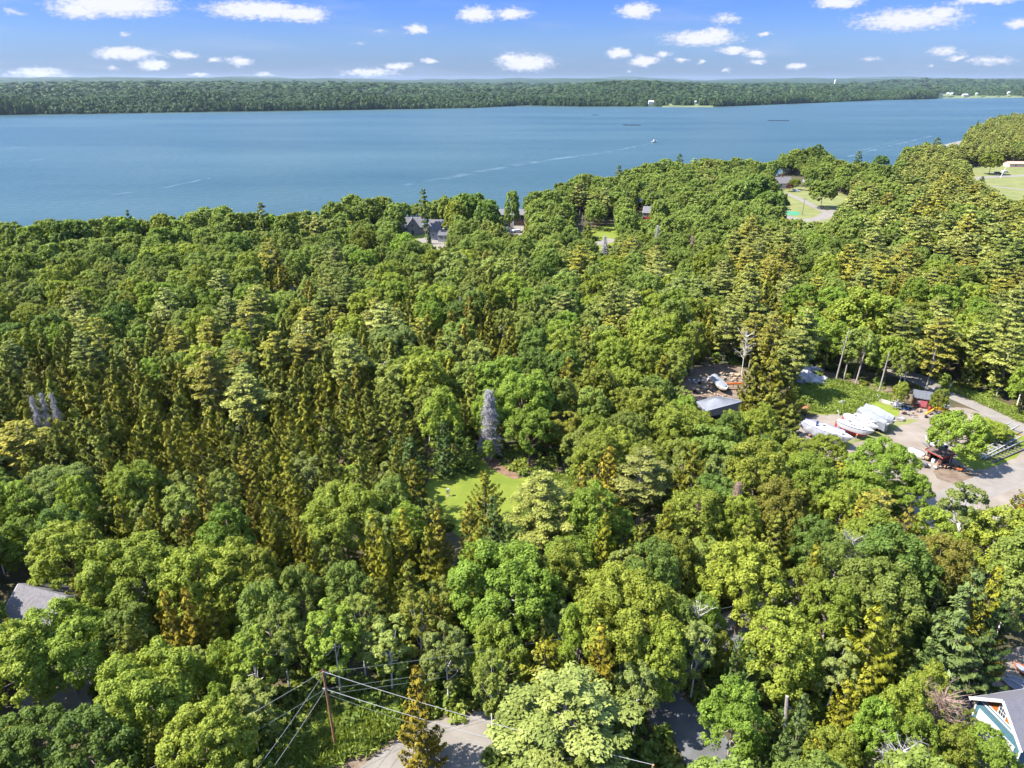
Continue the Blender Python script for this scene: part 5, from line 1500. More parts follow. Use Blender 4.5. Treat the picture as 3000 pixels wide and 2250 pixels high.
# teal, orange and white garage, bottom right
def garage():
    E1 = W(2840, 2045, 3.0); a_ = math.atan2(-.985, .17)
    u = Vector((math.cos(a_), math.sin(a_), 0)); nb = Vector((-u.y, u.x, 0)); P0 = E1 + u * .5 + nb * .58; P0.z = 0
    Wd = 5.9; Dp = 12.0; wh = 3.4; rh = 2.75
    t = empty('garage', (P0.x, P0.y, 0), a_); tag(t, 'garage with teal walls, orange gable and white doors at the lower right edge', 'garage')
    teal = mat('teal_siding', (.06, .135, .17), .8, var=.12, scale=3); org = mat('burnt_orange_siding', (.36, .10, .015), .8, var=.1, scale=3)
    MB().prism([(0, -.3), (Wd, -.3), (Wd, wh), (Wd/2, wh + rh), (0, wh)], 'y', 0, Dp).build('wall', teal, t)
    roofm = mat('grey_roof_felt', (.135, .130, .145), .85, var=.1, scale=2, bump=.3, bscale=9)
    r = MB(); sl = math.atan2(rh, Wd/2); ov = .5
    for s in (-1, 1):
        e = (Wd/2 + s*(Wd/2 + ov), wh - ov*math.tan(sl) + .06); tp = (Wd/2, wh + rh + .06)
        r.prism([e, tp, (tp[0], tp[1] + .14), (e[0], e[1] + .14)], 'y', -.55, Dp + .5)
    ro = r.build('roof', roofm, t)
    tb = MB()
    for s in (-1, 1):
        e = Vector((Wd/2 + s*(Wd/2 + ov), -.60, wh - ov*math.tan(sl) + .08)); tp = Vector((Wd/2, -.60, wh + rh + .12)); tb.bar(e, tp, .08, .34)
    tb.box((-.5 - .02, Dp/2, wh - ov*math.tan(sl) + .05), (.08, Dp + 1, .2))
    tb.box((.0, -.03, wh/2), (.18, .08, wh)); tb.box((Wd, -.03, wh/2), (.18, .08, wh)); tb.box((Wd/2, -.045, wh + .05), (Wd, .07, .16))
    tb.build('trim', M_WHITE, t)
    MB().prism([(.85, wh + .50), (Wd - .85, wh + .50), (Wd/2, wh + rh - .32)], 'y', -.03, .02).build('gable_panel', org, t)
    b = MB()
    for k, (p, q) in enumerate([((.7, wh + .44), (Wd - .7, wh + .44))]): b.bar((p[0], -.05, p[1]), (q[0], -.05, q[1]), .05, .12)
    b.build('gable_band', M_WHITE, t)
    for cx, dw, dh in ((1.95, 2.5, 2.3), (4.6, 1.1, 2.1)):
        o = MB().box((0, 0, 0), (dw, .07, dh)).build('door', M_WHITE, t); o.location = (cx, -.06, dh/2)
        f = MB(); f.box((-dw/2 - .09, -.02, .05), (.16, .08, dh + .25)); f.box((dw/2 + .09, -.02, .05), (.16, .08, dh + .25)); f.box((0, -.02, dh/2 + .1), (dw, .08, .16)); f.build('frame', M_WHITE, o)
        g = MB(); 
        for k in range(1, 4): g.box((0, -.045, -dh/2 + dh*k/4), (dw*.96, .02, .02))
        g.build('panel_lines', mat('soft_grey', (.45, .45, .45), .8), o)
    o = MB().box((0, 0, 0), (.8, .05, 1.0)).build('window', mat('window_glass', (.04, .05, .06), .15, spec=.6), t); o.location = (Wd/2, -.06, wh + 1.15)
    f = MB()
    for q in (-1, 1): f.box((q*.46, -.01, 0), (.13, .07, 1.2)); f.box((0, -.01, q*.55), (.8, .07, .13))
    for q in (-.13, .13): f.box((q, -.02, 0), (.05, .05, .98))
    f.box((0, -.022, 0), (.8, .05, .05)); f.build('frame', M_WHITE, o)
    l = MB(); l.tube((0,0,0), (0,-.22,.05), .05, .05, 8); l.tube((0,-.22,.1),(0,-.22,-.12),.06,.14,10); o = l.build('wall_lamp', M_BLACK, t); o.location = (3.55, -.05, 2.3)
garage()

# cottages by the shore
p = W(1262, 702); q = W(1278, 704)
g = gable_house('gambrel_house', 'silver-grey boarded house with steep white-trimmed roof above the shore driveway', 'house', p.x + 4.2, p.y + 3.0, R(-6), 9.5, 8.0, 4.2, 3.9, M_SHINGLE, M_GREYROOF, over=.4,
    windows=[('l', -1.8, 2.2, 1.0, 1.3), ('l', 1.8, 2.2, 1.0, 1.3), ('l', 0, 5.4, 1.0, 1.2), ('f', -2.5, 2.2, 1.0, 1.3)], trim=M_WHITE, z=0)
for (u, ) in ((.6,), ):
    dm = MB(); dm.prism([(-1.1, 4.6), (1.1, 4.6), (1.1, 6.1), (0, 7.2), (-1.1, 6.1)], 'y', -4.1, -.6); o = dm.build('dormer', M_SHINGLE, g); o.location = (1.6, 0, 0)
    dr = MB()
    for s in (-1, 1): dr.prism([(s*1.35, 5.9), (0, 7.25), (0, 7.4), (s*1.35, 6.05)], 'y', -4.35, -.4)
    dr.build('dormer_roof', M_GREYROOF, o)
    dw = MB(); dw.box((0, -4.13, 5.6), (.9, .05, 1.1)); dw.build('window', mat('window_glass', (.04,.05,.06), .15), o)
wg = MB(); wg.box((2.6, -5.9, 1.3), (4.6, 3.8, 2.8)); wg.build('wing', M_SHINGLE, g)
wr = MB(); wr.prism([(-8.1, 2.75), (-4.0, 3.9), (-4.0, 4.1), (-8.1, 2.92)], 'x', .1, 5.1); wr.build('wing_roof', M_DKROOF, g)
p = W(1196, 688)
c = gable_house('stone_cottage', 'dark grey stone cottage with steep front gable left of the silver house', 'house', p.x, p.y + 4, R(8), 13, 7.5, 3.3, 3.8, M_STONE, M_GREYROOF, over=.3, windows=[('f', -4, 1.9, .9, 1.2), ('f', 4.2, 1.9, .9, 1.2)], z=0)
gb = MB(); gb.prism([(-2.6, -.2), (2.6, -.2), (2.6, 3.6), (0, 7.4), (-2.6, 3.6)], 'y', -5.0, -1.0); o = gb.build('front_gable', M_STONE, c); o.location = (1.6, 0, 0)
gr = MB()
for s in (-1, 1): gr.prism([(s*2.95, 3.15), (0, 7.5), (0, 7.72), (s*2.95, 3.37)], 'y', -5.25, -.8)
gr.build('gable_roof', M_GREYROOF, o); gw = MB(); gw.box((0, -5.02, 1.2), (1.0, .06, 2.2)); gw.build('door', M_DKBRN, o); gw = MB(); gw.box((0, -5.02, 4.3), (.8, .06, 1.1)); gw.build('window', mat('window_glass', (.04,.05,.06), .15), o)
p = W(1502, 660)
gable_house('brown_house', 'dark brown house with grey roof in the gap between the shore oaks', 'house', p.x, p.y + 3, R(-4), 12, 8, 5.2, 1.9, M_DKBRN, M_GREYROOF, z=0, windows=[('f', -3.6, 3.9, 1.1, 1.3), ('f', 0, 3.9, 1.1, 1.3), ('f', 3.4, 3.9, 1.1, 1.3), ('f', -3.4, 1.4, 1.1, 1.3), ('l', 0, 4.5, 1.2, 1.6)], doors=[('f', 0, 1.1, 1.6, 2.2)], trim=M_WHITE)
p = W(1900, 648)
gable_house('red_house', 'red house with grey roof half hidden by oaks near the flagpole', 'house', p.x + 1.5, p.y + 2, R(-14), 7.5, 8.5, 4.4, 2.4, M_RED, M_GREYROOF, z=0, windows=[('f', -2.6, 3.2, 1.2, 1.2), ('f', 1.6, 3.2, 1.2, 1.2), ('l', 0, 3.2, 1.1, 1.3)], trim=M_WHITE)
p = W(2293, 549)
gable_house('meadow_house', 'small house with pale grey roof and brick chimney above the meadow', 'house', p.x, p.y + 3, R(12), 11, 9, 2.8, 3.4, mat('cream_clapboard', (.62, .55, .48), .85), M_GREYROOF, z=0, windows=[('f', -3, 1.5, 1.0, 1.2), ('f', 3, 1.5, 1.0, 1.2), ('l', 0, 4.2, 1, 1.2)], chimney=(-.6, .2, 1.5))
p = W(2368, 536)
gable_house('garden_shed', 'small grey shed behind the yellow-green tree by the meadow house', 'shed', p.x, p.y + 3, R(5), 4.5, 3.5, 2.2, 1.4, M_SHINGLE, M_GREYROOF, z=0)
p = W(2978, 489)
gable_house('low_building', 'low pinkish building beside the field at the right edge', 'building', p.x + 8, p.y + 2, R(-3), 30, 9, 2.6, 1.4, mat('pink_beige_wall', (.62, .42, .34), .85), mat('salmon_roof', (.50, .26, .19), .85), z=0, windows=[('f', -10, 1.4, 1.4, 1.1), ('f', -3, 1.4, 1.4, 1.1), ('f', 5, 1.4, 1.4, 1.1)])
p = W(2862, 400, -4)
gable_house('point_house', 'pale house half hidden by trees on the far point at right', 'house', p.x, p.y, R(6), 16, 10, 5, 2.5, M_SHINGLE, M_GREYROOF, windows=[('f', -4, 2.4, 1.4, 1.5), ('f', 3, 2.4, 1.4, 1.5)])

# buildings on the far shore
FL = ['large white house right above the far waterline, centre', 'small white cottage right of the large white house across the bay', 'grey house among trees on the far shore, right of the white cottage',
      'leftmost long white house behind the far meadow at right', 'second white house from the left behind the far meadow', 'white barn in the middle of the row behind the far meadow', 'white house standing in the far meadow at right',
      'rightmost white house on the far shore by the landing', 'left one of two tiny white houses on the far hillside, left of centre', 'right one of two tiny white houses on the far hillside, left of centre', 'small pale shed near the white houses of the far meadow', 'tiny pale shed by the left hillside house']
for (hx, hy, w_, h_), lb in zip(FAR_HOUSES, FL):
    q = W(hx, hy + h_ * .6, SEA + (26 if hy < 270 else 5)); zz = float(far_z(np.array(q.x), np.array(q.y)))
    if hy < 270: zz = q.z
    f = q.y * cP - (zz - CAMZ) * sP
    ww = w_ * f / FPX; hh = h_ * f / FPX
    gable_house('far_house', lb, 'house', q.x, q.y, R(random.uniform(-12, 12)), ww, ww * .6, hh * .55 + 1, hh * .45, mat('grey_clapboard', (.45, .47, .50), .8) if 'grey' in lb else M_WHITE, mat('pale_roof', (.5, .5, .52), .8), z=zz,
                windows=[('f', -ww * .25, hh * .35, ww * .12, hh * .25), ('f', ww * .25, hh * .35, ww * .12, hh * .25)])
q = Vector((0, 5600.0, 0)); q.x = (2446 - 1500) / FPX * (q.y * cP + 20 * sP)
t = empty('water_tower', (q.x, q.y, float(far_z(np.array(q.x), np.array(q.y))))); tag(t, 'white water tower standing on the far hills right of centre', 'water tower')
MB().tube((0, 0, 0), (0, 0, 46), 6.5, 6.5, 16).build('tank', M_WHITE, t); MB().tube((0, 0, 46), (0, 0, 49), 6.5, .5, 16).build('cap', M_WHITE, t)

# ---------------------------------------------------------------- boats
def hull_sections(L, beam, depth, sheer=.25, transom=.6, bow_rake=.12, full=.55, n=17, keel_rise=.35, m=7):
    """x from stern (0) to bow (L); returns sections of points port deck -> keel -> starboard deck, z=0 at keel bottom amidships"""
    secs = []
    for i in range(n):
        s = i / (n - 1)
        b = beam / 2 * ((transom + (1 - transom) * math.sin(min(1, s / full) * math.pi / 2)) if s < full else math.cos(((s - full) / (1 - full)) ** 1.5 * math.pi / 2) ** .85)
        b = max(b, .02)
        zd = depth * (1 + sheer * (abs(s - .45) / .55) ** 2 * (1.0 if s > .45 else .45))
        zk = depth * (keel_rise * (1 - s / .25) ** 2 if s < .25 else 0) + depth * (.95 * ((s - .75) / .25) ** 2.2 if s > .75 else 0)
        x = L * s
        pts = []
        for j in range(2 * m + 1):
            t = (j - m) / m; a = (1 - abs(t)) * math.pi / 2
            yy = b * (math.cos(a) ** .8 if abs(t) > 1e-6 else 0) * (1 if t < 0 else -1)
            zz = zd - (zd - zk) * math.sin(a) ** 1.25
            xx = x + (bow_rake * L * (s ** 6) * ((zz - 0) / (depth * (1 + sheer))) if s > .8 else 0) - (0 if s > 0 else 0)
            pts.append((xx, yy, zz))
        secs.append(pts)
    return secs
def band(secs, z0, z1):
    """a band of the hull surface between two heights as fractions of the deck height at each station"""
    out = []
    for sec in secs:
        zd = sec[0][2]; row = []
        m = len(sec) // 2
        out.append(sec)
    return out
def make_hull(t, secs, topm, botm, wl, deckm, stripe=None, name='hull'):
    up, lo = MB(), MB()
    n = len(secs[0]); k = len(secs)
    U = []; Lw = []
    for sec in secs:
        z_w = wl
        def clampz(p, up_): 
            return p
        m = n // 2
        # split each side at the waterline
        def side(pts):   # from deck to keel
            us, ls = [pts[0]], []
            for a, b in zip(pts, pts[1:]):
                if a[2] >= z_w > b[2]:
                    f = (a[2] - z_w) / max(1e-6, a[2] - b[2]); c = tuple(a[i] + (b[i] - a[i]) * f for i in range(3)); us.append(c); ls.append(c)
                (us if b[2] >= z_w else ls).append(b)
            if not ls: ls = [us[-1]]
            def res(q, cnt):
                if len(q) == 1: return [q[0]] * cnt
                d = [0]
                for a, b in zip(q, q[1:]): d.append(d[-1] + math.dist(a, b))
                o_ = []
                for i in range(cnt):
                    tt = d[-1] * i / (cnt - 1); j = max(j_ for j_ in range(len(d)) if d[j_] <= tt + 1e-9); j = min(j, len(q) - 2)
                    f = (tt - d[j]) / max(1e-9, d[j + 1] - d[j]); o_.append(tuple(q[j][i_] + (q[j + 1][i_] - q[j][i_]) * f for i_ in range(3)))
                return o_
            return res(us, 4), res(ls, 5)
        pu, pl = side(sec[:m + 1]); su, sl = side(sec[m:][::-1])
        U.append((pu, su)); Lw.append(pl + sl[::-1][1:])
    up.loft([u[0] for u in U], caps=False); up.loft([u[1] for u in U], caps=False)
    up.add([*U[0][0], *U[0][1]], [(0, 1, 2, 3, 7, 6, 5, 4)])
    h = up.build(name, topm, t, smooth=False)
    lo.loft(Lw, caps=True); lo.build('bottom_paint', botm, t)
    dk = MB(); row = []
    for sec in secs:
        a, b = Vector(sec[0]), Vector(sec[-1]); c = (a + b) / 2 + Vector((0, 0, .06 * (a - b).length * .5))
        row.append([tuple(a), tuple(a.lerp(c, .6)), tuple(c), tuple(b.lerp(c, .6)), tuple(b)])
    dk.loft(row, caps=False); dk.build('deck', deckm, t)
    if stripe:
        sb = MB()
        for side_i in (0, -1):
            o_ = []
            for sec in secs:
                p = Vector(sec[side_i]); q = Vector(sec[1 if side_i == 0 else -2]); sgn = 1 if side_i == 0 else -1
                a = p.lerp(q, .12); b = p.lerp(q, .55); o_.append([(a.x, a.y + .018 * sgn, a.z), (b.x, b.y + .018 * sgn, b.z)])
            sb.loft(o_, caps=False)
        sb.build('stripe', stripe, t)
    return h
GEL = mat('white_gelcoat', (.46, .46, .455), .35, spec=.5)
GELD = mat('cream_deck', (.40, .39, .37), .6)
WRAP = mat('white_shrink_wrap', (.36, .37, .405), .5, var=.16, scale=1.2, bump=.5, bscale=1.5)
TARP = mat('grey_boat_tarp', (.185, .195, .215), .7, var=.14, scale=1.0, bump=.7, bscale=1.2)
BOTRED = mat('red_bottom_paint', (.26, .03, .035), .8, var=.25, scale=2)
BOTBLUE = mat('dark_bottom_paint', (.05, .05, .07), .8)
GLS = mat('smoked_glass', (.02, .02, .03), .2, spec=.6)
def boat_root(name, label, cat, stern, bow, z, L=None):
    """stern and bow: photo pixels of the deck ends at height z"""
    a, b = W(*stern, z), W(*bow, z); L = L or (b - a).length
    t = empty(name, (a.x, a.y, 0), ang(a, b)); tag(t, label, cat)
    return t, L
def stands(t, L, beam, z, label, k=(.25, .7)):
    rz = t.rotation_euler.z; c, s = math.cos(rz), math.sin(rz)
    for i, f in enumerate(k):
        for j, sd in enumerate((-1, 1)):
            lx, ly = L * f, sd * beam * .55
            e = empty('boat_stand', (t.location.x + lx * c - ly * s, t.location.y + lx * s + ly * c, 0), rz)
            tag(e, 'steel tripod stand on the %s side of the %s, %s' % ('near' if sd < 0 else 'far', label, 'bow end' if i else 'stern end'), 'boat stand', 'tripod stands propping up boats')
            b = MB(); 
            for q in range(3):
                a_ = q * 2.094; b.tube((0, 0, .95), (.5 * math.cos(a_), .5 * math.sin(a_), 0), .035, .035, 6)
            b.build('legs', M_GALV, e)
            MB().tube((0, 0, .9), (0, -sd * .22, z), .03, .03, 6).build('post', M_GALV, e)
            MB().box((0, -sd * .24, z + .03), (.3, .3, .06), (R(-25 * sd), 0, 0)).build('pad', M_ORANGE, e)
def sailboat(stern, bow, z, label, beam, stripe, botm, keel=True, L=None, rudder=M_RED, pole=False, dark=False, stand=None):
    t, L = boat_root('sailboat', label, 'sailboat', stern, bow, z, L)
    base = .75; secs = hull_sections(L, beam, z - base, sheer=.10, transom=.55, keel_rise=.55)
    secs = [[(p[0], p[1], p[2] + base) for p in s] for s in secs]
    make_hull(t, secs, GEL, botm, base + (z - base) * .42, GELD, stripe)
    k = MB(); k.prism([(L*.36, base + .12), (L*.62, base + .1), (L*.58, .12), (L*.42, .12)], 'y', -.11, .11); k.build('keel', botm, t)
    zc = z + .02
    c = MB(); rows = []
    for i in range(9):
        f = i / 8; x = L * (.34 + .34 * f); w_ = beam * .30 * (1 - .55 * f ** 2); h = .42 * (1 - .75 * f ** 1.6) + .05
        rows.append([(x, w_, zc - .1), (x, w_ * .86, zc + h), (x, 0, zc + h + .06), (x, -w_ * .86, zc + h), (x, -w_, zc - .1)])
    c.loft(rows, close=True); cab = c.build('cabin', GEL, t)
    wn = MB()
    for sd in (-1, 1):
        for x in (.40, .47, .54): wn.box((L * x, sd * beam * .283 * (1 - .3 * (x - .34)), zc + .22), (L * .045, .05, .13))
    wn.build('porthole', GLS, cab)
    hm = MB(); hm.box((L * .365, 0, zc + .50), (.55, .5, .05)); hm.box((L * .60, 0, zc + .22), (.45, .45, .05)); hm.box((L * .80, 0, zc + .08), (.4, .4, .05)); hm.build('hatch', GLS, t)
    cp = MB(); cp.box((L * .2, 0, zc + .02), (L * .2, beam * .34, .05)); cp.build('cockpit', mat('cockpit_floor', (.35, .34, .32), .8), t)
    co = MB()
    for sd in (-1, 1): co.box((L * .2, sd * beam * .2, zc + .12), (L * .24, .09, .22))
    co.build('coaming', GEL, t)
    r = MB()
    for sd in (-1, 1):
        for f in (.05, .3, .55, .8): r.tube((L * f, sd * beam * .44 * (1 if f < .7 else .62), zc), (L * f, sd * beam * .44 * (1 if f < .7 else .62), zc + .55), .012, .012, 5)
    r.tube((L * .97, -.3, zc + .1), (L * .99, 0, zc + .65), .014, .014, 5); r.tube((L * .97, .3, zc + .1), (L * .99, 0, zc + .65), .014, .014, 5)
    r.build('railing', M_GALV, t)
    rd = MB(); rd.prism([(-.35, z - .35), (.05, z - .35), (.0, base - .1), (-.42, base - .1)], 'y', -.04, .04); rd.build('rudder', rudder, t)
    if pole:
        q = MB(); q.tube((-.15, .5, z - .3), (-.35, .5, z + 1.5), .045, .045, 8); q.tube((-.35, .5, z + 1.5), (-.75, .5, z + 1.75), .09, .05, 8); q.build('stern_pole', M_WHITE, t)
    stands(t, L, beam, base + .55, stand or label.split(',')[0])
    return t, L
sailboat((2455, 1230), (2550, 1261), 2.6, 'white sailboat with blue stripe and red keel, nearest the wrapped one', 2.25, mat('navy_stripe', (.02, .04, .20), .4), BOTRED, pole=True, stand='blue-striped sailboat')
sailboat((2475, 1212), (2563, 1249), 2.5, 'plain white sailboat just behind the blue-striped one', 2.1, None, BOTBLUE, stand='plain white sailboat')
def cabin_boat():
    t, L = boat_root('motorboat', 'white motorboat with dark companionway between sailboats and grey tarps', 'motorboat', (2503, 1210), (2573, 1232), 2.6)
    base = .8; secs = [[(p[0], p[1], p[2] + base) for p in s] for s in hull_sections(L, 2.1, 1.5, sheer=.15, transom=.85, keel_rise=.1)]
    make_hull(t, secs, GEL, BOTBLUE, base + .45, GELD)
    c = MB(); rows = []
    for i in range(7):
        f = i / 6; x = L * (.35 + .35 * f); w_ = .85 * (1 - .4 * f ** 2); h = .75 * (1 - .7 * f ** 1.4) + .05
        rows.append([(x, w_, 2.35), (x, w_ * .84, 2.4 + h), (x, -w_ * .84, 2.4 + h), (x, -w_, 2.35)])
    c.loft(rows, close=True); c.build('cabin', GEL, t)
    MB().box((L * .345, 0, 2.75), (.06, 1.0, .6)).build('door', GLS, t); MB().box((L * .2, 0, 2.45), (L * .22, 1.3, .06)).build('cockpit', mat('cockpit_floor', (.35, .34, .32), .8), t)
    w_ = MB(); w_.box((L * .5, 0, 2.93), (.6, .9, .04), (0, R(12), 0)); w_.build('windscreen', GLS, t)
    stands(t, L, 2.4, base + .4, 'white motorboat with dark companionway')
cabin_boat()
def wrapped_boat():
    t, L = boat_root('wrapped_sailboat', 'long sailboat in torn white shrink wrap, first boat of the row', 'sailboat', (2353, 1233), (2492, 1281), 3.0)
    base = .7; secs = [[(p[0], p[1], p[2] + base) for p in s] for s in hull_sections(L, 2.9, 2.2, sheer=.12, transom=.55, keel_rise=.45, bow_rake=.05)]
    make_hull(t, secs, GEL, BOTBLUE, base + .9, GELD)
    # the wrap hugs the sides from the rail down to the turn of the bilge
    wb = MB()
    rr = random.Random(3)
    for side in (0, 1):
        rows = []
        for i, s in enumerate(secs[: 14 if side == 0 else 15]):
            m = len(s) // 2; pts = s[: m] if side == 0 else s[m + 1:][::-1]; sg = 1 if side == 0 else -1
            row = []
            for j, p in enumerate(pts[: 6]):
                o_ = .10 + .05 * math.sin(i * 1.9 + j) + rr.uniform(0, .03)
                row.append((p[0], p[1] + sg * o_, p[2] + (.28 if j == 0 else 0) + (rr.uniform(-.12, .12) if j == 5 else 0)))
            rows.append(row)
        wb.loft(rows, caps=False)
    wr = wb.build('shrink_wrap', WRAP, t)
    st = MB()
    for side in (0, -1):
        for a, b in zip(secs[:13], secs[1:14]):
            sg = 1 if side == 0 else -1
            st.bar((a[side][0], a[side][1] + sg * .12, a[side][2] + .30), (b[side][0], b[side][1] + sg * .12, b[side][2] + .30), .05, .05)
    st.build('wrap_edge', mat('violet_blue_strap', (.10, .08, .40), .6), wr)
    c = MB(); rows = []
    for i in range(9):
        f = i / 8; x = L * (.40 + .36 * f); w_ = 1.0 * (1 - .5 * f ** 2); h = .5 * (1 - .7 * f ** 1.6) + .05
        rows.append([(x, w_, 2.95), (x, w_ * .86, 3.0 + h), (x, -w_ * .86, 3.0 + h), (x, -w_, 2.95)])
    c.loft(rows, close=True); c.build('cabin', GEL, t)
    hm = MB(); hm.box((L * .44, 0, 3.52), (.7, .6, .05)); hm.box((L * .66, .1, 3.32), (.5, .45, .05)); hm.box((L * .85, 0, 3.12), (.5, .5, .06)); hm.build('hatch', GLS, t)
    pd = MB(); pd.tube((L * .30, 0, 3.0), (L * .30, 0, 3.9), .26, .2, 10); pd.tube((L * .30, 0, 3.9), (L * .30, 0, 4.05), .2, .12, 10); pd.build('wheel_cover', M_NAVY, t)
    rl = MB()
    for y in (-.55, .55):
        rl.tube((L * .24, y, 3.0), (L * .25, y, 3.75), .02, .02, 6)
    rl.tube((L * .25, -.55, 3.75), (L * .25, .55, 3.75), .02, .02, 6); rl.tube((L * .25, .55, 3.75), (L * .36, .6, 3.5), .02, .02, 6); rl.tube((L * .25, -.55, 3.75), (L * .36, -.6, 3.5), .02, .02, 6)
    rl.build('railing', M_GALV, t)
    k = MB(); k.prism([(L*.38, base + .2), (L*.62, base + .15), (L*.58, .1), (L*.42, .1)], 'y', -.15, .15); k.build('keel', BOTBLUE, t)
    stands(t, L, 3.3, base + .6, 'shrink-wrapped sailboat')
wrapped_boat()
def tarp_boat(stern, bow, z, label, beam, ridge, drop, skew=0):
    t, L = boat_root('covered_boat', label, 'boat', stern, bow, z)
    base = .6; secs = [[(p[0], p[1], p[2] + base) for p in s] for s in hull_sections(L, beam, z - ridge - base, sheer=.1, transom=.6)]
    make_hull(t, secs, GEL, BOTBLUE, base + .5, GELD)
    rows = []; rr = random.Random(int(L * 100))
    n = 15
    for i in range(n):
        f = i / (n - 1); sec = secs[int(round(f * (len(secs) - 1)))]
        b = max(abs(sec[0][1]), .25) + .12; x = -.2 + (L + .5) * f; zr = z - ridge * (.25 * abs(f - .35) * 2) + rr.uniform(-.05, .05)
        zd = sec[0][2]; dr = drop * rr.uniform(.8, 1.15) * (1.6 if f > .85 else 1)
        rows.append([(x, b * 1.04, max(.25, zd - dr)), (x, b * 1.02, zd - dr * .5), (x, b, zd + .05), (x, b * .5, zd + (zr - zd) * .62 + rr.uniform(-.05, .05)), (x, skew, zr), (x, -b * .5, zd + (zr - zd) * .62 + rr.uniform(-.05, .05)), (x, -b, zd + .05), (x, -b * 1.02, zd - dr * .5), (x, -b * 1.04, max(.25, zd - dr))])
    cv = MB(); cv.loft(rows, caps=True); cv.build('tarp', TARP, t)
    stands(t, L, beam, base + .4, label.split(',')[0].replace('boat under a ', '').replace('boat beneath a ', ''))
tarp_boat((2525, 1190), (2598, 1229), 3.3, 'boat under a long grey tarp, draped to the ground at its bow', 2.5, .8, 1.2)
tarp_boat((2541, 1179), (2619, 1211), 4.0, 'boat beneath a tent-shaped grey tarp, farthest of the row', 3.0, 1.5, .5)
def small_covered():
    t, L = boat_root('covered_boat', 'boat under shiny grey cover in the junk clearing behind the metal building', 'boat', (2092, 1103), (2125, 1138), 1.6)
    secs = [[(p[0], p[1], p[2] + .45) for p in s] for s in hull_sections(L, 2.4, 1.15, transom=.8)]
    make_hull(t, secs, mat('cream_hull', (.6, .58, .52), .5), BOTBLUE, .9, GELD)
    rows = []
    for i in range(11):
        f = i / 10; sec = secs[int(f * (len(secs) - 1))]; b = max(abs(sec[0][1]), .15) + .06; zd = sec[0][2]; x = L * f
        rows.append([(x, b, zd - .15), (x, b * .6, zd + .45 * (1 - f * .6)), (x, 0, zd + .62 * (1 - f * .6)), (x, -b * .6, zd + .45 * (1 - f * .6)), (x, -b, zd - .15)])
    MB().loft(rows).build('cover', TARP, t)
small_covered()
# motorboat on trailer under the shade tree
def outboard_boat():
    t, L = boat_root('motorboat', 'white open motorboat partly under the round shade tree in the yard', 'motorboat', (2768, 1309), (2716, 1281), 1.7)
    secs = [[(p[0], p[1], p[2] + .6) for p in s] for s in hull_sections(L, 2.4, 1.05, sheer=.2, transom=.88, keel_rise=.05)]
    make_hull(t, secs, GEL, BOTBLUE, .75, GELD)
    MB().box((L * .40, 0, 1.75), (.8, .7, .9)).build('console', GEL, t); MB().box((L * .45, 0, 2.3), (.06, .75, .4)).build('windscreen', GLS, t)
    MB().box((L * .22, 0, 1.72), (.5, .9, .4)).build('seat', M_NAVY, t)
    MB().box((-.25, 0, 1.75), (.45, .4, .65)).tube((-.25, 0, 1.4), (-.3, 0, .6), .1, .1, 8).build('outboard_motor', M_BLACK, t)
    rz = t.rotation_euler.z; e = empty('boat_trailer', tuple(t.location), rz); tag(e, 'galvanised trailer carrying the white open motorboat by the shade tree', 'trailer')
    f = MB(); f.bar((-.2, .7, .5), (L * .7, .7, .5), .1); f.bar((-.2, -.7, .5), (L * .7, -.7, .5), .1); f.bar((L * .7, .7, .5), (L + .9, 0, .5), .1); f.bar((L * .7, -.7, .5), (L + .9, 0, .5), .1); f.bar((.2, -.9, .42), (.2, .9, .42), .1); f.bar((L*.35, -.8, .52), (L*.35, .8, .52), .1)
    f.build('frame', M_GALV, e)
    for sd in (-1, 1): MB().tube((L * .25, sd * .95, .33), (L * .25, sd * 1.15, .33), .33, .33, 14).build('wheel', M_BLACK, e)
outboard_boat()
def upturned(name, label, stern, bow, z, beam, m1, m2, depth=.8, tilt=0):
    t, L = boat_root(name, label, 'boat', stern, bow, z)
    secs = hull_sections(L, beam, depth, transom=.7, sheer=.1)
    zt = max(p[2] for s in secs for p in s)
    secs = [[(p[0], p[1], zt - p[2]) for p in s] for s in secs]
    u = MB(); n = len(secs[0]); m = n // 2
    u.loft([s[:m + 1] for s in secs], caps=False); o = u.build('hull', m1, t)
    v = MB(); v.loft([s[m:] for s in secs], caps=False); v.add(secs[0], [tuple(range(n))]); v.build('near_side', m2, t)
    k = MB()
    for a, b in zip(secs, secs[1:]): k.bar(a[m], b[m], .05, .07)
    k.build('keel', m1, t)
    t.rotation_euler.x = R(tilt)
    return t
upturned('skiff', 'white upturned skiff with blue sides in front of the red shack', (2711, 1327), (2661, 1307), .9, 2.0, M_WHITE, M_NAVY)
upturned('skiff', 'weathered pale skiff lying upside down at the edge of the grass behind the tarps', (2577, 1166), (2616, 1180), .6, 1.4, M_WHITE, M_WOOD, .5)
upturned('rowing_boat', 'rusty orange-brown boat shell lying in the shade beside the tall conifer', (2352, 1200), (2376, 1181), .5, 1.6, M_RUST, M_RUST, .6)
def open_canoe(label, a, b, beam, m_, z=.5, cat='canoe', name='canoe'):
    t, L = boat_root(name, label, cat, a, b, z)
    secs = hull_sections(L, beam, .45, sheer=.3, transom=.08, full=.5, bow_rake=.03)
    u = MB(); u.loft(secs, caps=True); u.build('hull', m_, t)
    g = MB()
    for s_ in (0, -1):
        for p, q in zip(secs, secs[1:]): g.bar(p[s_], q[s_], .05, .05)
    g.build('gunwale', m_, t)
    i = MB(); i.loft([[(s[0][0], s[0][1] * .82, s[0][2] - .06), (s[0][0], 0, .10), (s[-1][0], s[-1][1] * .82, s[-1][2] - .06)] for s in secs], caps=False); i.build('inside', mat('grey_liner', (.16, .17, .2), .8), t)  # inside is one even blue-grey
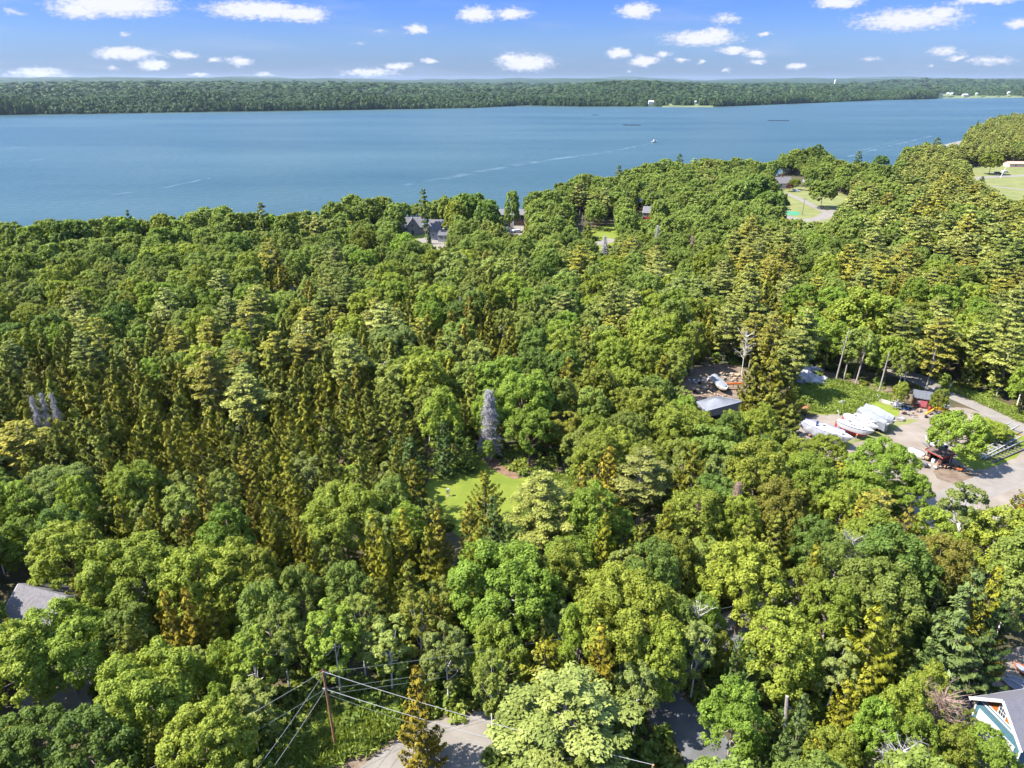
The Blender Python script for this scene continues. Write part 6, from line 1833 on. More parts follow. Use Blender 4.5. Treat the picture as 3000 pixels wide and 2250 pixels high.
open_canoe('long white boat lying behind the garage, left one of two', (2937, 1984), (3010, 2026), 1.3, GEL)
open_canoe('long white boat lying behind the garage, right one of two', (2950, 1978), (3030, 2014), 1.2, GEL)
open_canoe('orange boat shell at the right edge above the white boats', (2972, 1934), (3030, 1985), 1.2, M_ORANGE, .6)

# water craft far out
q = W(1917, 417, SEA)
t = empty('motorboat', (q.x, q.y, SEA), R(25)); tag(t, 'tiny white motorboat heading up the bay at the end of its wake', 'motorboat')
s_ = [[(p[0] - 4, p[1], p[2] - .4) for p in s] for s in hull_sections(8.5, 3.0, 1.8, transom=.85)]
make_hull(t, s_, GEL, BOTBLUE, .2, GELD); MB().box((0, 0, 2.4), (2.6, 2.2, 2.0)).build('cabin', GEL, t)
for i, (x, y, w_, lb) in enumerate([(1744, 337, 20, 'dark floating raft farthest left on the bay'), (1853, 367, 46, 'dark floating raft left of centre, nearer than the far-left one'), (2280, 354, 60, 'longest dark floating raft, right part of the bay'), (1830, 366, 8, 'small dark float beside the left-centre raft')]):
    q = W(x, y, SEA); f = q.y * cP - (SEA - CAMZ) * sP; L = w_ * f / FPX
    t = empty('raft', (q.x, q.y, SEA), R(2)); tag(t, lb, 'raft')
    b = MB(); b.bar((-L/2, 3, .4), (L/2, 3, .4), 1.0, .8); b.bar((-L/2, -3, .4), (L/2, -3, .4), 1.0, .8)
    b.build('floats', mat('dark_wet_timber', (.05, .06, .07), .8), t)
    b = MB(); n = max(3, int(L / 6))
    for k in range(n): b.bar((-L/2 + L*k/(n-1), -3.5, .85), (-L/2 + L*k/(n-1), 3.5, .85), .4, .3)
    b.build('crossbeams', mat('dark_wet_timber', (.05, .06, .07), .8), t)

# ---------------------------------------------------------------- yard odds and ends
def at(px, py): return W(px, py, 0)
def yellow_frame():
    A, B, C, D = at(2709, 1222), at(2743, 1233), at(2777, 1209), at(2735, 1206)
    o = Vector((A.x, A.y, 0)); t = empty('boat_hauler', tuple(o)); tag(t, 'yellow hydraulic boat-hauling frame on wheels near the brown shed', 'hauler')
    up = Vector((0, 0, .6)); P = [p - o + up for p in (A, B, C, D)]
    b = MB(); b.bar(P[0], P[3], .32, .35); b.bar(P[1], P[2], .32, .35); b.bar(P[3], P[2], .35, .4)
    b.bar(P[3] + Vector((0, 0, .3)), P[2] + Vector((0, 0, .5)), .3); b.build('frame', M_YELLOW, t)
    b = MB(); b.bar(P[0], P[1], .22); b.bar(P[0].lerp(P[3], .5), P[1].lerp(P[2], .5), .2); b.build('crossbar', M_WOOD, t)
    for p in (P[0], P[1], P[2], P[3]):
        MB().tube(p + Vector((-.15, -.2, -.25)), p + Vector((.15, -.35, -.25)), .35, .35, 12).build('wheel', M_BLACK, t)
    MB().box(P[2] + Vector((-.6, .3, .8)), (1.1, .9, .7)).build('engine_box', mat('grey_engine_box', (.3, .3, .3), .6), t)
yellow_frame()
def ladder(name, label, cat, a, b, width, m_, z0=.3, z1=.3, rungs=8, rail=.16, group=None, third=False):
    p, q = at(*a), at(*b); o = Vector((p.x, p.y, 0)); t = empty(name, tuple(o)); tag(t, label, cat, group)
    d = (q - p); d.z = 0; L = d.length; d.normalize(); n = Vector((-d.y, d.x, 0))
    A = Vector((0, 0, z0)); B = d * L + Vector((0, 0, z1))
    for s in (-1, 1): MB().bar(A + n * s * width / 2, B + n * s * width / 2, rail, rail).build('rail', m_, t)
    b_ = MB()
    for k in range(rungs): c = A.lerp(B, (k + .5) / rungs); b_.bar(c - n * width / 2, c + n * width / 2, rail * .8, rail * .8)
    b_.build('rungs', m_, t)
    return t
M_DOCK = mat('weathered_dock_frame', (.26, .255, .245), .75, var=.25, scale=3)
M_DOCKD = mat('dark_dock_timber', (.10, .095, .09), .85, var=.3, scale=3)
g = 'dock frames stacked beside the shade tree'
ladder('dock_frame', 'topmost grey dock frame of the stack right of the shade tree', 'dock frame', (2905, 1297), (2968, 1262), 1.5, M_DOCK, 1.5, 1.6, 6, .2, g)
ladder('dock_frame', 'middle grey dock frame of the stack, longest one', 'dock frame', (2856, 1345), (2975, 1290), 1.5, M_DOCK, .35, 1.25, 10, .2, g)
ladder('dock_frame', 'front grey dock frame of the stack, nearest the road', 'dock frame', (2872, 1345), (2982, 1300), 1.3, M_ALU, .3, .9, 10, .18, g)
ladder('dock_frame', 'dark timber dock frame lying lowest in the stack', 'dock frame', (2895, 1352), (2990, 1312), 1.6, M_DOCKD, .15, .25, 9, .2, g)
ladder('dock_frame', 'short grey dock frame leaning across the back of the stack', 'dock frame', (2912, 1284), (2960, 1300), 1.2, M_DOCK, 1.9, 1.7, 4, .18, g)
g = 'dock frames lying left of the garage'
ladder('dock_frame', 'dark dock frame on the ground left of the garage corner, upper one', 'dock frame', (2792, 2030), (2838, 2012), 1.6, M_DOCKD, .2, .25, 5, .14, g)
ladder('dock_frame', 'dark dock frame on the ground left of the garage corner, lower one', 'dock frame', (2792, 2052), (2845, 2028), 1.7, M_DOCKD, .3, .3, 5, .14, g)
ladder('dock_frame', 'pale narrow dock frame crossing over the dark ones left of the garage', 'dock frame', (2802, 2020), (2822, 2046), .6, M_DOCK, .5, .5, 5, .12, g)
ladder('boat_trailer', 'pale skeletal boat trailer without a boat on the grass behind the sailboats', 'trailer', (2500, 1163), (2546, 1176), 1.5, M_ALU, .55, .55, 5, .12)
t = ladder('utility_trailer', 'small grey trailer with a wheel beside the tent-shaped tarp', 'trailer', (2610, 1195), (2640, 1200), 1.5, M_ALU, .6, .6, 4, .12)
for s in (-1, 1): MB().tube((1.4, s * .85, .33), (1.4, s * 1.05, .33), .33, .33, 14).build('wheel', M_BLACK, t)
MB().box((1.2, 0, .95), (1.3, 1.1, .5)).build('load', M_WHITE, t)
p, q = at(2606, 1187), at(2673, 1199)
t = empty('mast', (p.x, p.y, .45)); tag(t, 'long white mast lying on blocks in front of the brown shed', 'mast')
MB().tube((0, 0, .2), tuple(q - p + Vector((0, 0, .1))), .10, .07, 8).build('spar', M_WHITE, t)
b = MB(); b.box((.6, .1, -.15), (.5, .6, .6)); b.box(tuple((q - p) * .8 + Vector((0, 0, -.2))), (.5, .6, .5)); b.build('blocks', M_WOOD, t)

def crate_pile(name, label, cat, px, py, m_list, seed, w=2.2, h=.8, n=9, parts='piece'):
    c = at(px, py); t = empty(name, (c.x, c.y, 0)); tag(t, label, cat); rr = random.Random(seed)
    bs = {}
    for i in range(n):
        mm = rr.choice(m_list); b = bs.setdefault(mm.name, (MB(), mm))[0]
        s = rr.uniform(.25, .7); z = rr.uniform(0, h); x, y = rr.uniform(-w/2, w/2), rr.uniform(-w/2.6, w/2.6)
        k = rr.random()
        if k < .4: b.box((x, y, z + s * .25), (s * 1.3, s, s * .6), (rr.uniform(-.2, .2), rr.uniform(-.2, .2), rr.uniform(0, 3)))
        elif k < .7: b.tube((x, y, max(.12, z)), (x + rr.uniform(-1, 1), y + rr.uniform(-1, 1), max(.12, z + rr.uniform(-.1, .4))), .09, .09, 6)
        else: b.blob((x, y, z + .2), (s * .5, s * .45, s * .35), seed + i, 1)
    for b, mm in bs.values(): b.build(parts, mm, t)
    return t
crate_pile('scrap_heap', 'brown heap of rusty engine parts on the gravel right of the grey tarps', 'scrap heap', 2672, 1219, [M_RUST, M_WOOD, M_TAN], 3, 2.4, .7, 10)
crate_pile('scrap_heap', 'small dark coil of scrap just left of the brown engine heap', 'scrap heap', 2648, 1212, [M_BLACK, M_RUST, M_WOOD], 4, 1.4, .5, 6)
crate_pile('rubbish_heap', 'pale grey block of rubbish in the yard grass', 'rubbish', 2467, 1185, [M_ALU, M_WHITE], 5, 1.3, .5, 6)
crate_pile('plank_heap', 'orange-brown plank heap in the yard grass', 'plank heap', 2494, 1194, [M_ORANGE, M_TAN, M_RUST], 6, 1.8, .3, 7)
crate_pile('buoy_heap', 'heap of pale and orange traps beside the red shack', 'heap', 2772, 1368, [M_TAN, M_ORANGE, M_TAN, M_BLACK], 7, 2.3, .9, 14)
crate_pile('chair_stack', 'pale and rusty clutter standing against the front of the red shack', 'clutter', 2741, 1370, [M_RUST, M_WHITE, M_ALU, M_WOOD], 8, 1.5, .9, 8)
crate_pile('pallet_heap', 'pale pallets leaning beside the left end of the red shack', 'pallets', 2710, 1347, [M_TAN, M_WOOD, M_WHITE], 9, 1.5, .8, 8)
crate_pile('outboard_heap', 'dark outboard parts with yellow tip beside the big yard oak', 'outboard parts', 2707, 1366, [M_BLACK, M_ALU, M_YELLOW, M_BLACK], 10, 1.5, .9, 8)
crate_pile('timber_pile', 'large pile of grey branches and tan boards in the junk clearing', 'timber pile', 2143, 1112, [M_WOOD, M_TAN, M_WOOD, M_TAN], 11, 5.5, 1.3, 46)
crate_pile('tarp_heap', 'white crumpled heap left of the covered boat in the junk clearing', 'heap', 2062, 1118, [WRAP, M_WHITE, M_ALU], 12, 2.6, .8, 12)
crate_pile('debris_heap', 'dark brown debris heap below the covered boat in the junk clearing', 'debris heap', 2062, 1150, [M_WOOD, M_BLACK, M_TAN], 13, 5.0, .8, 26)
crate_pile('junk_heap', 'pinkish heap with dark wheels left of the wrapped sailboat', 'junk heap', 2278, 1258, [M_TAN, M_BLACK, M_RUST, M_WHITE], 14, 2.6, 1.0, 14)
crate_pile('rubbish_heap', 'blue and white rubbish at the upper end of the dock frames by the garage', 'rubbish', 2803, 2000, [M_WHITE, M_BLUE, M_WHITE], 15, 2.0, .6, 12)
crate_pile('stone_heap', 'pile of white lobster gear seen through the yard oak branches', 'gear pile', 2355, 1345, [M_WHITE, M_TAN, M_ALU], 16, 4.5, .8, 22)
for i, (x, y, w_, mm, lb) in enumerate([(2632, 1180, 2.4, [M_WOOD, M_ALU, M_TAN], 'heap of grey timber between the mast and the woods edge'), (2560, 1166, 1.6, [M_ALU, M_WHITE], 'small pale heap on the grass left of the upturned skiff'),
    (2655, 1196, 1.5, [M_BLUE, M_WHITE, M_BLACK], 'blue and white bits beside the long white mast'), (2690, 1205, 1.2, [M_WOOD, M_RUST], 'brown scraps in front of the brown shed door'), (2455, 1268, 2.0, [M_WOOD, M_TAN], 'boards lying between the first two sailboats'),
    (2640, 1232, 1.6, [M_GALV, M_WOOD], 'grey props lying right of the grey tarps'), (2735, 1345, 1.4, [M_WOOD, M_BLACK, M_WHITE], 'dark bits on the dirt behind the red-trimmed shack'), (2030, 1120, 3.0, [M_WOOD, M_BLACK, M_WHITE, M_BLUE], 'blue-grey junk at the far left of the junk clearing'),
    (2175, 1150, 2.6, [M_TAN, M_WOOD], 'tan rubble right of the orange rack'), (2110, 1165, 3.0, [M_WOOD, M_RUST, M_TAN], 'brown scrap right behind the metal building'), (2372, 1250, 1.8, [M_BLUE, M_WHITE], 'blue drum and scraps at the stern of the wrapped sailboat'), (2800, 1378, 1.5, [M_BLACK, M_ORANGE, M_WOOD], 'dark bits under the round shade tree')]):
    crate_pile('scrap_heap', lb, 'heap', x, y, mm, 40 + i, w_, .5, 10)
# orange rack with boards
c = at(2147, 1140); t = empty('lumber_rack', (c.x, c.y, 0), R(4)); tag(t, 'orange steel rack of boards in the junk clearing', 'rack')
b = MB()
for x in (-1.8, 0, 1.8):
    b.bar((x, 0, 0), (x, 0, 1.5), .12); b.bar((x, -.7, .1), (x, .7, .1), .12)
b.bar((-2, -.1, 1.4), (2, -.1, 1.4), .3, .34); b.build('frame', M_ORANGE, t)
b = MB()
for k in range(5): b.box((0, -.5 + k * .22, .35 + .07 * (k % 2)), (4.2, .18, .1))
b.build('board', M_TAN, t)
# orange road cone, orange machine at the right edge, yellow box behind garage
c = at(2987, 1279); t = empty('traffic_cone', (c.x, c.y, 0)); tag(t, 'small orange cone on the grass corner by the lane', 'cone')
MB().tube((0, 0, .04), (0, 0, .75), .17, .03, 12).build('cone', M_ORANGE, t); MB().box((0, 0, .03), (.42, .42, .05)).build('base', M_BLACK, t)
c = at(2992, 1492); t = empty('log_splitter', (c.x, c.y, 0), R(30)); tag(t, 'small orange machine on the gravel at the right edge below the junction', 'machine')
MB().box((0, 0, .7), (1.5, .5, .5)).bar((.5, 0, .8), (1.0, 0, 1.5), .18).build('body', M_ORANGE, t)
for s in (-1, 1): MB().tube((-.3, s * .4, .32), (-.3, s * .55, .32), .32, .32, 12).build('wheel', M_BLACK, t)
c = at(2908, 1978); t = empty('machine_hopper', (c.x, c.y, 0), R(10)); tag(t, 'yellow-orange metal hopper in the shade behind the garage', 'hopper')
MB().prism([(-.7, .5), (.7, .5), (.95, 1.6), (-.95, 1.6)], 'y', -.6, .6).build('bin', M_YELLOW, t)
b = MB(); [b.bar((x, y, 0), (x, y, .6), .08) for x in (-.6, .6) for y in (-.5, .5)]; b.build('legs', M_RUST, t)
# upturned kayaks/pink tarps beside dock frames
open_canoe('pinkish canoe upside down below the dock frames by the garage', (2805, 2062), (2842, 2040), .9, mat('faded_pink_hull', (.55, .40, .42), .6), .4)

# rock outcrop
def outcrop(label, spots, base_px):
    c = at(*base_px); t = empty('rock_outcrop', (c.x, c.y, 0)); tag(t, label, 'rock')
    m_ = mat('pale_lichen_granite', (.44, .42, .41), .9, color2=(.14, .13, .12), scale=.9, bump=1.0, bscale=2.2, contrast=(.32, .52))
    b = MB()
    for i, (x, y, r, h) in enumerate(spots):
        q = at(x, y) - c; b.blob((q.x, q.y, h * .2), (r, r * .75, h), 20 + i, 3, .22)
    b.build('rock', m_, t)
outcrop('bare pale granite outcrop at the edge of the woods above the yard grass', [(2360, 1112, 3.4, 1.7), (2345, 1098, 2.6, 2.4), (2385, 1120, 3.0, 1.3), (2400, 1127, 2.0, 1.0), (2335, 1110, 1.8, 1.1), (2372, 1098, 2.5, 1.8)], (2362, 1110))

# practice basket on the lawn
c = at(1313, 1453); t = empty('disc_golf_basket', (c.x, c.y, 0)); tag(t, 'metal chain basket on a pole on the lawn', 'disc golf basket')
MB().tube((0, 0, 0), (0, 0, 1.45), .035, .035, 8).build('pole', M_GALV, t); MB().tube((0, 0, .62), (0, 0, .85), .28, .34, 14, False).build('basket', M_GALV, t)
MB().tube((0, 0, 1.37), (0, 0, 1.41), .26, .26, 14).build('band', M_GALV, t); MB().tube((0, 0, .0), (0, 0, .04), .30, .30, 14).build('base', mat('pink_stone_base', (.22, .17, .13), .9), t)
b = MB(); [b.tube((.28 * math.cos(a), .28 * math.sin(a), 1.35), (.06 * math.cos(a), .06 * math.sin(a), .85), .012, .012, 4) for a in [k * .628 for k in range(10)]]; b.build('chains', M_GALV, t)
c = at(1424, 1487); t = empty('lawn_chair', (c.x, c.y, 0), R(30)); tag(t, 'white and blue lawn chair glimpsed behind the lone spruce', 'chair')
MB().box((0, 0, .42), (.6, .6, .06)).build('seat', M_BLUE, t); MB().box((0, .3, .8), (.6, .06, .75), (R(-12), 0, 0)).build('backrest', M_WHITE, t)
for x in (-.26, .26):
    for y in (-.26, .26): MB().bar((x, y, 0), (x, y, .4), .05).build('leg', M_WHITE, t)

# ---------------------------------------------------------------- utility poles and wires
M_POLE = mat('treated_pole_wood', (.30, .155, .075), .9, var=.3, scale=5)
M_POLEG = mat('weathered_pole', (.33, .29, .25), .9, var=.2, scale=4)
def upole(px, py, H, label, m_=M_POLE, arm=None, lean=(0, 0), cat='utility pole', r=.15):
    c = at(px, py); t = empty('utility_pole', (c.x, c.y, gz(c.x, c.y))); tag(t, label, cat)
    MB().tube((0, 0, -.3), (lean[0], lean[1], H), r, r * .66, 10).build('pole', m_, t)
    if arm:
        MB().box((lean[0], lean[1], H - arm[0]), (arm[1], .12, .14)).build('crossarm', m_, t)
        for k in (-.42, 0, .42): MB().tube((k * arm[1] + lean[0], lean[1], H - arm[0] + .07), (k * arm[1] + lean[0], lean[1], H - arm[0] + .25), .05, .04, 8).build('insulator', M_WHITE, t)
    return t, Vector((c.x + lean[0], c.y + lean[1], gz(c.x, c.y) + H))
base1 = at(985, 2197)
# pole height so that its top shows at (968,1967)
H1 = 10.0
for _ in range(30):
    pp = proj(base1.x - .1, base1.y, H1)
    H1 += .08 if pp[1] > 1967 else -.08
t1, top1 = upole(985, 2197, H1, 'reddish brown utility pole in the foreground where many wires meet', lean=(-.25, 0))
hw = MB(); hw.tube((-.25, 0, H1), (-.25, 0, H1 + .35), .04, .03, 8); hw.bar((-.25, -.02, H1 - .35), (.55, .02, H1 - .30), .06); hw.box((-.25, 0, H1 - 2.3), (.5, .14, .12)); hw.build('bracket', M_GALV, t1)
lp = MB()
for s in (-1, 1):
    pts = [(-.25 + s * (.1 + .45 * math.sin(k / 8 * math.pi)), .1, H1 + .15 - k * .16) for k in range(9)]
    lp.path(pts, [.02] * 9, 5)
lp.build('jumper_loop', mat('copper_lead', (.35, .12, .09), .6), t1)
base2 = at(2235, 1868); H2 = 9.0
for _ in range(30):
    pp = proj(base2.x, base2.y, H2); H2 += .08 if pp[1] > 1745 else -.08
t2, top2 = upole(2235, 1868, H2, 'utility pole with grey transformer behind the yellow-olive oak', lean=(.15, 0))
tr = MB(); tr.tube((-.3, -.1, H2 - 1.3), (-.3, -.1, H2 - .3), .27, .27, 14); tr.tube((-.3, -.1, H2 - .3), (-.3, -.1, H2 - .2), .27, .1, 14); tr.build('transformer', mat('transformer_grey', (.50, .53, .60), .5), t2)
upole(2350, 631, 9, 'dark utility pole with pale crossarm beside the tennis court', M_DOCKD, (.6, 3.0))
upole(1704, 690, 9.5, 'pale slim pole at the left of the shaded shore lawn', M_POLEG)
upole(1302.5, 726, 8, 'street lamp pole in front of the silver-grey house', M_POLEG, None, cat='lamp post')
c = at(1302.5, 726); o = MB().box((-.25, 0, 0), (.9, .5, .3)).build('lamp_head', M_WHITE, bpy.data.objects['utility_pole.004']); o.location = (0, 0, 8.0)
bpy.data.objects['utility_pole.004'].name = 'lamp_post'
upole(2930, 521, 8.5, 'white leaning pole beside the field road', M_WHITE, None, (3.2, 1), r=.22)
upole(2777, 1145, 2.6, 'short pale post leaning at the end of the dirt lane', M_POLEG, None, (.9, .2), cat='post')
t3, top3 = upole(1890, 2450, 9.5, 'utility pole out past the bottom edge, right', M_POLE)
t4, top4 = upole(250, 2600, 9.5, 'utility pole out past the bottom edge, left', M_POLE)
t5, top5 = upole(620, 2700, 9.0, 'utility pole out past the bottom edge, beside the left one', M_POLE)
# flagpole
c = at(1866, 626); t = empty('flagpole', (c.x, c.y, 0)); tag(t, 'flagpole with small blue flag left of the red house', 'flagpole')
MB().tube((0, 0, 0), (0, 0, 8), .1, .06, 8).build('pole', M_WHITE, t)
fl = MB(); fl.loft([[(x, .12 * math.sin(x * 2.5), 6.4), (x, .12 * math.sin(x * 2.5 + .4), 7.8)] for x in (0.05, .5, 1.0, 1.5, 2.0)], caps=False); fl.build('flag', mat('blue_flag', (.10, .25, .55), .8), t)

M_WIRE = mat('bright_cable', (.24, .235, .23), .5); M_WIRED = mat('dull_cable', (.14, .17, .14), .6)
def wire(a, b, sag, r, m_, label):
    a, b = Vector(a), Vector(b); n = 18; cu = bpy.data.curves.new('overhead_wire', 'CURVE'); 
    pts = [a.lerp(b, k / n) + Vector((0, 0, -4 * sag * (k / n) * (1 - k / n))) for k in range(n + 1)]
    w = MB(); w.path(pts, [r] * (n + 1), 5); o = w.build('overhead_wire', m_); tag(o, label, 'wire', 'overhead wires'); 
lo1 = top1 + Vector((0, 0, -2.35)); lo2 = top2 + Vector((0, 0, -1.8))
wire(top1, top3, .5, .028, M_WIRE, 'thick pale cable from the foreground pole top towards the lower right')
wire(lo1, top3 + Vector((-.6, 0, -1.6)), .5, .030, M_WIRE, 'thick pale cable from halfway down the foreground pole towards the lower right')
wire(lo1 + Vector((0, 0, -.6)), top3 + Vector((-.9, 0, -2.4)), .9, .014, M_WIRED, 'thin lowest line running lower right beside the thick pale cables')
wire(top1 + Vector((.3, 0, -.1)), top2 + Vector((0, 0, -.3)), .8, .016, M_WIRED, 'highest thin wire from the foreground pole towards the transformer pole')
wire(lo1, lo2, .9, .018, M_WIRED, 'thin wire from halfway down the foreground pole towards the transformer pole')
wire(lo1 + Vector((0, 0, -.7)), lo2 + Vector((0, 0, -.7)), 1.0, .016, M_WIRED, 'lowest thin wire running towards the transformer pole')
wire(top1, top4, .5, .018, M_WIRE, 'upper wire from the foreground pole top to the lower left')
wire(lo1, top4 + Vector((0, 0, -2)), .6, .018, M_WIRED, 'wire from halfway down the foreground pole to the lower left')
wire(top1 + Vector((-.1, -.1, -.5)), top5, .5, .018, M_WIRE, 'steeper upper wire dropping from the foreground pole to the bottom left')
wire(lo1, top5 + Vector((0, 0, -2)), .6, .020, M_WIRE, 'steeper lower wire dropping from the foreground pole to the bottom left')

# ---------------------------------------------------------------- cars
def car(px, py, rz, label, m_, L=4.6, van=False):
    c = at(px, py); t = empty('parked_car', (c.x, c.y, gz(c.x, c.y)), R(rz)); tag(t, label, 'car', None)
    b = MB(); prof = [(-L/2, .45), (L/2, .45), (L/2, .85), (L/2 - 1.0, .98), (L/2 - 1.6, 1.45), (-L/2 + .7, 1.48), (-L/2 + .1, 1.0)]
    rows = []
    b.prism(prof, 'y', -.88, .88); b.build('body', m_, t)
    g = MB(); g.prism([(L/2 - 1.15, 1.0), (L/2 - 1.68, 1.40), (-L/2 + .75, 1.42), (-L/2 + .35, 1.02)], 'y', -.9, .9); g.build('windows', GLS, t)
    for sx in (-1, 1):
        for sy in (-1, 1): MB().tube((sx * L * .31, sy * .78, .33), (sx * L * .31, sy * .92, .33), .33, .33, 14).build('wheel', M_BLACK, t)
    for sy in (-1, 1): MB().box((L/2 + .01, sy * .65, .72), (.05, .35, .16)).build('headlight', M_WHITE, t)
car(2922, 509, 4, 'dark blue car parked under the willow on the field', mat('dark_blue_paint', (.03, .05, .12), .3), 5.0)
car(2944, 506, 4, 'white car parked right of the dark blue one on the field', mat('white_car_paint', (.75, .75, .76), .3), 5.2)
car(2333, 562, -10, 'silver-blue car parked at the top of the meadow drive', mat('silver_car_paint', (.5, .53, .6), .3))
car(1516, 682, 20, 'grey-white car parked below the dark brown house', mat('silver_car_paint', (.5, .53, .6), .3), 5.2)
c = at(2829, 492); t = empty('lawn_tent', (c.x, c.y, 0)); tag(t, 'small grey and yellow tent at the edge of the field', 'tent')
MB().prism([(-2.2, 0), (2.2, 0), (0, 2.4)], 'y', -2.2, 2.2).build('canopy', mat('khaki_canvas', (.45, .45, .32), .9), t); MB().tube((0, 0, 2.3), (0, 0, 3.1), .25, .05, 8).build('pennant', M_ORANGE, t)

# ---------------------------------------------------------------- dead trees
DEADM = {}
def dead_tree(px, py, wpx, H, label, kind='spruce', m_=None, top=True, seed=0, dens=1.0):
    key = (kind, seed, (m_ or M_DEAD).name)
    if key not in DEADM:
        g = gen_dead(np.random.default_rng(seed + 50), 12.0, 2.2 if kind == 'spruce' else 2.6, dens, kind == 'spruce')
        DEADM[key] = (trunk_mesh('trunk', g[:2], m_ or M_DEAD, 6), trunk_mesh('branches', g[2:], m_ or M_DEAD, 3))
    a, b_ = DEADM[key]; z0 = 0
    q = W(px, py, H); f = q.y * cP - (H * .8 - CAMZ) * sP; Rr = wpx * .5 * f / FPX
    t = empty('dead_tree', (q.x, q.y, gz(q.x, q.y)), random.uniform(0, 6), (Rr / 2.2, Rr / 2.2, H / 12)); tag(t, label, 'dead tree')
    link(bpy.data.objects.new('trunk', a), t); link(bpy.data.objects.new('branches', b_), t)
dead_tree(1432, 1142, 72, 14.2, 'grey dead spruce standing at the back of the lawn beside the green maple', dens=2.6)
dead_tree(90, 1160, 45, 13, 'pale grey dead spruce at the left edge of the spruce woods, left one of three', seed=1, dens=1.8)
dead_tree(118, 1150, 40, 13.5, 'pale grey dead spruce at the left edge of the spruce woods, middle one of three', seed=2, dens=1.8)
dead_tree(148, 1152, 40, 13.5, 'pale grey dead spruce at the left edge of the spruce woods, right one of three', seed=1, dens=1.8)
dead_tree(2506, 1572, 60, 12, 'bare grey dead tree between the golden spruces, right centre', 'b', seed=3, dens=2.5)
dead_tree(2057, 1452, 62, 12, 'pinkish brown dead spruce below the big pines, right of centre', m_=M_DEADB, seed=4, dens=2.4)
dead_tree(2165, 1412, 60, 11.5, 'reddish brown dead twiggy tree in front of the boat yard woods', m_=M_DEADB, seed=5, dens=2.2)
dead_tree(1773, 690, 34, 13, 'grey dead spruce standing alone by the back road', seed=1, dens=1.4)
dead_tree(2030, 690, 34, 13, 'grey dead spruce at the left edge of the pines', m_=M_DEADB, seed=2, dens=1.4)
dead_tree(1928, 660, 26, 14, 'pale bare snag below the red house', seed=1)
dead_tree(2645, 2190, 95, 9, 'grey dead bushy tree at the bottom edge right of centre', 'b', seed=6, dens=5)
dead_tree(2770, 2030, 90, 9, 'dark dead tree leaning in front of the dock frames', 'b', M_DEADB, seed=7, dens=5)
dead_tree(2190, 970, 40, 12, 'white bare forked birch snag behind the junk clearing', 'b', M_BIRCH, seed=8)
dead_tree(2040, 950, 34, 12, 'white bare birch snag left of the forked one behind the junk clearing', 'b', M_BIRCH, seed=9)
dead_tree(2052, 1765, 50, 11, 'small white dead crown left of the dark road gap', 'b', M_BIRCH, seed=8)
dead_tree(1348, 868, 16, 12, 'slim pale dead spruce in the middle of the spruces', seed=1)
dead_tree(1420, 1215, 40, 6.5, 'low brown dead twigs under the grey dead spruce', m_=M_DEADB, seed=5, dens=2.2)
# leaning broken trunk and fallen limbs
p = W(2306, 2040, 8); q = W(2288, 2110, 3.5)
t = empty('leaning_snag', (q.x, q.y, 0)); tag(t, 'broken bare trunk leaning out of the trees left of the grey fir spire', 'dead trunk')
MB().tube((.2, -1.5, -.3), tuple(p - Vector((q.x, q.y, 0))), .26, .17, 8).build('trunk', M_BARKG, t)
b = MB(); r_ = p - Vector((q.x, q.y, 0)); b.tube(tuple(r_ * .85), tuple(r_ * .85 + Vector((1.1, .2, -1.2))), .07, .03, 6); b.build('branch', M_DEAD, t)
# bare trunks along the back edge of the yard
for i, (x, y, H, lb) in enumerate([(2447, 1119, 13, 'tall bare grey trunk at the yard edge, leftmost of the bare trunks'), (2472, 1112, 11, 'thin bare trunk second from the left at the yard edge'), (2506, 1126, 12, 'leaning bare trunk right of the tall maple trunk'), (2574, 1150, 10, 'thin bare pine trunk leaning left at the top of the yard grass')]):
    c = at(x, y); rr = random.Random(i); t = empty('bare_trunk', (c.x, c.y, 0)); tag(t, lb, 'tree trunk')
    MB().tube((0, 0, -.4), (rr.uniform(.2, 1.0), rr.uniform(-.3, .3), H), .20, .08, 8).build('trunk', M_BARKG, t)
    b = MB()
    for k in range(9):
        z = H * rr.uniform(.35, .95); a = rr.uniform(0, 6.28); b.tube((.5 * z / H, 0, z), (.5 * z / H + math.cos(a) * 1.2, math.sin(a) * 1.2, z + rr.uniform(-.3, .5)), .035, .01, 5)
    b.build('branches', M_BARKG, t)

# ---------------------------------------------------------------- labels for the trees that came from the map
AREAS = [
 ('on the left shore ridge', lambda x, y: y < 720 and x < 1150), ('in the central shore woods', lambda x, y: y < 740 and x < 1900),
 ('in the right pine belt', lambda x, y: y < 900 and x > 2150), ('around the upper right meadow', lambda x, y: y < 740),
 ('above the dark spruce stand', lambda x, y: x < 560 and y < 930), ('below the shore houses', lambda x, y: y < 930 and x < 1650), ('left of the right pine belt', lambda x, y: y < 1000 and x < 2200),
 ('behind the boat yard', lambda x, y: y < 1150 and x > 2200), ('beside the right-edge lane', lambda x, y: y < 1500 and x > 2700),
 ('in the dark spruce stand', lambda x, y: y < 1330 and x < 1260), ('directly behind the lawn', lambda x, y: y < 1330 and x < 1700), ('between lawn and metal building', lambda x, y: y < 1330 and x < 2100),
 ('in front of the boat yard', lambda x, y: y < 1560 and x > 2100), ('right of the lawn', lambda x, y: y < 1640 and 1500 < x <= 2100), ('left of the lawn', lambda x, y: y < 1640 and 620 < x <= 1500), ('above the grey-roofed house', lambda x, y: y < 1640 and x <= 620),
 ('around the grey-roofed house', lambda x, y: x <= 480), ('left of the foreground pole', lambda x, y: x <= 950), ('right of the foreground pole', lambda x, y: x <= 1900), ('around the transformer pole', lambda x, y: x <= 2350), ('around the lower right garage', lambda x, y: True)]
KW = {'broad': 'leafy tree', 'birch': 'birch', 'spruce': 'spruce', 'pine': 'pine', 'fir': 'fir'}
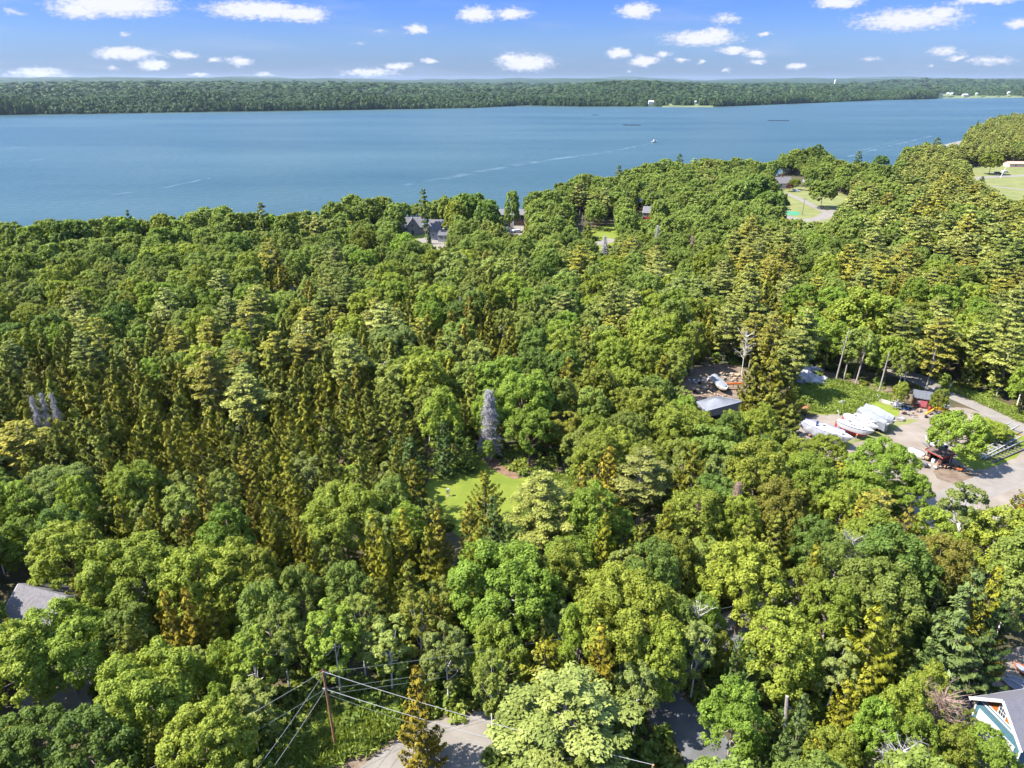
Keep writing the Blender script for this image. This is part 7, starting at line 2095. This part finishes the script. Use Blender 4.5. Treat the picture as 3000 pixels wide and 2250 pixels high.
PL = {'broad': 'leafy trees', 'birch': 'birches', 'spruce': 'spruces', 'pine': 'pines', 'fir': 'firs'}
bk = {}
for T in ALL_TREES:
    if T['hand']: continue
    T['p'] = p = proj(T['x'], T['y'], T['z'] + T['H'] * .8)
    for ai, (an, fn) in enumerate(AREAS):
        if fn(*p): break
    bk.setdefault((ai, T['kind'], T['tone']), []).append(T)
ORD = ['', 'second', 'third', 'fourth', 'fifth', 'sixth', 'seventh', 'eighth', 'ninth', 'tenth']
for (ai, kind, tone), lst in bk.items():
    an = AREAS[ai][0]; w_ = WORDS.get(tone, 'green'); grp = '%s %s %s' % (w_, PL[kind], an)
    lst.sort(key=lambda T: T['p'][1]); n = len(lst)
    k = 1 if n <= 5 else (2 if n <= 10 else 3); rows_ = [lst[i * n // k:(i + 1) * n // k] for i in range(k)]
    nm = {1: [''], 2: ['far ', 'near '], 3: ['far ', 'middle ', 'near ']}[k]
    for row, rn in zip(rows_, nm):
        row.sort(key=lambda T: T['p'][0]); m = len(row)
        for i, T in enumerate(row):
            if m == 1: s_ = 'only'
            elif i == 0: s_ = 'leftmost'
            elif i == m - 1: s_ = 'rightmost'
            elif i < (m + 1) // 2: s_ = (ORD[i] if i < 10 else '%dth' % (i + 1)) + ' from left,'
            else: s_ = (ORD[m - 1 - i] if m - 1 - i < 10 else '%dth' % (m - i)) + ' from right,'
            T['o']['label'] = '%s %s%s %s %s' % (s_, rn, w_, KW[kind], an); T['o']['group'] = grp

# ---------------------------------------------------------------- the air between here and the far hills
def build_haze():
    b = MB(); b.box((2000, 8700, 60), (34000, 18600, 172))     # bottom well below the sea bed, top above the camera
    m_ = bpy.data.materials.new('haze_air'); m_.use_nodes = True
    nt = m_.node_tree; N, L = nt.nodes, nt.links; N.clear()
    out = N.new('ShaderNodeOutputMaterial'); v = N.new('ShaderNodeVolumePrincipled')
    v.inputs['Color'].default_value = (0.66, 0.80, 1.0, 1); v.inputs['Density'].default_value = 2.2e-5; v.inputs['Anisotropy'].default_value = 0.2
    L.new(v.outputs[0], out.inputs['Volume'])
    o = b.build('haze', m_); o["kind"] = 'stuff'
build_haze()
